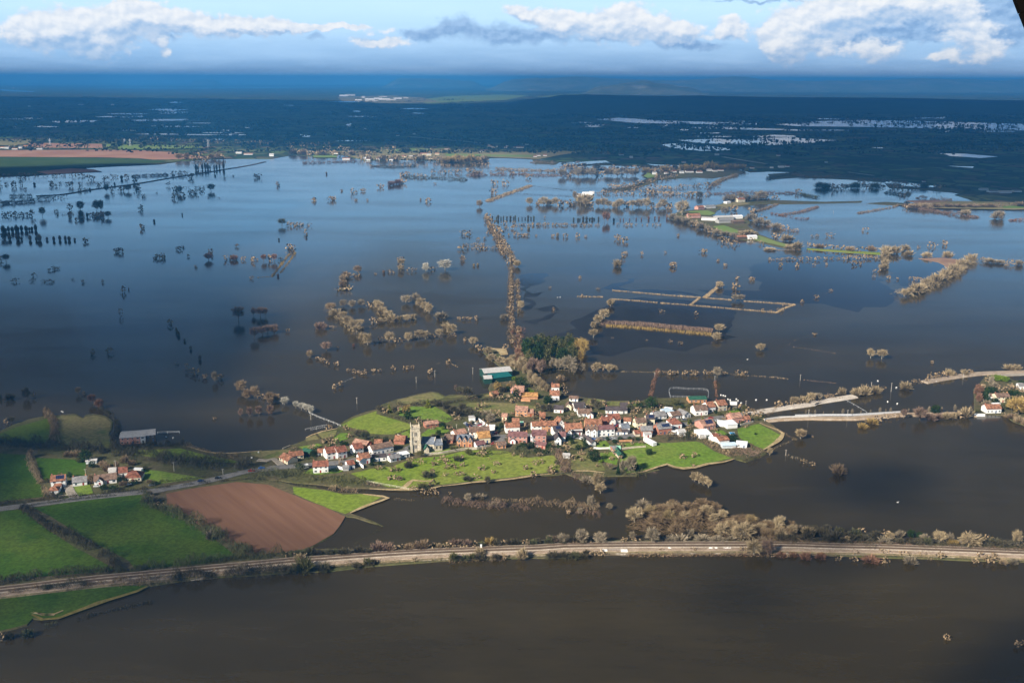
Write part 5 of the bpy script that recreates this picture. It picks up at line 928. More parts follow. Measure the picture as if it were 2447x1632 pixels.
plants('A8', 'russet', 'auto', 'at the sunlit edge of the western flood', '1540,748,70,58;1680,748,70,42;1730,748,70,48;1800,748,38,28;1870,758,38,42;1900,750,20,18;1950,758,48,56;1995,758,44,50;2030,758,48,60;2075,752,40,26;1860,888,32,24;2055,870,24,26;1445,803,22,22', 0); plants('A8', 'brown', 'shrub', 'low in the open western flood', '115,908,54,28;235,908,44,22;335,912,50,24;380,912,50,26;255,867,44,26;400,818,40,26;430,815,32,22;365,828,22,20;615,915,36,22;760,915,20,24;540,895,20,14', 0)
# farm island and the flood to the north-east
plants('A7', 'tan', 'bare', 'beside the flooded farm', '210,168,90,100;575,60,50,36', .3); plants('A7', 'grey', 'auto', 'along the shore of the flooded farm', '150,192,64,42;190,207,74,42;230,217,64,46;280,232,74,42;330,257,84,52;370,272,74,42;430,292,84,42;480,302,84,42;530,312,64,42;490,347,74,32;540,352,74,32;300,240,60,40;250,205,60,40;400,280,60,40;460,330,60,30', .2); plants('A7', 'tan', 'shrub', 'around the flooded farm', '620,292,110,38;790,312,46,42;870,332,120,52;930,382,86,58;880,382,76,38;760,387,110,22;640,332,60,24;700,350,60,24;580,300,50,26', .2); plants('A7', 'grey', 'auto', 'behind the flooded farm', '640,202,94,54;690,227,94,54;740,232,84,42;800,252,84,42;850,262,74,32;910,272,64,22;480,165,60,50;530,140,60,40;640,150,50,36;120,130,60,40;70,130,40,46;700,200,60,40', .1)
plants('A7', 'brown', 'auto', 'on the spit east of the farm', '1010,372,64,32;1070,377,74,36;1130,382,64,32;1200,387,74,32;1260,392,74,36;1330,397,74,32;1395,397,74,46', .2); plants('A7', 'tan', 'auto', 'ending the spit east of the farm', '1490,412,90,66;1540,410,80,60;1480,450,60,60;1480,490,52,52;1470,510,60,44;1610,392,74,48;1630,422,70,40;1740,432,84,42;1870,437,84,52;1430,525,60,24', .1)
plants('A7', 'tan', 'auto', 'along the slanting drowned hedge in the east', '2020,458,84,60;1960,492,84,62;1910,532,104,70;1860,562,104,72;1800,592,104,72;1740,612,94,62;1680,652,104,72;1600,677,54,52;1640,670,60,50;1700,640,70,50;1830,580,70,50;1890,550,70,50', .1); plants('A7', 'grey', 'auto', 'east of the slanting drowned hedge', '2140,467,94,38;2200,472,84,32;2270,477,74,32;2320,482,64,42;2100,460,50,28;1650,575,50,24;1690,578,50,24', .1)
row('A7', 'mauve', 'shrub', 'in the low row on the dark calm water', 760, 450, 920, 450, 9, 22, 16); row('A7', 'mauve', 'shrub', 'in the long low row on the dark calm water', 1120, 446, 1440, 442, 12, 36, 24)
plants('A7', 'tan', 'auto', 'scattered over the eastern flood', '950,450,38,24;1005,450,48,24;1055,452,38,26;825,490,24,26;930,490,27,27;1285,478,38,32;1325,478,22,22;1115,482,18,18;1035,484,24,14;345,404,42,26;155,492,48,32;480,489,27,18;435,457,16,16;1355,267,44,24;1770,367,68,30;1855,354,32,30;1690,374,24,16;1985,168,84,44;2185,194,88,66;2240,490,30,20', 0); plants('A7', 'russet', 'shrub', 'scattered over the eastern flood', '555,572,27,24;645,577,42,24;1135,300,54,24;1055,304,22,18;1025,306,22,14;1410,560,24,16;1505,568,24,24;1560,572,20,16;185,300,16,20', 0)
hedge('A7', '1600,110;1750,140;1900,165;2060,185', 14, 5, 'mauve', 'reddish drowned hedge far out on the right', z=0); hedge('A7', '2260,205;2351,200;2600,195', 10, 4, 'russet', 'russet hedge at the far right edge', z=0); hedge('A7', '1310,158;1420,140;1540,118;1560,105', 6, 3, 'brown', 'brown drowned hedge right of the far farm', z=0); hedge('A7', '660,150;730,130;810,100', 7, 4, 'brown', 'slanting orchard hedge behind the farm', z=0); hedge('A7', '820,170;950,150;1060,118', 8, 4, 'mauve', 'long slanting orchard hedge behind the farm', z=0); hedge('A7', '770,160;790,165;960,195;1000,190', 5, 3.5, 'russet', 'low russet orchard row behind the farm', z=0)
hedge('A7', '740,240;850,262;940,275', 5, 3, 'mauve', 'drowned hedge trailing east from the farm', z=0); hedge('A7', '730,385;850,390;960,385', 4, 2, 'brown', 'drowned scrub below the farm spit', z=0)
# far northern flood (seen small)
plants('B3', 'russet', 'shrub', 'in the far northern flood', '690,642,66,30;665,642,40,26;750,648,50,24;790,650,56,24;535,714,42,26;640,692,60,40;600,700,66,36;670,688,50,34;230,792,40,30;250,792,30,28', 0); plants('B3', 'brown', 'auto', 'in the far northern flood', '130,792,27,24;1335,628,44,34;1230,692,54,30;1295,692,48,28;1445,658,44,24;1120,636,80,32;1225,752,50,34;365,750,24,44;385,744,22,16;430,736,36,24;300,735,16,16;385,792,18,18;825,800,34,28;1140,830,44,44;870,692,22,14;780,790,14,16;455,792,14,14;205,632,14,18', 0)
row('B3', 'tan', 'auto', 'in the long tree row across the far flood', 1450, 818, 2300, 838, 24, 52, 46); row('B3', 'brown', 'auto', 'in the hedgerow by the far white farm', 1860, 750, 2340, 750, 14, 36, 24); row('B3', 'brown', 'shrub', 'in the far orchard rows', 1950, 712, 2340, 728, 14, 34, 20); row('B3', 'grey', 'auto', 'in the far sunlit tree line', 1650, 645, 2100, 640, 16, 44, 40); row('B3', 'dark', 'auto', 'in the shaded far shore trees', 1640, 600, 2340, 606, 20, 40, 30)
plants('B3', 'tan', 'auto', 'round the far white farm', '1780,800,120,60;1740,780,40,40;1720,790,30,60;1810,790,50,40;1760,800,60,40', .4); hedge('B3', '1190,797;1300,755;1450,702', 12, 3.5, 'brown', 'slanting bank with scrub in the far flood', z=0); hedge('B3', '1460,702;1700,730;1860,745', 3, 1.6, 'dark', 'thin dark hedge line in the far flood', z=0, dens=.6); hedge('B3', '1350,748;1700,768', 3, 1.6, 'dark', 'second thin dark hedge line in the far flood', z=0, dens=.6)
row('B3', 'brown', 'auto', 'along the far northern shore', 0, 512, 480, 520, 14, 50, 34); row('B3', 'tan', 'auto', 'along the sunlit far shore', 420, 545, 1180, 552, 24, 52, 34); row('B3', 'gold', 'auto', 'behind the sunlit far shore', 900, 560, 1150, 562, 8, 60, 40); row('B3', 'grey', 'auto', 'scattered along the far northern shallows', 480, 585, 1200, 580, 16, 34, 20); row('B3', 'dark', 'auto', 'above the sunlit far shore', 0, 480, 900, 500, 14, 60, 30); row('B3', 'brown', 'auto', 'in the far shallows', 850, 625, 1600, 620, 18, 36, 22)
row('B4', 'gold', 'auto', 'in the far sunlit hamlet', 420, 525, 900, 505, 16, 60, 36); row('B4', 'brown', 'auto', 'on the road to the far sunlit hamlet', 260, 605, 560, 545, 12, 40, 24); row('B4', 'mauve', 'shrub', 'in the far orchard below the hamlet', 480, 600, 780, 590, 12, 36, 18); row('B4', 'brown', 'shrub', 'in the lower far orchard below the hamlet', 440, 632, 720, 640, 12, 40, 20); row('B4', 'dark', 'auto', 'in the shaded far shore to the right', 1300, 600, 1900, 600, 14, 50, 26); row('B4', 'grey', 'auto', 'behind the far right farm', 830, 670, 1080, 660, 8, 50, 36); row('B4', 'brown', 'auto', 'on the far right shore', 1750, 705, 2340, 695, 12, 70, 26)
plants('B4', 'dark', 'auto', 'alone in the far right flood', '1195,628,30,26;1330,605,50,40;1380,608,40,30;1755,655,30,40;1690,630,60,16;1730,640,40,18;690,650,40,34;740,600,20,14', 0)
row('B2', 'brown', 'auto', 'at the foot of the far brown field', 1230, 612, 1530, 606, 12, 44, 40); row('B2', 'dark', 'auto', 'along the dark far shore', 0, 722, 560, 722, 10, 60, 26); row('B2', 'dark', 'auto', 'beyond the far brown field', 1000, 480, 2300, 520, 22, 60, 30); row('B2', 'tan', 'auto', 'between the far fields', 40, 532, 720, 532, 12, 36, 22); row('B2', 'grey', 'fan', 'in the far shallows', 1340, 680, 1530, 672, 10, 18, 46)
FE = [('B4', '1040,552;1110,540;1180,524', 'between the nearer far-right pools'), ('B4', '1170,532;1230,545;1330,545;1480,536', 'along the square far-right pools'), ('B4', '1430,592;1540,588;1640,590', 'before the far-right shore'), ('B4', '1310,602;1350,600;1390,606', 'round the far-right spinney'), ('B4', '1640,625;1700,632;1740,640', 'on the far-right spit'), ('B4', '1800,652;1880,658;1980,668', 'on the mud of the far-right shore'), ('B4', '1900,592;2000,600;2060,612', 'along the far-right waterline'), ('B4', '730,632;850,630;1000,628;1190,628', 'straight across the far-right water'), ('B4', '1210,632;1260,645;1295,650', 'slanting into the far-right water'), ('B4', '1500,560;1640,562;1760,575', 'at the back of the far-right flood'),
 ('B3', '1640,565;1800,575;1950,570', 'at the back of the far central flood'), ('B3', '1650,590;1850,598;2050,596', 'before the shaded far shore'), ('B3', '2000,585;2200,590;2351,590', 'below the shaded far hamlet'), ('B3', '1240,600;1400,606;1600,612', 'along the far central shallows'), ('B3', '480,582;620,588;750,580', 'curving in the far northern shallows'), ('B3', '400,552;330,556;60,566', 'of the low bank by the far waterside'), ('B3', '900,556;1100,562;1180,548', 'fringing the far sunlit shore'), ('B3', '1450,560;1600,566', 'fringing the end of the far sunlit shore'), ('B3', '680,650;900,658;1060,668', 'across the far northern flood'), ('B3', '1080,640;1350,632;1500,640;1700,640', 'across the far central flood'), ('B4', '200,610;330,604;430,560;550,530', 'on the bank up to the far hamlet'), ('B4', '760,585;800,560;880,535', 'below the right end of the far hamlet')]
for i, (fr, s_, lab) in enumerate(FE): hedge(fr, s_, 12, 5.5, ('dark', 'brown', 'dark', 'mauve')[i % 4], ('dark', 'brown', 'dark', 'purplish')[i % 4] + ' drowned hedge ' + lab, z=0, lump=1.0)
# more garden growth between the village houses
grng = random.Random(3)
def scatter(fr, s, n, color, form, place, wpx):
    q = [src(fr, x, y) for x, y in nums(s)]; out = []
    x0, x1 = min(a for a, b in q), max(a for a, b in q); y0, y1 = min(b for a, b in q), max(b for a, b in q)
    while len(out) < n:
        x, y = grng.uniform(x0, x1), grng.uniform(y0, y1); ins = False
        for i in range(len(q)):
            a, b = q[i - 1], q[i]
            if (a[1] > y) != (b[1] > y) and x < (b[0] - a[0]) * (y - a[1]) / (b[1] - a[1]) + a[0]: ins = not ins
        if ins: w_ = wpx * grng.uniform(.6, 1.4); out.append('%.1f,%.1f,%.1f,%.1f' % (x, y, w_, w_ * grng.uniform(.6, 1.1)))
    plants('S', color, form, place, ';'.join(out), .5)
for s_, nm in (('1330,960;1560,960;1620,1000;1560,1040;1340,1045', 'in the middle gardens'), ('1100,990;1330,990;1340,1075;1180,1075;1080,1040', 'in the terrace backyards'), ('1590,960;1830,970;1800,1060;1640,1050', 'in the eastern plots'), ('1290,1060;1500,1060;1500,1110;1320,1130', 'in the lower gardens'), ('760,1050;920,1060;900,1120;780,1110', 'between the western houses')):
    scatter('S', s_, 13, 'dark', 'shrub', nm, 11); scatter('S', s_, 7, 'green', 'leafy', nm, 9); scatter('S', s_, 5, 'brown', 'shrub', nm, 11)
plant_all()

# ------------------------------------------------------------------ buildings
def tiles(name, c, var=.25):
    a = tuple(v * (1 - var) for v in c); b_ = tuple(min(1, v * (1 + var)) for v in c); d_ = tuple(v * (1 - var * 1.7) for v in c)
    return noisy(name, (a, b_, d_), .55, .85, fine=3.0, spec=.12)
RF = {'terra': tiles('terracotta_tiles', (.27, .125, .075), .42), 'red': tiles('red_tiles', (.215, .085, .055), .4), 'brown': tiles('brown_tiles', (.17, .11, .08), .35), 'grey': tiles('grey_slates', (.21, .20, .195)), 'slate': tiles('blue_grey_slates', (.15, .165, .19)),
 'dark': tiles('dark_tiles', (.075, .06, .06)), 'orange': tiles('lichened_tiles', (.38, .20, .075), .35), 'green': tiles('green_sheeting', (.03, .095, .06)), 'salmon': tiles('salmon_tiles', (.34, .19, .135), .35), 'white': tiles('white_sheeting', (.72, .72, .72), .06), 'lgrey': tiles('pale_grey_sheeting', (.42, .40, .38), .12), 'plum': tiles('plum_tiles', (.17, .085, .08)), 'teal': tiles('teal_sheeting', (.012, .105, .105), .12), 'blue': tiles('blue_sheeting', (.45, .55, .62), .1)}
WL = {'white': plain('white_render', (.78, .76, .72), .8, .1, var=.06, scale=.6), 'cream': plain('cream_render', (.70, .61, .43), .85, .1, var=.08), 'stone': noisy('pale_stone_walling', ((.46, .39, .29), (.58, .51, .40), (.38, .32, .24)), .5, fine=2.0), 'brick': noisy('red_brick', ((.30, .12, .08), (.38, .17, .11)), .6, fine=2.5), 'pink': noisy('pink_brick', ((.42, .21, .165), (.50, .27, .21)), .5, fine=2.5), 'orange': noisy('orange_brick', ((.45, .22, .11), (.54, .29, .16)), .5, fine=2.5), 'green': plain('green_cladding', (.014, .05, .036), .6, .3), 'grey': plain('grey_boarding', (.34, .33, .31), .8), 'timber': plain('dark_timber', (.09, .065, .045), .85), 'pale': plain('pale_cladding', (.55, .58, .58), .6)}
GLASS = plain('window_glass', (.02, .025, .03), .12, .5, var=.05); FRAMEW = plain('white_frame_paint', (.75, .75, .73), .6); DOORM = [plain('dark_door_paint', (.05, .06, .07), .5), plain('red_door_paint', (.3, .04, .03), .5), plain('blue_door_paint', (.05, .1, .2), .5)]
SOLAR = plain('solar_glass', (.01, .02, .06), .15, .5, var=.1)
class Frm:
    """a local frame: front edge from a to b, depth to the back"""
    def __init__(s, a, b, org):
        s.a = a - org; e = b - a; s.w = e.length; s.x = e.normalized(); s.y = Vector((-s.x.y, s.x.x, 0))
        if s.y.y < 0 and abs(s.x.x) > .3: s.a = b - org; s.x = -s.x; s.y = Vector((-s.x.y, s.x.x, 0))
    def __call__(s, u, v, z): return s.a + s.x * u + s.y * v + Vector((0, 0, z))
def fbox(m, F, u0, v0, z0, u1, v1, z1, mi=0):
    m.add([F(u0, v0, z0), F(u1, v0, z0), F(u1, v1, z0), F(u0, v1, z0), F(u0, v0, z1), F(u1, v0, z1), F(u1, v1, z1), F(u0, v1, z1)], [(0, 3, 2, 1), (4, 5, 6, 7), (0, 1, 5, 4), (1, 2, 6, 5), (2, 3, 7, 6), (3, 0, 4, 7)], mi)
def slab(m, q, th):
    """a thick roof plane over four corners"""
    n = (q[1] - q[0]).cross(q[3] - q[0]).normalized(); n = n if n.z > 0 else -n
    m.add(list(q) + [p + n * th for p in q], [(0, 3, 2, 1), (4, 5, 6, 7), (0, 1, 5, 4), (1, 2, 6, 5), (2, 3, 7, 6), (3, 0, 4, 7)])
def volume(F, d, eh, rr, orient, wall, roof, wm, rm, parent):
    w = F.w; m, r = MB(), MB(); ov, th = .35, .18
    if orient in 'ag':
        if orient == 'a':
            prof = lambda u: [F(u, 0, -.6), F(u, d, -.6), F(u, d, eh), F(u, d / 2, eh + rr), F(u, 0, eh)]
            A, B = prof(0), prof(w)
            k = rr / (d / 2); z0 = eh - ov * k + .03
            slab(r, [F(-ov, -ov, z0), F(w + ov, -ov, z0), F(w + ov, d / 2, eh + rr + .03), F(-ov, d / 2, eh + rr + .03)], th)
            slab(r, [F(w + ov, d + ov, z0), F(-ov, d + ov, z0), F(-ov, d / 2, eh + rr + .03), F(w + ov, d / 2, eh + rr + .03)], th)
        else:
            prof = lambda v: [F(0, v, -.6), F(w, v, -.6), F(w, v, eh), F(w / 2, v, eh + rr), F(0, v, eh)]
            A, B = prof(0), prof(d)
            k = rr / (w / 2); z0 = eh - ov * k + .03
            slab(r, [F(-ov, d + ov, z0), F(-ov, -ov, z0), F(w / 2, -ov, eh + rr + .03), F(w / 2, d + ov, eh + rr + .03)], th)
            slab(r, [F(w + ov, -ov, z0), F(w + ov, d + ov, z0), F(w / 2, d + ov, eh + rr + .03), F(w / 2, -ov, eh + rr + .03)], th)
        m.add(A + B, [(0, 1, 6, 5), (1, 2, 7, 6), (2, 3, 8, 7), (3, 4, 9, 8), (4, 0, 5, 9), (4, 3, 2, 1, 0), (5, 6, 7, 8, 9)])
    else:
        fbox(m, F, 0, 0, -.6, w, d, eh)
        if orient == 'f': fbox(r, F, -.2, -.2, eh + .02, w + .2, d + .2, eh + .22)
        elif orient == 'm':
            slab(r, [F(-.3, -.3, eh + .03), F(w + .3, -.3, eh + .03), F(w + .3, d, eh + rr), F(-.3, d, eh + rr)], .15)
            m.add([F(0, 0, eh), F(w, 0, eh), F(w, d, eh), F(0, d, eh), F(0, d, eh + rr - .05), F(w, d, eh + rr - .05)], [(0, 3, 4), (1, 5, 2), (3, 2, 5, 4)])
        elif orient == 'h':
            i = min(d / 2, w * .4); c = [F(-ov, -ov, eh), F(w + ov, -ov, eh), F(w + ov, d + ov, eh), F(-ov, d + ov, eh)]; t0, t1 = F(i, d / 2, eh + rr), F(w - i, d / 2, eh + rr)
            r.add(c + [t0, t1], [(0, 1, 5, 4), (1, 2, 5), (2, 3, 4, 5), (3, 0, 4), (3, 2, 1, 0)])
    m.build('wall', wm, parent); return r.build('roof', rm, parent)
def window(F, u, z, w_, h, parent, side='front'):
    m = MB()
    if side == 'front':
        fbox(m, F, u - w_ / 2 - .08, -.07, z - .08, u + w_ / 2 + .08, .05, z + h + .08, 0); fbox(m, F, u - w_ / 2, -.09, z, u - .04, .04, z + h, 1); fbox(m, F, u + .04, -.09, z, u + w_ / 2, .04, z + h, 1)
    else:
        fbox(m, F, -.07, u - w_ / 2 - .08, z - .08, .05, u + w_ / 2 + .08, z + h + .08, 0); fbox(m, F, -.09, u - w_ / 2, z, .04, u + w_ / 2, z + h, 1)
    m.build('window', [FRAMEW, GLASS], parent)
hrng = random.Random(5)
HOUSES = []
def H(fr, label, wall, roof, vols, chim=1, cat='house', name='house', solar=0, win=True, z=.55, group=None):
    V = [v.split(',') for v in vols.split(';')]
    pts = [(P(fr, float(v[0]), float(v[1]), z), P(fr, float(v[2]), float(v[3]), z)) for v in V]
    org = (pts[0][0] + pts[0][1]) / 2
    root = empty(name, org); tag(root, label, cat, group)
    roofs = []
    for (a, b), v in zip(pts, V):
        F = Frm(a, b, org); d, eh, rr = float(v[4]), float(v[5]) * .93, float(v[6]) * .92; o = v[7] if len(v) > 7 else 'a'
        wm = WL[v[8]] if len(v) > 8 and v[8] else WL[wall]; rm = RF[v[9]] if len(v) > 9 else RF[roof]
        r = volume(F, d, eh, rr, o, wall, roof, wm, rm, root); roofs.append((r, F, d, eh, rr, o))
        if win:
            nst = 2 if eh > 4.2 else 1; n = max(1, int(F.w / 3.0))
            for s in range(nst):
                for i in range(n):
                    u = F.w * (i + .5) / n + hrng.uniform(-.25, .25); zz = .9 + s * 2.55
                    if zz + 1.2 > eh: continue
                    if s == 0 and i == n // 2:
                        m = MB(); fbox(m, F, u - .5, -.06, 0, u + .5, .05, 2.05); m.build('door', hrng.choice(DOORM), root)
                    else: window(F, u, zz, hrng.choice((1.0, 1.25, 1.5)), 1.15, root)
            if o == 'a' and eh > 4: window(F, d * .5, 3.4, 1.0, 1.1, root, 'side')
            if o == 'g' and rr > 1.5 and eh > 2.4: window(F, F.w / 2, eh + .1, .9, .9, root)
    r, F, d, eh, rr, o = roofs[0]
    for c in range(chim):
        u = (.6 if c == 0 else F.w - .6) if o != 'g' else F.w / 2; v_ = d / 2 if o != 'g' else (d * .3 if c == 0 else d - .6)
        m = MB(); fbox(m, F, u - .4, v_ - .32, eh + rr * .6, u + .4, v_ + .32, eh + rr + 1.0); q = F(u, v_, eh + rr + 1.0); m.tube(q, q + Vector((0, 0, .35)), .14, .11, 6, 0)
        m.build('chimney', WL['brick'] if c == 0 else WL['orange'], r)
    if solar:
        k = rr / (d / 2); m = MB()
        for j in range(solar):
            u0 = F.w * .35 + j * 1.25
            if u0 + 1.1 < F.w: slab(m, [F(u0, d * .12, eh + d * .12 * k + .28), F(u0 + 1.1, d * .12, eh + d * .12 * k + .28), F(u0 + 1.1, d * .42, eh + d * .42 * k + .28), F(u0, d * .42, eh + d * .42 * k + .28)], .05)
        m.build('solar_panel', SOLAR, r)
    return root
# western end of the village
H('Z1', 'long low cream farmhouse with an L-shaped terracotta roof at the west end of the village', 'cream', 'terra', '415,1115,562,1098,7,2.8,2.2;302,1120,392,1165,8,2.6,2.4', 1)
H('Z1', 'dark green roofed shed behind the long low farmhouse', 'timber', 'green', '540,1052,628,1072,6,2.3,1.4', 0, 'shed', 'shed', win=False)
H('Z1', 'small cottage with a terracotta roof just left of the tall white pair', 'white', 'terra', '715,1072,765,1070,6,2.6,2', 0)
H('Z1', 'tall white house with red roof, left one of a close pair', 'white', 'red', '815,1115,912,1098,8.5,5.2,3', 1); H('Z1', 'tall white house with red roof, right one of a close pair', 'white', 'red', '930,1108,1030,1086,8.5,5.2,3', 1)
H('Z1', 'orange-roofed outbuilding behind the white houses', 'brick', 'salmon', '1090,962,1235,990,7,2.6,2', 0, 'outbuilding', 'outbuilding', win=False)
H('Z1', 'detached white house with red roof before the orange outbuilding', 'white', 'red', '1112,1072,1205,1052,8,5.2,3', 1); H('Z1', 'long white cottage row under a mossy brown roof', 'white', 'brown', '1300,1068,1525,1022,8,4.4,2.5', 2)
H('Z1', 'small terracotta roof peeping over the long white cottages', 'brick', 'terra', '1320,975,1400,975,6,3,2', 0, win=False)
H('Z1', 'white house with terracotta roof and rear wing beside the lane bend', 'white', 'terra', '1165,1165,1275,1148,8,4.5,2.5;1128,1150,1165,1172,5,3.5,1.5,a', 1)
H('Z1', 'white garage block with flat dark roof', 'white', 'dark', '1300,1132,1450,1122,7,2.7,.6,f', 0, 'garage', 'garage'); H('Z1', 'grey-roofed white cottage at the edge of the pasture', 'white', 'grey', '1495,1142,1600,1118,6,2.6,2', 0); H('Z1', 'long white flat-roofed building near the church tower', 'white', 'white', '1602,1102,1700,1082,6,2.6,.5,f', 0, 'building', 'outbuilding')
H('Z1', 'white two-storey house with red roof standing lowest on the west side', 'white', 'red', '665,1260,828,1250,8,5,2.8', 2); H('Z1', 'small white house with red roof and grey lean-to below the lane', 'white', 'red', '1040,1217,1112,1205,7,3.2,2.2;982,1232,1045,1230,5,2,1.4,a,grey,grey', 0)
H('Z1', 'large orange-tiled barn behind the church tower', 'brick', 'terra', '1530,945,1640,950,11,2.6,2.6', 0, 'barn', 'barn', win=False)
# around the church
H('Z2', 'white cottage with pinkish roof left of the inn', 'white', 'salmon', '622,905,742,882,8,4.5,2.4', 1); H('Z2', 'orange brick schoolhouse with white bands and three front gables', 'orange', 'slate', '635,968,800,975,9,5,3;640,972,685,973,3,5,3.2,g;695,974,740,975,3,5.2,3.2,g;752,976,796,976,3,5,3.2,g', 2)
H('Z2', 'long white inn with dark brown roof beside the car park', 'white', 'brown', '772,882,985,872,9,5,2.6', 2); H('Z2', 'cream stone house under a broad golden-orange lichened roof', 'cream', 'orange', '868,942,995,930,9,4.5,3.6', 1)
H('Z2', 'low white annexe with dark purple roof below the golden-roofed house', 'white', 'plum', '848,992,940,976,6,2.6,2', 0, 'annexe', 'outbuilding'); H('Z2', 'small brick outbuilding with brown roof beside the orchard', 'orange', 'brown', '1070,996,1160,990,6,2.6,2', 0, 'outbuilding', 'outbuilding'); H('Z2', 'big weathered brown-roofed barn right of the church', 'brick', 'brown', '495,932,590,938,10,2.6,2.8', 0, 'barn', 'barn', win=False)
H('Z2', 'long low brick stable with terracotta roof behind the church', 'brick', 'salmon', '300,775,440,757,6,2.6,2', 0, 'stable', 'outbuilding'); H('Z2', 'little white store with a blue and yellow front at the top of the car park', 'white', 'lgrey', '765,702,832,700,5,3,.5,f', 0, 'store', 'outbuilding', win=False); H('Z2', 'white block at the end of the long garden wall', 'white', 'white', '978,805,1040,806,5,3.4,.5,f', 0, 'outbuilding', 'outbuilding', win=False)
H('Z2', 'white house with terracotta roof and brick chimney wing east of the car park', 'white', 'terra', '1160,828,1308,820,7,4.6,2.5;1228,768,1300,768,6,4.5,2.4', 1); H('Z2', 'large orange brick house with salmon roof alone above the village', 'orange', 'salmon', '1260,647,1390,652,9,5,2.6;1392,652,1458,648,7,3,2.2', 1); H('Z2', 'small salmon-roofed house left of the large orange brick house', 'cream', 'salmon', '1115,688,1168,692,6,3,2', 0); H('Z2', 'narrow brick house with terracotta roof right of the large orange brick house', 'brick', 'terra', '1520,695,1580,695,6,4,2.2', 1)
H('Z2', 'pink brick terrace with plum roof and white porch', 'pink', 'plum', '1185,930,1385,936,8,5.3,2.6;1205,940,1262,942,3,2.6,1.6,g,white', 2); H('Z2', 'taller pink brick terrace with a white gable end', 'pink', 'plum', '1440,932,1590,932,9,6.4,2.6;1424,925,1442,936,3,6,2.2,g,white;1470,985,1580,1000,6,2.8,1.5,a', 2)
H('Z2', 'long street terrace half white, half orange brick under rusty tiles', 'orange', 'terra', '1545,812,1700,806,8,5,2.5;1445,818,1543,813,8,5,2.5,a,white', 2); H('Z2', 'rose brick farmhouse in the northern farm', 'pink', 'salmon', '1250,422,1350,425,10,4.2,3.2;1210,400,1250,410,6,3,2', 1); H('Z2', 'long orange-roofed stable with low brick wall in the northern farm', 'orange', 'orange', '1325,467,1500,466,8,2.6,2.4', 0, 'stable', 'outbuilding', win=False); H('Z2', 'small orange-roofed shed at the waterside of the northern farm', 'orange', 'terra', '1018,442,1082,432,6,2.4,2', 0, 'shed', 'shed', win=False)
H('Z2', 'big green barn with a long pale roof and flooded yard', 'green', 'lgrey', '930,255,1225,228,15,6.0,2.2', 0, 'barn', 'barn', win=False, z=.1); H('Z2', 'open-fronted green barn with teal roof', 'green', 'teal', '1015,292,1225,264,10,4.2,1.6,m', 0, 'barn', 'barn', win=False, z=.2); H('Z2', 'small green barn with beige roof at the end of the teal one', 'green', 'lgrey', '928,300,1012,296,10,4.6,1.8', 0, 'barn', 'barn', win=False, z=.2)
# middle and north of the village
H('Z3', 'white cottage with orange roof, farther of two by the flooded lane', 'white', 'terra', '85,404,172,404,7,3.8,2.4', 1); H('Z3', 'white cottage with orange roof, nearer of two by the flooded lane', 'white', 'terra', '65,507,172,509,9,4.6,3.2', 1); H('Z3', 'white bungalow with grey-brown roof at the northern waterside', 'white', 'brown', '285,517,385,521,6,2.6,1.6', 0, 'bungalow', 'bungalow'); H('Z3', 'white bungalow with dark brown roof beside the northern trees', 'white', 'dark', '112,645,218,650,8,3,2.4', 0, 'bungalow', 'bungalow')
H('Z3', 'little cream gable-fronted house north of the street', 'cream', 'brown', '245,614,310,617,7,3.4,2.2,g', 0); H('Z3', 'broad house with a large near-black roof and white gables', 'white', 'dark', '350,635,475,628,11,3,3.4;440,628,480,625,4,3.2,2.4,g', 0); H('Z3', 'low cottage with a long mottled brown roof', 'white', 'brown', '390,692,545,688,8,2.8,2.6;492,706,560,708,4,2.6,2,g', 1)
H('Z3', 'long white bungalow with black-brown roof behind the red-roofed villa', 'white', 'dark', '700,655,858,658,8,2.8,2.2', 1, 'bungalow', 'bungalow'); H('Z3', 'white bungalow at the right end of the black-roofed row', 'white', 'dark', '866,660,945,655,8,2.8,2', 0, 'bungalow', 'bungalow'); H('Z3', 'white bungalow with dark roof nearest the northern meadow', 'white', 'dark', '866,610,945,612,8,2.8,2.4', 0, 'bungalow', 'bungalow')
H('Z3', 'large white villa with red-brown roof and front gable', 'white', 'red', '740,797,868,784,9,5,3.4;748,800,812,796,3,4.6,2.8,g', 1); H('Z3', 'small white cottage with rusty gable right of the villa', 'white', 'terra', '905,775,985,778,6,2.6,2.2', 0); H('Z3', 'orange brick terrace with white bay windows', 'orange', 'terra', '470,850,655,846,8,5.6,2.6', 2); H('Z3', 'dark red-roofed house wedged beside the orange brick terrace', 'brick', 'red', '662,806,730,802,8,4.2,2.8', 1)
H('Z3', 'tall white house front with three small brown gables', 'white', 'brown', '470,922,605,926,9,5.6,2;480,926,520,926,2,5.6,1.6,g;545,927,590,928,2,5.6,1.6,g', 1); H('Z3', 'long white terrace with maroon roof on the main street', 'white', 'plum', '608,918,800,906,8,5.6,2.3', 2); H('Z3', 'low white cottage with brown roof at the end of the white terrace', 'white', 'brown', '806,902,880,897,7,3,2', 0); H('Z3', 'white house with grey slate roof east of the white terrace', 'white', 'slate', '882,882,972,877,8,4.6,2.4;885,898,950,896,4,2.6,1.4,a,white,dark', 0)
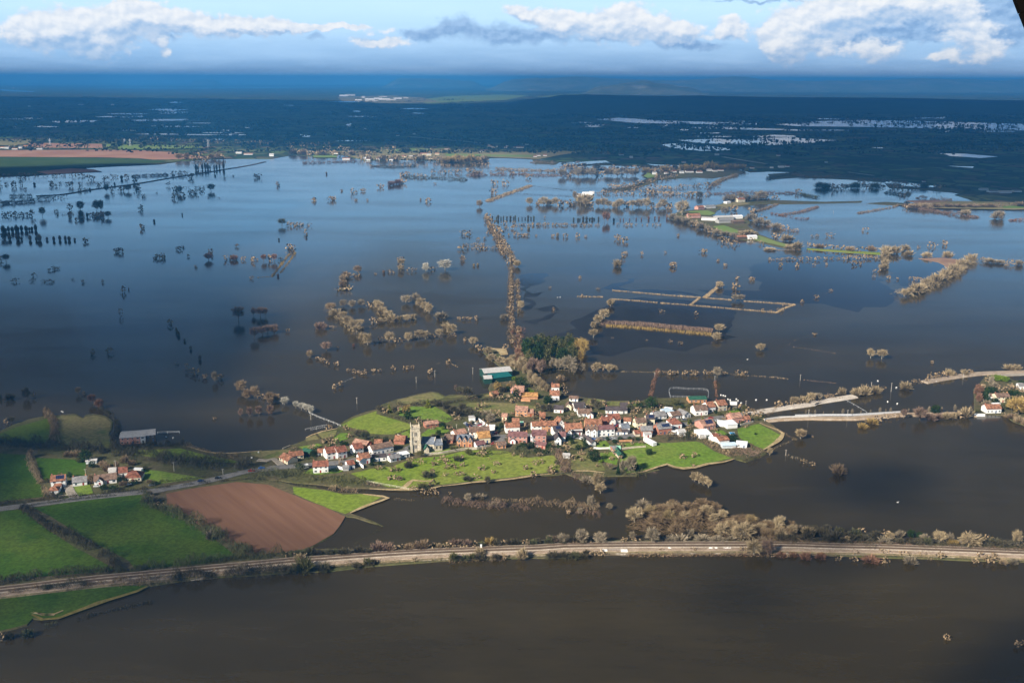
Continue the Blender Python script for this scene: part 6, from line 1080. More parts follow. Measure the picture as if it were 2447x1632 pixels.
H('Z3', 'white gabled house with solar panels on its dark roof by the terrace', 'white', 'dark', '112,920,202,912,8,5,2.6', 1, solar=5); H('Z3', 'long white house under a mottled terracotta roof with a front gable', 'white', 'terra', '240,895,435,888,9,4.6,3.2;258,938,314,936,5,4.6,2.6,g;330,905,430,900,3,2.5,.8,m,white,dark', 2); H('Z3', 'white gable-fronted cottage with dark roof standing forward of the street', 'white', 'dark', '125,1012,195,1012,11,4,3,g', 0); H('Z3', 'white cottage joined behind the forward gable-fronted one', 'white', 'plum', '168,972,240,976,8,4.2,2.6', 0); H('Z3', 'white gable end with bright orange roof above the terrace', 'white', 'terra', '158,832,232,826,9,4.6,3.2,g', 1)
H('Z3', 'cream house with brown roof and side wing', 'cream', 'brown', '1045,827,1160,820,8,5,2.6;1005,790,1045,812,5,3.4,1.8', 1); H('Z3', 'cream house with solar panels on a dark roof', 'cream', 'dark', '1162,782,1255,780,8,4.8,2.4', 1, solar=6); H('Z3', 'grey-brown roofed bungalow beyond the cream houses', 'white', 'grey', '1262,727,1390,712,9,2.8,2.4', 1, 'bungalow', 'bungalow'); H('Z3', 'brick house with mossy grey roof and white rear extension', 'brick', 'grey', '1105,915,1232,910,8,4.6,2.6;1140,932,1222,926,4,2.8,1,m,white,lgrey', 1); H('Z3', 'small bright red-roofed garage beside the brick house', 'stone', 'red', '1036,918,1092,914,6,2.4,1.8', 0, 'garage', 'garage', win=False)
H('Z3', 'long narrow white workshop with near-black roof in the gardens', 'white', 'dark', '540,1027,588,1020,16,2.6,1.6,g', 0, 'workshop', 'outbuilding', win=False); H('Z3', 'dark green shed with a pale hatch beside the paddock', 'green', 'green', '850,1166,905,1162,11,2.4,1.6,g', 0, 'shed', 'shed'); H('Z3', 'red timber shed behind the dark green shed', 'brick', 'grey', '790,1100,835,1095,8,2.2,1.4', 0, 'shed', 'shed', win=False)
H('Z3', 'small white outhouse alone at the orchard edge', 'white', 'lgrey', '215,1165,290,1168,5,2.3,1', 0, 'outhouse', 'outbuilding', win=False)
# eastern end
H('Z4', 'cream house with terracotta roof closest to the flooded pitch', 'stone', 'terra', '745,595,838,584,9.5,5,3.2', 1); H('Z4', 'white house with terracotta roof left of the one by the water', 'white', 'terra', '640,612,715,602,10,4.8,3.2', 1); H('Z4', 'white gabled house with brown roof left of two terracotta-roofed ones', 'white', 'brown', '500,642,632,632,10,4.4,3.2;470,605,505,640,6,3.6,2.2', 1)
H('Z4', 'orange timber clubhouse with green roof by the netted pitch', 'orange', 'green', '435,507,622,502,9,3,1.6', 0, 'clubhouse', 'clubhouse'); H('Z4', 'pink house with salmon roof at the road fork', 'pink', 'salmon', '892,727,1000,714,9,4.6,3', 1); H('Z4', 'pink garage with salmon roof beside the house at the fork', 'pink', 'terra', '1012,720,1090,713,7,2.6,2.2', 0, 'garage', 'garage'); H('Z4', 'big pink bungalow with salmon roof and solar panels', 'pink', 'salmon', '585,802,715,782,12,3.4,3.6', 0, 'bungalow', 'bungalow', solar=5)
H('Z4', 'white house with large red-brown hipped roof', 'white', 'red', '250,784,355,774,11,3.8,3.6,h', 1); H('Z4', 'brick house with grey-brown roof and solar panels', 'brick', 'grey', '105,848,245,832,9,4.8,2.8', 1, solar=6); H('Z4', 'white bungalow with brown gable beside the blue-roofed sheds', 'white', 'brown', '258,682,348,668,9,2.8,2.4', 0, 'bungalow', 'bungalow'); H('Z4', 'white bungalow with grey-green roof behind the small fir', 'white', 'grey', '380,672,450,658,10,2.8,2.4,g', 0, 'bungalow', 'bungalow'); H('Z4', 'long grey-roofed bungalow at the bend of the eastern street', 'white', 'grey', '58,682,188,672,9,2.8,2.4', 0, 'bungalow', 'bungalow')
H('Z4', 'pale blue-roofed shed row in the eastern gardens', 'white', 'blue', '195,640,270,622,8,2.6,.6,m', 0, 'shed', 'shed', win=False); H('Z4', 'long white flat-roofed shed beside the brown hedge', 'white', 'white', '545,888,680,880,12,3,.5,f', 0, 'shed', 'shed', win=False); H('Z4', 'white sheet-roofed barn at the corner of the round green field', 'white', 'white', '840,782,950,772,9,3.2,.6,m', 0, 'barn', 'barn', win=False); H('Z4', 'white garage next to the sheet-roofed barn', 'white', 'white', '732,755,805,760,7,2.8,.5,f', 0, 'garage', 'garage', win=False)
H('Z4', 'white shed with orange-red roof among the smallholding sheds', 'white', 'terra', '755,948,862,936,9,2.8,1.6', 0, 'shed', 'shed', win=False); H('Z4', 'small shed with crimson roof among the smallholding sheds', 'white', 'red', '700,900,750,892,6,2.6,1.4', 0, 'shed', 'shed', win=False); H('Z4', 'low pale blue poly-roofed shed at the front of the smallholding', 'pale', 'blue', '790,992,935,985,6,2.2,1.2', 0, 'shed', 'shed', win=False); H('Z4', 'white windowed shed at the right end of the smallholding', 'white', 'white', '932,978,1050,990,7,2.8,.6,f', 0, 'shed', 'shed'); H('Z4', 'small white house with porch below the brick house with panels', 'white', 'lgrey', '325,862,398,856,7,3,1.6', 0); H('Z4', 'low white shed roof right of the brick terrace end', 'white', 'white', '640,905,705,915,6,2.4,.5,f', 0, 'shed', 'shed', win=False)
# left hamlet
H('Z6', 'white house with terracotta roof carrying blue solar panels', 'white', 'terra', '412,728,528,716,8,5,2.8;440,740,492,735,3,2.6,1.2,a', 1, solar=6); H('Z6', 'small white garage with terracotta roof in front of the panelled house', 'white', 'terra', '392,778,470,772,6,2.6,2,h', 0, 'garage', 'garage'); H('Z6', 'white bungalow with dark grey roof second in the left hamlet', 'white', 'grey', '585,714,700,700,8,2.8,2.6', 2, 'bungalow', 'bungalow'); H('Z6', 'long white bungalow with grey-brown roof and front gable', 'white', 'brown', '758,704,938,682,9,2.9,2.8;770,708,828,702,3,2.8,2.4,g', 1, 'bungalow', 'bungalow')
H('Z6', 'cottage with plain red roof behind the hip-roofed bungalow', 'white', 'red', '955,638,1025,630,8,3.2,2.6', 0); H('Z6', 'cream bungalow with a hipped red roof', 'cream', 'red', '1005,676,1135,670,10,2.8,3.6,h', 1, 'bungalow', 'bungalow'); H('Z6', 'small grey-roofed shed behind the long bungalow', 'white', 'lgrey', '872,614,930,610,5,2.6,1.2', 0, 'shed', 'shed', win=False); H('Z6', 'white lean-to below the small grey-roofed shed', 'white', 'lgrey', '876,636,915,634,4,2.2,.6,m', 0, 'shed', 'shed', win=False)
H('Z6', 'long pink block shed with grey roof standing in the flood', 'pink', 'lgrey', '965,378,1128,366,14,5.4,1.6;1130,366,1170,362,14,5.4,1.6,a,pale,lgrey;1172,358,1250,350,13,5.4,1.6,a,timber,lgrey', 0, 'shed', 'barn', z=.1)  # dark timber end stands in for the shade inside an open bay
H('Z6', 'low greenhouse with pale ribs in the small paddock', 'pale', 'lgrey', '690,532,775,528,4,2,1', 0, 'greenhouse', 'greenhouse', win=False)
# eastern hamlet and the flooded farm
H('Z5', 'long cream house with grey-brown roof in the eastern hamlet', 'cream', 'brown', '2068,697,2202,692,8,5,2.4;1998,672,2050,676,6,3.6,1.8,a,white', 2); H('Z5', 'low white house with orange roof by the eastern waterside', 'white', 'terra', '1965,806,2115,802,8,3.8,2.8', 1); H('Z5', 'white garden wall block between the eastern houses', 'white', 'white', '2035,735,2110,732,3,2,.4,f', 0, 'outbuilding', 'outbuilding', win=False); H('Z5', 'white bungalow half hidden in the eastern trees', 'white', 'grey', '2300,560,2351,562,8,3,2', 0, 'bungalow', 'bungalow')
H('A7', 'pinkish farmhouse at the head of the flooded farm', 'pink', 'terra', '248,188,325,186,12,5,3.5', 2, 'farmhouse'); H('A7', 'largest pale grey barn of the flooded farm', 'lgrey' if 'lgrey' in WL else 'grey', 'lgrey', '432,200,535,196,18,5,2.4', 0, 'barn', 'barn', win=False); H('A7', 'grey barn in front of the largest one on the flooded farm', 'grey', 'grey', '440,220,530,216,14,5,2', 0, 'barn', 'barn', win=False); H('A7', 'white-roofed barn at the right of the flooded farm', 'white', 'white', '530,192,590,190,12,4.5,2', 0, 'barn', 'barn', win=False); H('A7', 'long low white shed beside the pink farmhouse', 'white', 'lgrey', '330,200,430,204,12,4,1.8', 0, 'shed', 'shed', win=False); H('A7', 'dark open barn at the near side of the flooded farm', 'timber', 'brown', '530,222,600,220,12,4,1.8', 0, 'barn', 'barn', win=False)
H('A7', 'orange-roofed barn on the spit below the farm', 'timber', 'terra', '558,320,615,318,10,4,2', 0, 'barn', 'barn', win=False); H('A7', 'white barn beside the orange-roofed one on the spit', 'white', 'white', '628,320,680,318,10,4.5,2', 0, 'barn', 'barn', win=False); H('A7', 'pinkish house beyond the farm pool', 'pink', 'terra', '310,135,350,132,12,5,3', 1); H('A7', 'white house by the pinkish one beyond the farm pool', 'white', 'grey', '355,128,420,124,12,4,2.4', 0); H('A7', 'cream house with red gable farthest along the farm road', 'cream', 'terra', '560,88,605,86,14,6,3', 1); H('A7', 'small white shed left of the far cream house', 'white', 'white', '490,98,515,96,10,4,1', 0, 'shed', 'shed', win=False)
# far houses: small in the picture
def far(fr, s, place, walls='white', roofs=('terra', 'grey', 'brown'), group=None, z=.7):
    L = sorted(nums(s)); k0 = mpp(P(fr, L[0][0], L[0][1], z))
    for i, (x, y, wd, h) in enumerate(L):
        c = roofs[i % len(roofs)]
        k = mpp(P(fr, x, y, z)) * FR[fr][2]
        lab = f'{walls} house with {({"terra": "orange", "grey": "grey", "brown": "brown", "white": "white", "red": "red", "lgrey": "pale grey"})[c]} roof {place}' + (f', {ordinal(i)} from the left' if len(L) > 1 else '')
        H(fr, lab, walls, c, f'{x - wd / 2},{y},{x + wd / 2},{y},{min(16, wd * k * .7):.1f},{h * k * .55:.1f},{h * k * .45:.1f}', 0, 'house', 'far_house', win=False, z=z, group=place)
far('B3', '55,500,22,14;95,500,24,14;262,508,24,12;355,496,30,10', 'on the far north-west shore', 'white', ('terra', 'grey')); far('B3', '325,540,46,10;440,542,26,16;460,546,24,14;520,542,20,14;600,545,26,14;560,530,24,12', 'at the far waterside', 'white', ('terra', 'white', 'brown')); far('B3', '680,528,28,14;720,530,26,14;775,520,24,14;800,512,44,12;830,518,30,12;880,512,26,12;840,538,24,12;950,542,30,12', 'amid the far shore village', 'cream', ('terra', 'lgrey', 'brown')); far('B3', '1500,520,24,12;1540,520,22,12;1480,526,20,10;1740,560,20,10', 'ending the far shore', 'white', ('terra', 'brown'))
far('B3', '1750,765,40,16;1800,758,60,18;1825,750,30,16', 'on the far flooded farm', 'white', ('lgrey', 'white'), z=.5); far('B3', '640,398,20,10;740,388,16,8;1200,462,22,8;1240,465,18,8;1310,462,16,8;1380,470,60,9;1420,452,40,6;1300,470,20,8;940,480,30,8;1150,498,20,8', 'in the shaded far plain', 'white', ('red', 'lgrey')); far('B4', '445,520,30,16;460,530,22,12;520,528,20,12;560,520,24,12;600,524,22,12;640,520,40,10;690,522,30,10;740,512,26,10;770,515,24,10;800,512,28,8', 'in the far sunlit hamlet', 'white', ('terra', 'lgrey', 'brown'), z=.6)
far('B4', '340,445,16,10;290,432,24,8;780,432,20,10;1095,435,18,7;1340,470,14,7;1110,495,28,10;1060,498,16,8;960,500,20,8;1840,568,16,6;610,470,20,8;1140,492,20,8', 'in the shaded eastern plain', 'white', ('red', 'lgrey')); far('B4', '2150,612,40,12;2200,622,50,12;2260,625,60,12;2320,620,40,10', 'on the shaded far right shore', 'pale', ('lgrey', 'grey')); far('B2', '15,530,30,12;45,532,30,14;140,532,26,18;175,524,30,16;100,538,40,10;270,538,40,10', 'beside the far brown field', 'white', ('terra', 'grey')); far('B2', '1635,566,40,12;1700,574,60,10;1860,585,30,20', 'where the dark causeway ends', 'white', ('lgrey', 'terra')); far('B2', '1050,380,30,8;1110,375,16,8;100,388,14,8;200,245,14,6;555,233,36,6;770,235,20,7;1095,282,20,14;90,120,12,5', 'scattered over the shaded western plain', 'white', ('white', 'lgrey'))
far('B3', '310,156,50,10;350,152,60,10;400,182,40,8;430,165,20,12;470,178,60,10;520,174,50,10;560,178,70,10;600,180,60,8;640,172,50,8;690,168,30,7;480,186,80,6;550,160,50,6', 'in the sunlit far town', 'white', ('white', 'lgrey'))
# ------------------------------------------------------------------ the church
STONE = WL['stone']; a, b = P('Z2', 152, 1036, .55), P('Z2', 241, 1031, .55); org = (a + b) / 2
ch = empty('church', org); tag(ch, 'cream stone church with a tall pinnacled west tower and slate roofs', 'church')
F = Frm(a, b, org); tw_, td = F.w, F.w * .95; TH = 17.6
m = MB(); fbox(m, F, 0, 0, -.6, tw_, td, TH)
for u, v in ((0, 0), (tw_, 0), (0, td), (tw_, td)):
    for i, (h0, h1, s) in enumerate(((0, 6, .75), (6, 11.5, .55), (11.5, 15.5, .38))): fbox(m, F, u - s, v - s, h0 - .5, u + s, v + s, h1)
for z_ in (6.0, 11.5, 15.6): fbox(m, F, -.14, -.14, z_, tw_ + .14, td + .14, z_ + .28)
m.build('tower', STONE, ch)
m = MB(); fbox(m, F, -.22, -.22, TH + .01, tw_ + .22, .18, TH + .7); fbox(m, F, -.22, td - .18, TH + .01, tw_ + .22, td + .22, TH + .7); fbox(m, F, -.22, .18, TH + .01, .18, td - .18, TH + .7); fbox(m, F, tw_ - .18, .18, TH + .01, tw_ + .22, td - .18, TH + .7)
for i in range(6):
    for v in (-.22, td - .16): fbox(m, F, .25 + i * (tw_ - .5) / 5.6, v, TH + .7, .7 + i * (tw_ - .5) / 5.6, v + .38, TH + 1.3)
    fbox(m, F, -.22, .25 + i * (td - .5) / 5.6, TH + .7, .16, .7 + i * (td - .5) / 5.6, TH + 1.3); fbox(m, F, tw_ - .16, .25 + i * (td - .5) / 5.6, TH + .7, tw_ + .22, .7 + i * (td - .5) / 5.6, TH + 1.3)
m.build('parapet', STONE, ch)
for u, v in ((0, 0), (tw_, 0), (0, td), (tw_, td)):
    m = MB(); fbox(m, F, u - .38, v - .38, TH + .02, u + .38, v + .38, TH + 1.5); q = F(u, v, TH + 1.5); m.tube(q, q + Vector((0, 0, 2.0)), .42, .05, 4); m.build('pinnacle', STONE, ch)
LOUV = plain('louvre_timber', (.16, .14, .12), .8)
for z_, h_ in ((12.2, 2.6), (7.4, 1.6), (3.0, 2.6)):
    m = MB(); fbox(m, F, tw_ / 2 - .95, -.1, z_ - .15, tw_ / 2 + .95, .06, z_ + h_ + .2, 0)
    for s in (-.47, .47): fbox(m, F, tw_ / 2 + s - .36, -.13, z_, tw_ / 2 + s + .36, .05, z_ + h_, 1)
    m.build('tower_window', [STONE, LOUV], ch)
for (x1, y1, x2, y2, d, eh, rr, o, nm) in ((255, 1014, 390, 1022, 8.5, 5.4, 3.6, 'a', 'nave'), (397, 1023, 480, 1016, 7, 4.6, 3.2, 'a', 'chancel'), (290, 1043, 338, 1040, 4.5, 3, 2.4, 'g', 'porch')):
    G = Frm(P('Z2', x1, y1, .55), P('Z2', x2, y2, .55), org); r = volume(G, d, eh, rr, o, 0, 0, STONE, RF['slate'] if o == 'a' else RF['green'], ch)
    if o == 'a':
        for i in range(3 if nm == 'nave' else 2):
            u = G.w * (i + .5) / (3 if nm == 'nave' else 2); m = MB(); fbox(m, G, u - .7, -.08, 1.6, u + .7, .05, 3.9, 0)
            for s in (-.33, .33): fbox(m, G, u + s - .26, -.11, 1.75, u + s + .26, .05, 3.7, 1)
            m.build('window', [STONE, GLASS], ch)
        for u in (-.15, G.w + .15):
            m = MB(); k = rr / (d / 2)
            m.add([G(u - .22, -.3, eh - .1), G(u - .22, d / 2, eh + rr + .4), G(u - .22, d + .3, eh - .1), G(u + .22, -.3, eh - .1), G(u + .22, d / 2, eh + rr + .4), G(u + .22, d + .3, eh - .1)], [(0, 1, 2), (3, 5, 4), (0, 3, 4, 1), (1, 4, 5, 2), (2, 5, 3, 0)]); m.build('gable_coping', STONE, ch)
# ------------------------------------------------------------------ walls, fences, poles
def wall(fr, s, h, th, mat, label, name='garden_wall', z=.5, cat='wall'):
    pts = poly(fr, s, z); org = pts[0]; m = MB()
    for p, q in zip(pts, pts[1:]):
        F = Frm(p, q, org); fbox(m, F, 0, -th / 2, -.5, F.w, th / 2, h); fbox(m, F, -.03, -th / 2 - .06, h + .003, F.w + .03, th / 2 + .06, h + .13)
    o = m.build(name, mat); o.location = org; return tag(o, label, cat)
wall('Z1', '828,1214;905,1206;985,1222', 2.0, .3, WL['white'], 'long white garden wall beside the lowest western house'); wall('Z1', '1140,1165;1205,1205', 2, .3, WL['white'], 'white wall slanting down to the western pasture')
wall('Z2', '285,1068;480,1050;600,1028;725,1008;850,1002', 1.6, .4, STONE, 'long pale stone wall below the churchyard'); wall('Z2', '870,702;925,742;980,782', 2.4, .35, WL['white'], 'tall white wall beside the car park'); wall('Z2', '1320,485;1420,492', 1.6, .3, WL['orange'], 'low orange brick wall of the northern farm'); wall('Z2', '740,1005;860,1000;1000,968', 1.3, .3, STONE, 'stone wall below the schoolhouse')
wall('Z3', '880,1062;1000,1050;1155,1038', 1.2, .3, STONE, 'pale stone wall along the top of the bright pasture'); wall('Z3', '770,1085;850,1165', 1.2, .3, STONE, 'stone wall running down beside the paddock'); wall('Z3', '560,1055;640,1060;760,1055', 1.2, .3, WL['white'], 'white wall across the lower gardens'); wall('Z3', '850,975;1000,970', 1.2, .3, WL['orange'], 'orange brick raised bed in the gardens')
wall('Z4', '980,752;1120,715', 1.4, .3, STONE, 'stone wall at the top of the round green field'); wall('Z4', '715,835;810,895', 1.2, .3, STONE, 'stone wall beside the smallholding drive'); wall('Z4', '1240,690;1260,684;1400,664;1600,656;1792,650', 1.0, .35, plain('concrete', (.55, .53, .5), .8), 'concrete parapet of the eastern causeway, village half', 'parapet_wall', 1.0); wall('Z5', '0,833;300,826;600,826;700,820;1080,796', 1.0, .35, plain('grey_concrete', (.5, .5, .5), .8), 'pale parapet of the eastern causeway, far half', 'parapet_wall', 1.0); wall('Z5', '1840,830;1950,832', 1.6, .3, WL['white'], 'white waterside wall of the eastern hamlet')
wall('Z6', '470,800;545,788', 1.0, .3, WL['cream'], 'low cream wall in front of the left hamlet'); wall('Z2', '0,860;80,900;150,940', 1.5, .3, STONE, 'stone wall left of the church tower'); wall('Z1', '340,1000;0,0'.split(';')[0] + ';420,968', .8, .3, STONE, 'crumbling bank wall on the west shore')
WOOD = plain('weathered_wood', (.34, .29, .22), .85); STEEL = plain('galvanised_steel', (.55, .56, .57), .5, .4, .3)
def fence(fr, s, h, step, mat, label, z=.5, rails=2, r=.07, name='fence'):
    pts = smooth_line(poly(fr, s, z), step); org = pts[0]; root = empty(name, org); tag(root, label, 'fence')
    for p in pts:
        m = MB(); m.tube(p - org - Vector((0, 0, .4)), p - org + Vector((0, 0, h)), r, r, 5); m.build('post', mat, root)
    m = MB()
    for i in range(rails):
        zz = h * (i + .9) / rails
        for p, q in zip(pts, pts[1:]): m.tube(p - org + Vector((0, 0, zz)), q - org + Vector((0, 0, zz)), r * .7, r * .7, 4)
    m.build('rail', mat, root); return root
fence('Z1', '1240,1352;1400,1385;1560,1412;1690,1438', 1.4, 4, plain('pale_posts', (.6, .55, .42), .8), 'pale post fence along the lower edge of the orchard', r=.12)
fence('Z4', '232,452;232,362;430,366;625,378;632,470', 1.9, 3.2, STEEL, 'tall pale net fence around the flooded pitch', z=0, rails=3, r=.06); fence('Z4', '232,447;440,450', 1.6, 3, STEEL, 'low pale rail on the near side of the flooded pitch', z=0, rails=2, r=.08)
fence('Z1', '625,622;700,655;780,688;880,725;960,760', 1.5, 5, FRAMEW, 'white railing beside the drowned lane to the village', z=0, r=.075); fence('Z1', '580,795;700,770;810,748', 1.2, 4, FRAMEW, 'white rail of a drowned pen, upper one', z=0, r=.075); fence('Z1', '640,800;700,790;790,772', 1.2, 4, FRAMEW, 'white rail of a drowned pen, lower one', z=0, r=.075)
fence('A2', '440,930;600,925', 1.2, 2.5, WOOD, 'railing along the far side of the railway bridge', z=1.6, r=.07); fence('Z6', '1265,290;1345,287;1440,284', 1.6, 5, FRAMEW, 'white fence running from the pink shed into the water', z=0, r=.16); fence('Z5', '500,668;600,720;735,800', .9, 6, STEEL, 'drowned rail crossing between the two eastern roads', z=0, rails=1, r=.15); fence('Z1', '870,330;960,300;1100,240', .8, 6, STEEL, 'dotted fence line far out before the barn', z=0, rails=1, r=.16)
def pole(fr, x, y, h_px, label, z=0.0, arm=True, name='utility_pole', mat=None):
    p = P(fr, x, y, z); h = h_px * FR[fr][2] * mpp(p) * 1.05; root = empty(name, p, .4); tag(root, label, 'pole')
    m = MB(); m.tube((0, 0, -.5), (0, 0, h), .17, .12, 6); m.build('post', mat or WOODP, root)
    if arm: m = MB(); m.box(-.9, -.07, h - .5, .9, .07, h - .34); m.build('crossarm', WOODP, root)
WOODP = plain('pale_pole_wood', (.50, .45, .38), .8)
for a_ in [('Z1', 1133, 515, 70, 'pale pole standing alone in the flood before the shore pasture'), ('Z1', 640, 685, 60, 'pale pole at the foot of the sunlit coppice'), ('Z1', 1768, 290, 62, 'pole in the flood, left one before the barn'), ('Z2', 400, 228, 72, 'pole in the flood, middle one before the barn'), ('Z2', 806, 200, 75, 'pole in the flood just left of the green barn'), ('Z4', 1040, 540, 60, 'pole by the start of the raised road', .5), ('Z4', 1622, 265, 65, 'lone pole out in the eastern flood'), ('Z4', 1468, 1065, 62, 'grey pole off the eastern island tip'), ('Z5', 985, 585, 92, 'pole beside the drowned bank between the two roads'), ('Z5', 783, 525, 40, 'short pole left of the drowned road shrubs'), ('Z5', 1725, 455, 60, 'pole on the far eastern road'), ('Z5', 537, 850, 80, 'pole on the eastern causeway, nearest its bend', .8), ('Z5', 137, 850, 85, 'pole on the eastern causeway, nearest the village', .8), ('Z6', 1397, 590, 75, 'pole in the hedge left of the village', .5), ('Z6', 1790, 620, 50, 'pole beside the road into the village', .5), ('Z6', 933, 600, 100, 'pole rising behind the long bungalow', .5), ('Z6', 687, 615, 45, 'thin pole at the edge of the left paddock', .5), ('Z2', 643, 600, 42, 'white pole in the scrub above the car park', .5), ('Z2', 632, 775, 44, 'white pole left of the car park', .5), ('Z2', 848, 600, 40, 'white pole at the left of the long meadow', .5), ('Z4', 65, 225, 45, 'pole at the corner of the russet hedge'), ('Z4', 708, 275, 60, 'pale pole under the tall tree by the pitch'), ('A7', 1158, 155, 14, 'tiny pole out in the far eastern flood')]:
    pole(*a_[:5], z=a_[5] if len(a_) > 5 else 0.0)
def pylon(x, y, h_px, label):
    p = P('B2', x, y, .8); h = h_px * FR['B2'][2] * mpp(p); root = empty('pylon', p); tag(root, label, 'pylon'); m = MB()
    for sx_, sy_ in ((-1, -1), (1, -1), (1, 1), (-1, 1)): m.tube((sx_ * 3, sy_ * 3, 0), (sx_ * .5, sy_ * .5, h), .5, .35, 4)
    m.build('tower_frame', STEEL, root); m = MB()
    for zz in (.72, .85): m.tube((-6, 0, h * zz), (6, 0, h * zz), .4, .4, 4)
    m.build('crossarm', STEEL, root)
pylon(345, 515, 52, 'leftmost steel pylon on the far brown fields'); pylon(855, 500, 34, 'smaller steel pylon behind the far green field'); pylon(893, 512, 46, 'steel pylon at the edge of the far green field'); pylon(1428, 520, 52, 'rightmost steel pylon above the far field corner')
# ------------------------------------------------------------------ railway bridge and stone heaps
a, b = P('A2', 438, 1040, 0), P('A2', 568, 1040, 0); org = (a + b) / 2; br = empty('railway_bridge', org); tag(br, 'low white railway bridge over the flood with two pale abutments', 'bridge'); F = Frm(a, b, org)
CON = plain('white_concrete', (.72, .68, .62), .8, var=.1); DK = plain('shade_black', (.03, .028, .025), .9)
for u0, u1 in ((-4.0, -.2), (F.w + .2, F.w + 4.0)):
    m = MB(); m.add([F(u0, -.6, -.8), F(u1, -.6, -.8), F(u1, 2.6, -.8), F(u0, 2.6, -.8), F(u0, .9, 1.8), F(u1, .9, 1.8), F(u1, 2.6, 1.8), F(u0, 2.6, 1.8)], [(0, 3, 2, 1), (4, 5, 6, 7), (0, 1, 5, 4), (1, 2, 6, 5), (2, 3, 7, 6), (3, 0, 4, 7)]); m.build('abutment', CON, br)
m = MB(); fbox(m, F, -.2, .5, 1.0, F.w + .2, 1.5, 1.62); m.build('girder', CESS, br); m = MB(); fbox(m, F, -.19, .62, -.6, F.w + .19, 1.45, .99); m.build('opening_shade', DK, br)  # solid dark block stands in for the shade under the girder
m = MB()
for i in range(9): m.tube(F(F.w * i / 8, 1.0, 1.62), F(F.w * i / 8, 1.0, 2.6), .05, .05, 4)
m.tube(F(0, 1.0, 2.6), F(F.w, 1.0, 2.6), .05, .05, 4); m.build('railing', STEEL, br)
for x, w_, lab in ((1075, 36, 'pale stone slip nearest the bridge on the railway slope'), (1490, 60, 'left one of two large pale stone slips'), (1555, 30, 'small pale stone slip between the two large ones'), (1655, 110, 'largest pale stone slip on the railway slope')):
    p = P('A2', x, 1005, .8); k = mpp(p) * .234; m = MB(); rr_ = random.Random(x)
    for i in range(46): m.ball((rr_.uniform(-.5, .5) * w_ * k * .8, rr_.uniform(-2.0, 1.6), 0), (rr_.uniform(.25, .6), rr_.uniform(.25, .6), rr_.uniform(.2, .45)), 0, 6, 4)
    m.v = [(v[0], v[1], v[2] + (v[1] * .42)) for v in m.v]
    o = m.build('stone_heap', CON); o.location = p + Vector((0, .4, .1)); tag(o, lab, 'stones')
m = MB(); m.box(-.5, -.4, 0, .5, .4, 1.7); m.box(-.56, -.46, 1.71, .56, .46, 1.85); o = m.build('signal_cabinet', FRAMEW); o.location = P('A1', 1510, 598, 1.6); tag(o, 'small white cabinet beside the railway track', 'cabinet')
# ------------------------------------------------------------------ vehicles, boats, bales, birds
CARC = {'white': (.75, .75, .75), 'silver': (.45, .46, .48), 'dark blue': (.02, .04, .12), 'black': (.02, .02, .022), 'red': (.35, .02, .02), 'blue': (.04, .12, .35), 'grey': (.18, .19, .2)}
CARM = {k: plain('car_paint_' + k.replace(' ', '_'), v, .25, .5, var=.03) for k, v in CARC.items()}; TYRE = plain('tyre_rubber', (.015, .015, .015), .9); RIM = plain('wheel_rim', (.4, .4, .42), .4)
cb_ = MB(); prof = [(-2.1, .35), (-2.12, .8), (-1.9, .92), (-1.05, .98), (.85, .96), (1.75, .86), (2.08, .7), (2.1, .35)]
cb_.add([(x, -.85, z) for x, z in prof] + [(x, .85, z) for x, z in prof], [tuple(range(8)), tuple(range(15, 7, -1))] + [(i, (i + 1) % 8, 8 + (i + 1) % 8, 8 + i) for i in range(8)])
cg = MB(); cp = [(-1.75, .95), (-1.25, 1.42), (.25, 1.45), (1.0, .97)]
cg.add([(x, -.74, z) for x, z in cp] + [(x, .74, z) for x, z in cp], [(0, 1, 2, 3), (7, 6, 5, 4)] + [(i, (i + 1) % 4, 4 + (i + 1) % 4, 4 + i) for i in range(4)])
cr_ = MB(); cr_.box(-1.2, -.7, 1.44, .22, .7, 1.5)
wh = MB(); wh.tube((0, -.1, 0), (0, .1, 0), .33, .33, 10); rm_ = MB(); rm_.tube((0, -.115, 0), (0, .115, 0), .19, .19, 8)
def proto_mesh(mb, nm, mat): o = mb.build(nm, mat); me = o.data; bpy.data.objects.remove(o); return me
CM = {'cabin': proto_mesh(cg, 'cabin', GLASS), 'wheel': proto_mesh(wh, 'wheel', TYRE), 'rim': proto_mesh(rm_, 'rim', RIM)}; CB = {k: proto_mesh(cb_, 'body', v) for k, v in CARM.items()}; CRF = {k: proto_mesh(cr_, 'car_roof', v) for k, v in CARM.items()}
def put(me, nm, parent, loc=(0, 0, 0)):
    o = bpy.data.objects.new(nm, me); COL.objects.link(o); o.parent = parent; o.location = loc; return o
def car(fr, x, y, ang, color, label, z=1.0):
    r = empty('parked_car', P(fr, x, y, z), R(ang)); tag(r, label, 'car', 'cars about the village')
    put(CB[color], 'body', r); put(CM['cabin'], 'cabin', r); put(CRF[color], 'car_roof', r)
    for wx in (-1.3, 1.3):
        for wy in (-.82, .82): put(CM['rim'], 'rim', put(CM['wheel'], 'wheel', r, (wx, wy, .33)))
for x, y, c, lab in ((735, 730, 'silver', 'silver car at the top of the left row in the car park'), (752, 745, 'dark blue', 'dark blue car second from the top of the left row'), (770, 760, 'black', 'black car third from the top of the left row'), (790, 775, 'dark blue', 'dark blue car at the bottom of the left row')): car('Z2', x, y, -12, c, lab)
for x, y, c, lab in ((850, 728, 'white', 'white car at the top of the right row in the car park'), (868, 742, 'grey', 'grey car second from the top of the right row'), (888, 752, 'red', 'red car in the right row of the car park'), (905, 762, 'white', 'white car fourth from the top of the right row'), (925, 772, 'grey', 'grey car at the bottom of the right row')): car('Z2', x, y, 160, c, lab)
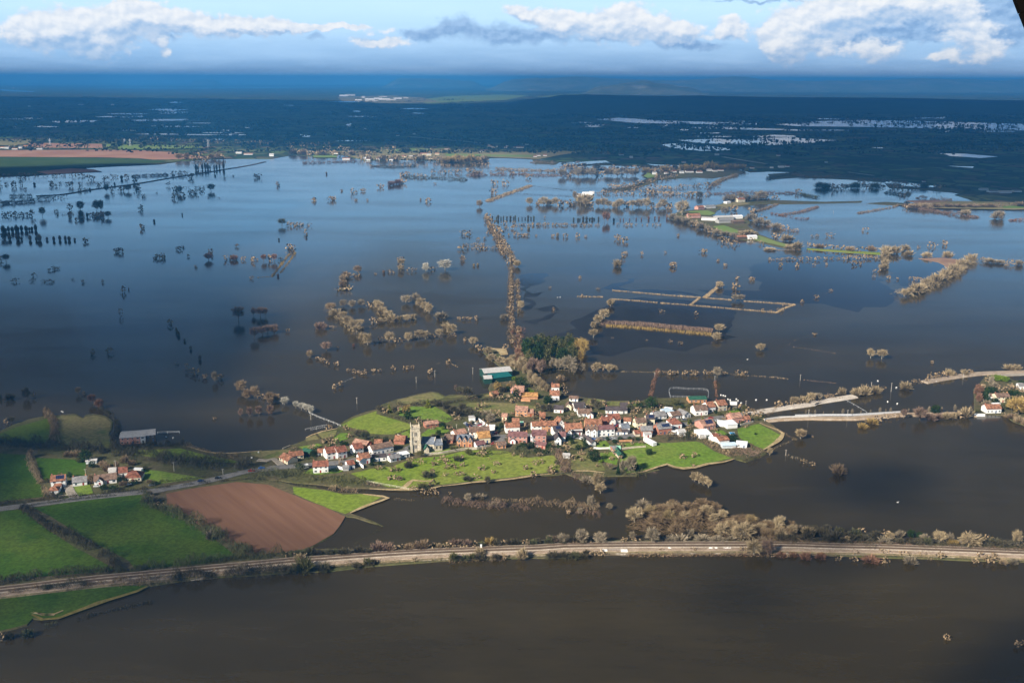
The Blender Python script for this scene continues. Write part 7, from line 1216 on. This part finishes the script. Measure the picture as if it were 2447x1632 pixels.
car('Z2', 1020, 832, 70, 'blue', 'blue car in the lower yard beside the inn'); car('Z2', 1048, 836, 60, 'red', 'red car in the lower yard beside the inn'); car('Z2', 1000, 850, 40, 'silver', 'silver car in the lower yard beside the inn'); car('Z2', 1030, 948, 10, 'red', 'dark red car parked below the golden-roofed house'); car('Z1', 1490, 1078, 25, 'red', 'red car outside the long white cottages'); car('Z1', 1545, 1062, 25, 'dark blue', 'dark blue car outside the long white cottages')
car('Z6', 1612, 674, 18, 'dark blue', 'dark car with lights on, left one of two on the road'); car('Z6', 1750, 650, 18, 'black', 'dark car, right one of two on the road'); car('Z6', 2020, 592, 16, 'red', 'long red car nearing the village bridge'); car('Z6', 2100, 570, 16, 'blue', 'blue car turning off by the village'); car('Z6', 1030, 700, 20, 'white', 'white car before the hip-roofed bungalow', .55); car('Z6', 780, 715, 8, 'white', 'white car in front of the long bungalow', .55); car('Z6', 1220, 705, 30, 'grey', 'grey car at the mouth of the hamlet drive', .55)
for x, y, c, ww in ((820, 800, 'dark blue', 'by the maroon-roofed terrace'), (350, 930, 'grey', 'under the long terracotta roof'), (420, 940, 'white', 'on the forecourt of the street'), (560, 950, 'blue', 'behind the narrow workshop'), (780, 945, 'silver', 'at the foot of the white terrace'), (840, 800, 'red', 'beside the white villa'), (690, 945, 'grey', 'along the foot of the white terrace')): car('Z3', x, y, hrng.uniform(0, 90), c, f'{c} car {ww}', .6)
for x, y, c, ww in ((250, 825, 'silver', 'beside the brick house with panels'), (300, 838, 'white', 'by the small white porch house'), (670, 672, 'red', 'on the eastern lane by the bright bush'), (380, 690, 'grey', 'outside the grey-green bungalow'), (740, 700, 'silver', 'beside the white garage')): car('Z4', x, y, hrng.uniform(0, 60), c, f'{c} car {ww}', .6)
def caravan(fr, x1, y1, x2, y2, w_, label, z=.55):
    a, b = P(fr, x1, y1, z), P(fr, x2, y2, z); F = Frm(a, b, a); r = empty('caravan', a); tag(r, label, 'caravan')
    m = MB(); fbox(m, F, 0, 0, .5, F.w, w_, 2.7); m.build('body', WL['white'], r); m = MB(); fbox(m, F, -.12, -.12, 2.72, F.w + .12, w_ + .12, 2.85); m.build('roof', RF['white'], r)
    for i in range(3): window(F, F.w * (i + .5) / 3, 1.3, 1.1, .8, r)
    m = MB(); m.tube(F(F.w * .5, 0, .35), F(F.w * .5, w_, .35), .35, .35, 8); m.build('wheel', TYRE, r)
caravan('Z3', 1125, 975, 1235, 1034, 3.4, 'long white mobile home at the end of the gardens'); caravan('Z4', 250, 850, 290, 848, 2.4, 'white caravan beside the brick house with panels'); caravan('Z4', 165, 590, 250, 600, 2.6, 'white mobile home among the olive shrubs'); caravan('Z6', 1068, 605, 1135, 608, 3, 'white caravan with rounded roof behind the red roofs'); caravan('Z1', 565, 1215, 615, 1205, 2.3, 'white van-sized caravan beside the lowest western house')
m = MB(); m.tube((-4, 0, 0), (4, 0, 0), 2.4, 2.4, 14); m.v = [(v[0], v[1], max(0, v[2])) for v in m.v]; o = m.build('polytunnel', plain('green_film', (.25, .48, .33), .4)); o.location = P('Z3', 805, 1055, .55); tag(o, 'pale green polytunnel behind the sheds', 'polytunnel')
for x, y, w_, c, lab in ((895, 838, 60, (.05, .35, .75), 'bright blue garden pool beside the golden conifers'), (1330, 720, 40, (.2, .6, .4), 'small turquoise cover in the gardens above the street')):
    fr = 'Z4' if x == 895 else 'Z2'; p = P(fr, x, y, .55); k = mpp(p) * .223; m = MB(); m.box(-w_ * k / 2, -2.6, 0, w_ * k / 2, 2.6, .6); m.box(-w_ * k / 2 + .3, -2.3, .6, w_ * k / 2 - .3, 2.3, .62, 1); o = m.build('garden_pool', [WL['white'], plain(lab.split()[1] + '_water', c, .2, .5)]); o.location = p; tag(o, lab, 'pool')
def bale(fr, x, y, label, z=0, r=.5):
    m = MB(); m.tube((-.5, 0, r * .8), (.5, 0, r * .8), r, r, 10); m.tube((-.53, 0, r * .8), (.53, 0, r * .8), r * .86, r * .86, 10); o = m.build('wrapped_bale', WL['white']); o.location = P(fr, x, y, z); o.rotation_euler = (0, 0, x); tag(o, label, 'bale', 'white wrapped bales afloat by the pitch')
for i, (x, y) in enumerate(((873, 478), (876, 496), (885, 520), (800, 430), (820, 436), (940, 468), (955, 485), (1150, 477), (1263, 477), (775, 425), (990, 510), (850, 470))): bale('Z4', x, y, 'white wrapped bale afloat between the pitch and the raised road', 0)
for i, (fr, x, y, lab) in enumerate((('Z5', 850, 477, 'white bale afloat beside the slanting reed strips'), ('Z5', 1040, 546, 'white bale afloat left of the drowned road shrub'), ('Z5', 950, 690, 'white bale afloat mid-water, left one between the roads'), ('Z5', 1050, 710, 'white bale afloat mid-water, right one between the roads'), ('Z5', 1447, 483, 'white bale afloat below the far eastern road'))): bale(fr, x, y, lab)
def swan(fr, x, y, label):
    m = MB(); m.ball((0, 0, .25), (.75, .38, .3)); m.tube((.55, 0, .35), (.7, 0, .95), .09, .07, 6); m.ball((.78, 0, 1.0), (.17, .08, .09)); m.tube((-.6, 0, .3), (-1.0, 0, .45), .2, .03, 6); o = m.build('swan', WL['white']); o.location = P(fr, x, y, 0); o.scale = (.9, .9, .9); tag(o, label, 'swan')
swan('A5', 840, 836, 'white swan, left one of a pair in open flood right of the lane'); swan('A5', 863, 834, 'white swan, right one of a pair in open flood right of the lane'); swan('Z6', 495, 112, 'white swan, left one off the top left shore'); swan('Z6', 505, 118, 'white swan, right one off the top left shore'); swan('A3', 1072, 2, 'white swan alone in the dark eastern water'); swan('Z4', 1058, 42, 'white swan alone north of the tree line')
for x, y, lab in ((1335, 318, 'white bale in the flood, left one beside the pink shed'), (1390, 325, 'white bale in the flood, right one beside the pink shed'), (2075, 442, 'pale bale on the shore meadow, left one'), (2020, 486, 'pale bale on the shore meadow, lowest one')): bale('Z6', x, y, lab, .5 if x > 2000 else 0)
m = MB(); m.box(-2.6, -1.2, .4, 2.6, 1.2, 2.6); m.box(-2.7, -1.3, 2.62, 2.7, 1.3, 2.75); o = m.build('white_container', WL['white']); o.location = P('Z4', 908, 528, 0); tag(o, 'white container standing in the water near the bales', 'container')
# a corner of the aircraft's window pillar
m = MB(); c0 = Vector((0, 0, CAM_H)); pp = []
for px_, py_ in ((2500, 260), (2464, 120), (2425, 20), (2395, -60), (2330, -200)): pp.append(c0 + ray(px_ + 84, py_ - 20).normalized() * 1.0)
for p, q in zip(pp, pp[1:]): m.tube(p, q, .026, .026, 10)
o = m.build('window_pillar', plain('black_trim', (.004, .003, .0025), .9, .05)); tag(o, 'black curved aircraft window pillar across the top right corner', 'pillar')

# ------------------------------------------------------------------ hedgerows and woods of the far plain
prng = np.random.default_rng(8); vs, tn = [], []
def clump(x, y, wd, h, n):
    k = mnoise.noise(Vector((x * .001, y * .001, 0)))
    for i in range(n):
        cx, cy, cz = x + prng.normal() * wd * .4, y + prng.normal() * wd * .4, .8 + h * prng.random(); r = wd * .35 * prng.uniform(.5, 1.1)
        a = prng.uniform(0, 3.14); dx, dy = math.cos(a) * r, math.sin(a) * r
        vs.extend([(cx - dx, cy - dy, cz - r * .6), (cx + dx, cy + dy, cz - r * .6), (cx + dx * .8, cy + dy * .8, cz + r * .6), (cx - dx * .8, cy - dy * .8, cz + r * .6)]); tn.extend([prng.random()] * 4)
for i in range(520):                                   # hedgerow lines
    dd = 3400 * (11500 / 3400) ** prng.random(); px = prng.uniform(-60, 2510); p = P('S', px, 189 + CAM_H / dd * F_PX + (px - 1223) * .0038, .6)
    if p.y < 3350 or (p.x > 900 and p.y < 3700): continue
    a = prng.choice([.3, 1.87]) + prng.normal() * .12; L_ = prng.uniform(150, 700); n = int(L_ / 16)
    for j in range(n):
        if prng.random() < .75: clump(p.x + math.cos(a) * L_ * (j / n - .5) * 1.0, p.y + math.sin(a) * L_ * (j / n - .5), prng.uniform(9, 18), prng.uniform(4, 11), 3)
for i in range(230):                                   # copses
    dd = 3400 * (13000 / 3400) ** prng.random(); px = prng.uniform(-60, 2510); p = P('S', px, 189 + CAM_H / dd * F_PX + (px - 1223) * .0038, .6)
    if p.y < 3450: continue
    for j in range(int(prng.uniform(6, 26))): clump(p.x + prng.normal() * 70, p.y + prng.normal() * 35, prng.uniform(10, 22), prng.uniform(6, 13), 3)
T = TW(); T.v = vs; T.f = [(4 * i, 4 * i + 1, 4 * i + 2, 4 * i + 3) for i in range(len(vs) // 4)]; T.tn = tn
VEG['far'] = leafmat('far_hedge_leaves', (.012, .018, .008), (.05, .045, .024))
o = bpy.data.objects.new('hedgerow_trees', T.mesh('hedgerow_trees', VEG['far'])); COL.objects.link(o); kind(o, 'stuff')
for i in range(70):                                    # small glints of standing water
    y = prng.uniform(236, 345); px = prng.uniform(0, 2447)
    if 560 < px < 1300 and prng.random() < .5: continue
    w_ = prng.uniform(6, 60); h_ = prng.uniform(.8, 2.2); q = [(px - w_, y), (px - w_ * .3, y - h_), (px + w_ * .4, y - h_ * .7), (px + w_, y + .2), (px + w_ * .3, y + h_ * .8), (px - w_ * .5, y + h_ * .5)]
    if min(b_ for a_, b_ in q) < 232: continue
    sheet('pond', [P('S', a_, b_, 1.6) for a_, b_ in q], 1.6 + .002 * i, POND, rough=8, step=30, seed=i)

# ------------------------------------------------------------------ the air: thin haze over the whole plain
hb = MB(); hb.box(-45500, -3500, -4.5, 45500, 46000, 345)
hz = hb.build('haze', bpy.data.materials.new('haze_air')); kind(hz, 'stuff')
hm_ = hz.data.materials[0]; hm_.use_nodes = True; hm_.node_tree.nodes.clear()
t = NT(hm_.node_tree); out = t.node('ShaderNodeOutputMaterial'); pv = t.node('ShaderNodeVolumePrincipled')
pv.inputs['Color'].default_value = (.085, .46, 1.0, 1); pv.inputs['Density'].default_value = HAZE; pv.inputs['Anisotropy'].default_value = .22
t.l.new(pv.outputs[0], out.inputs['Volume'])
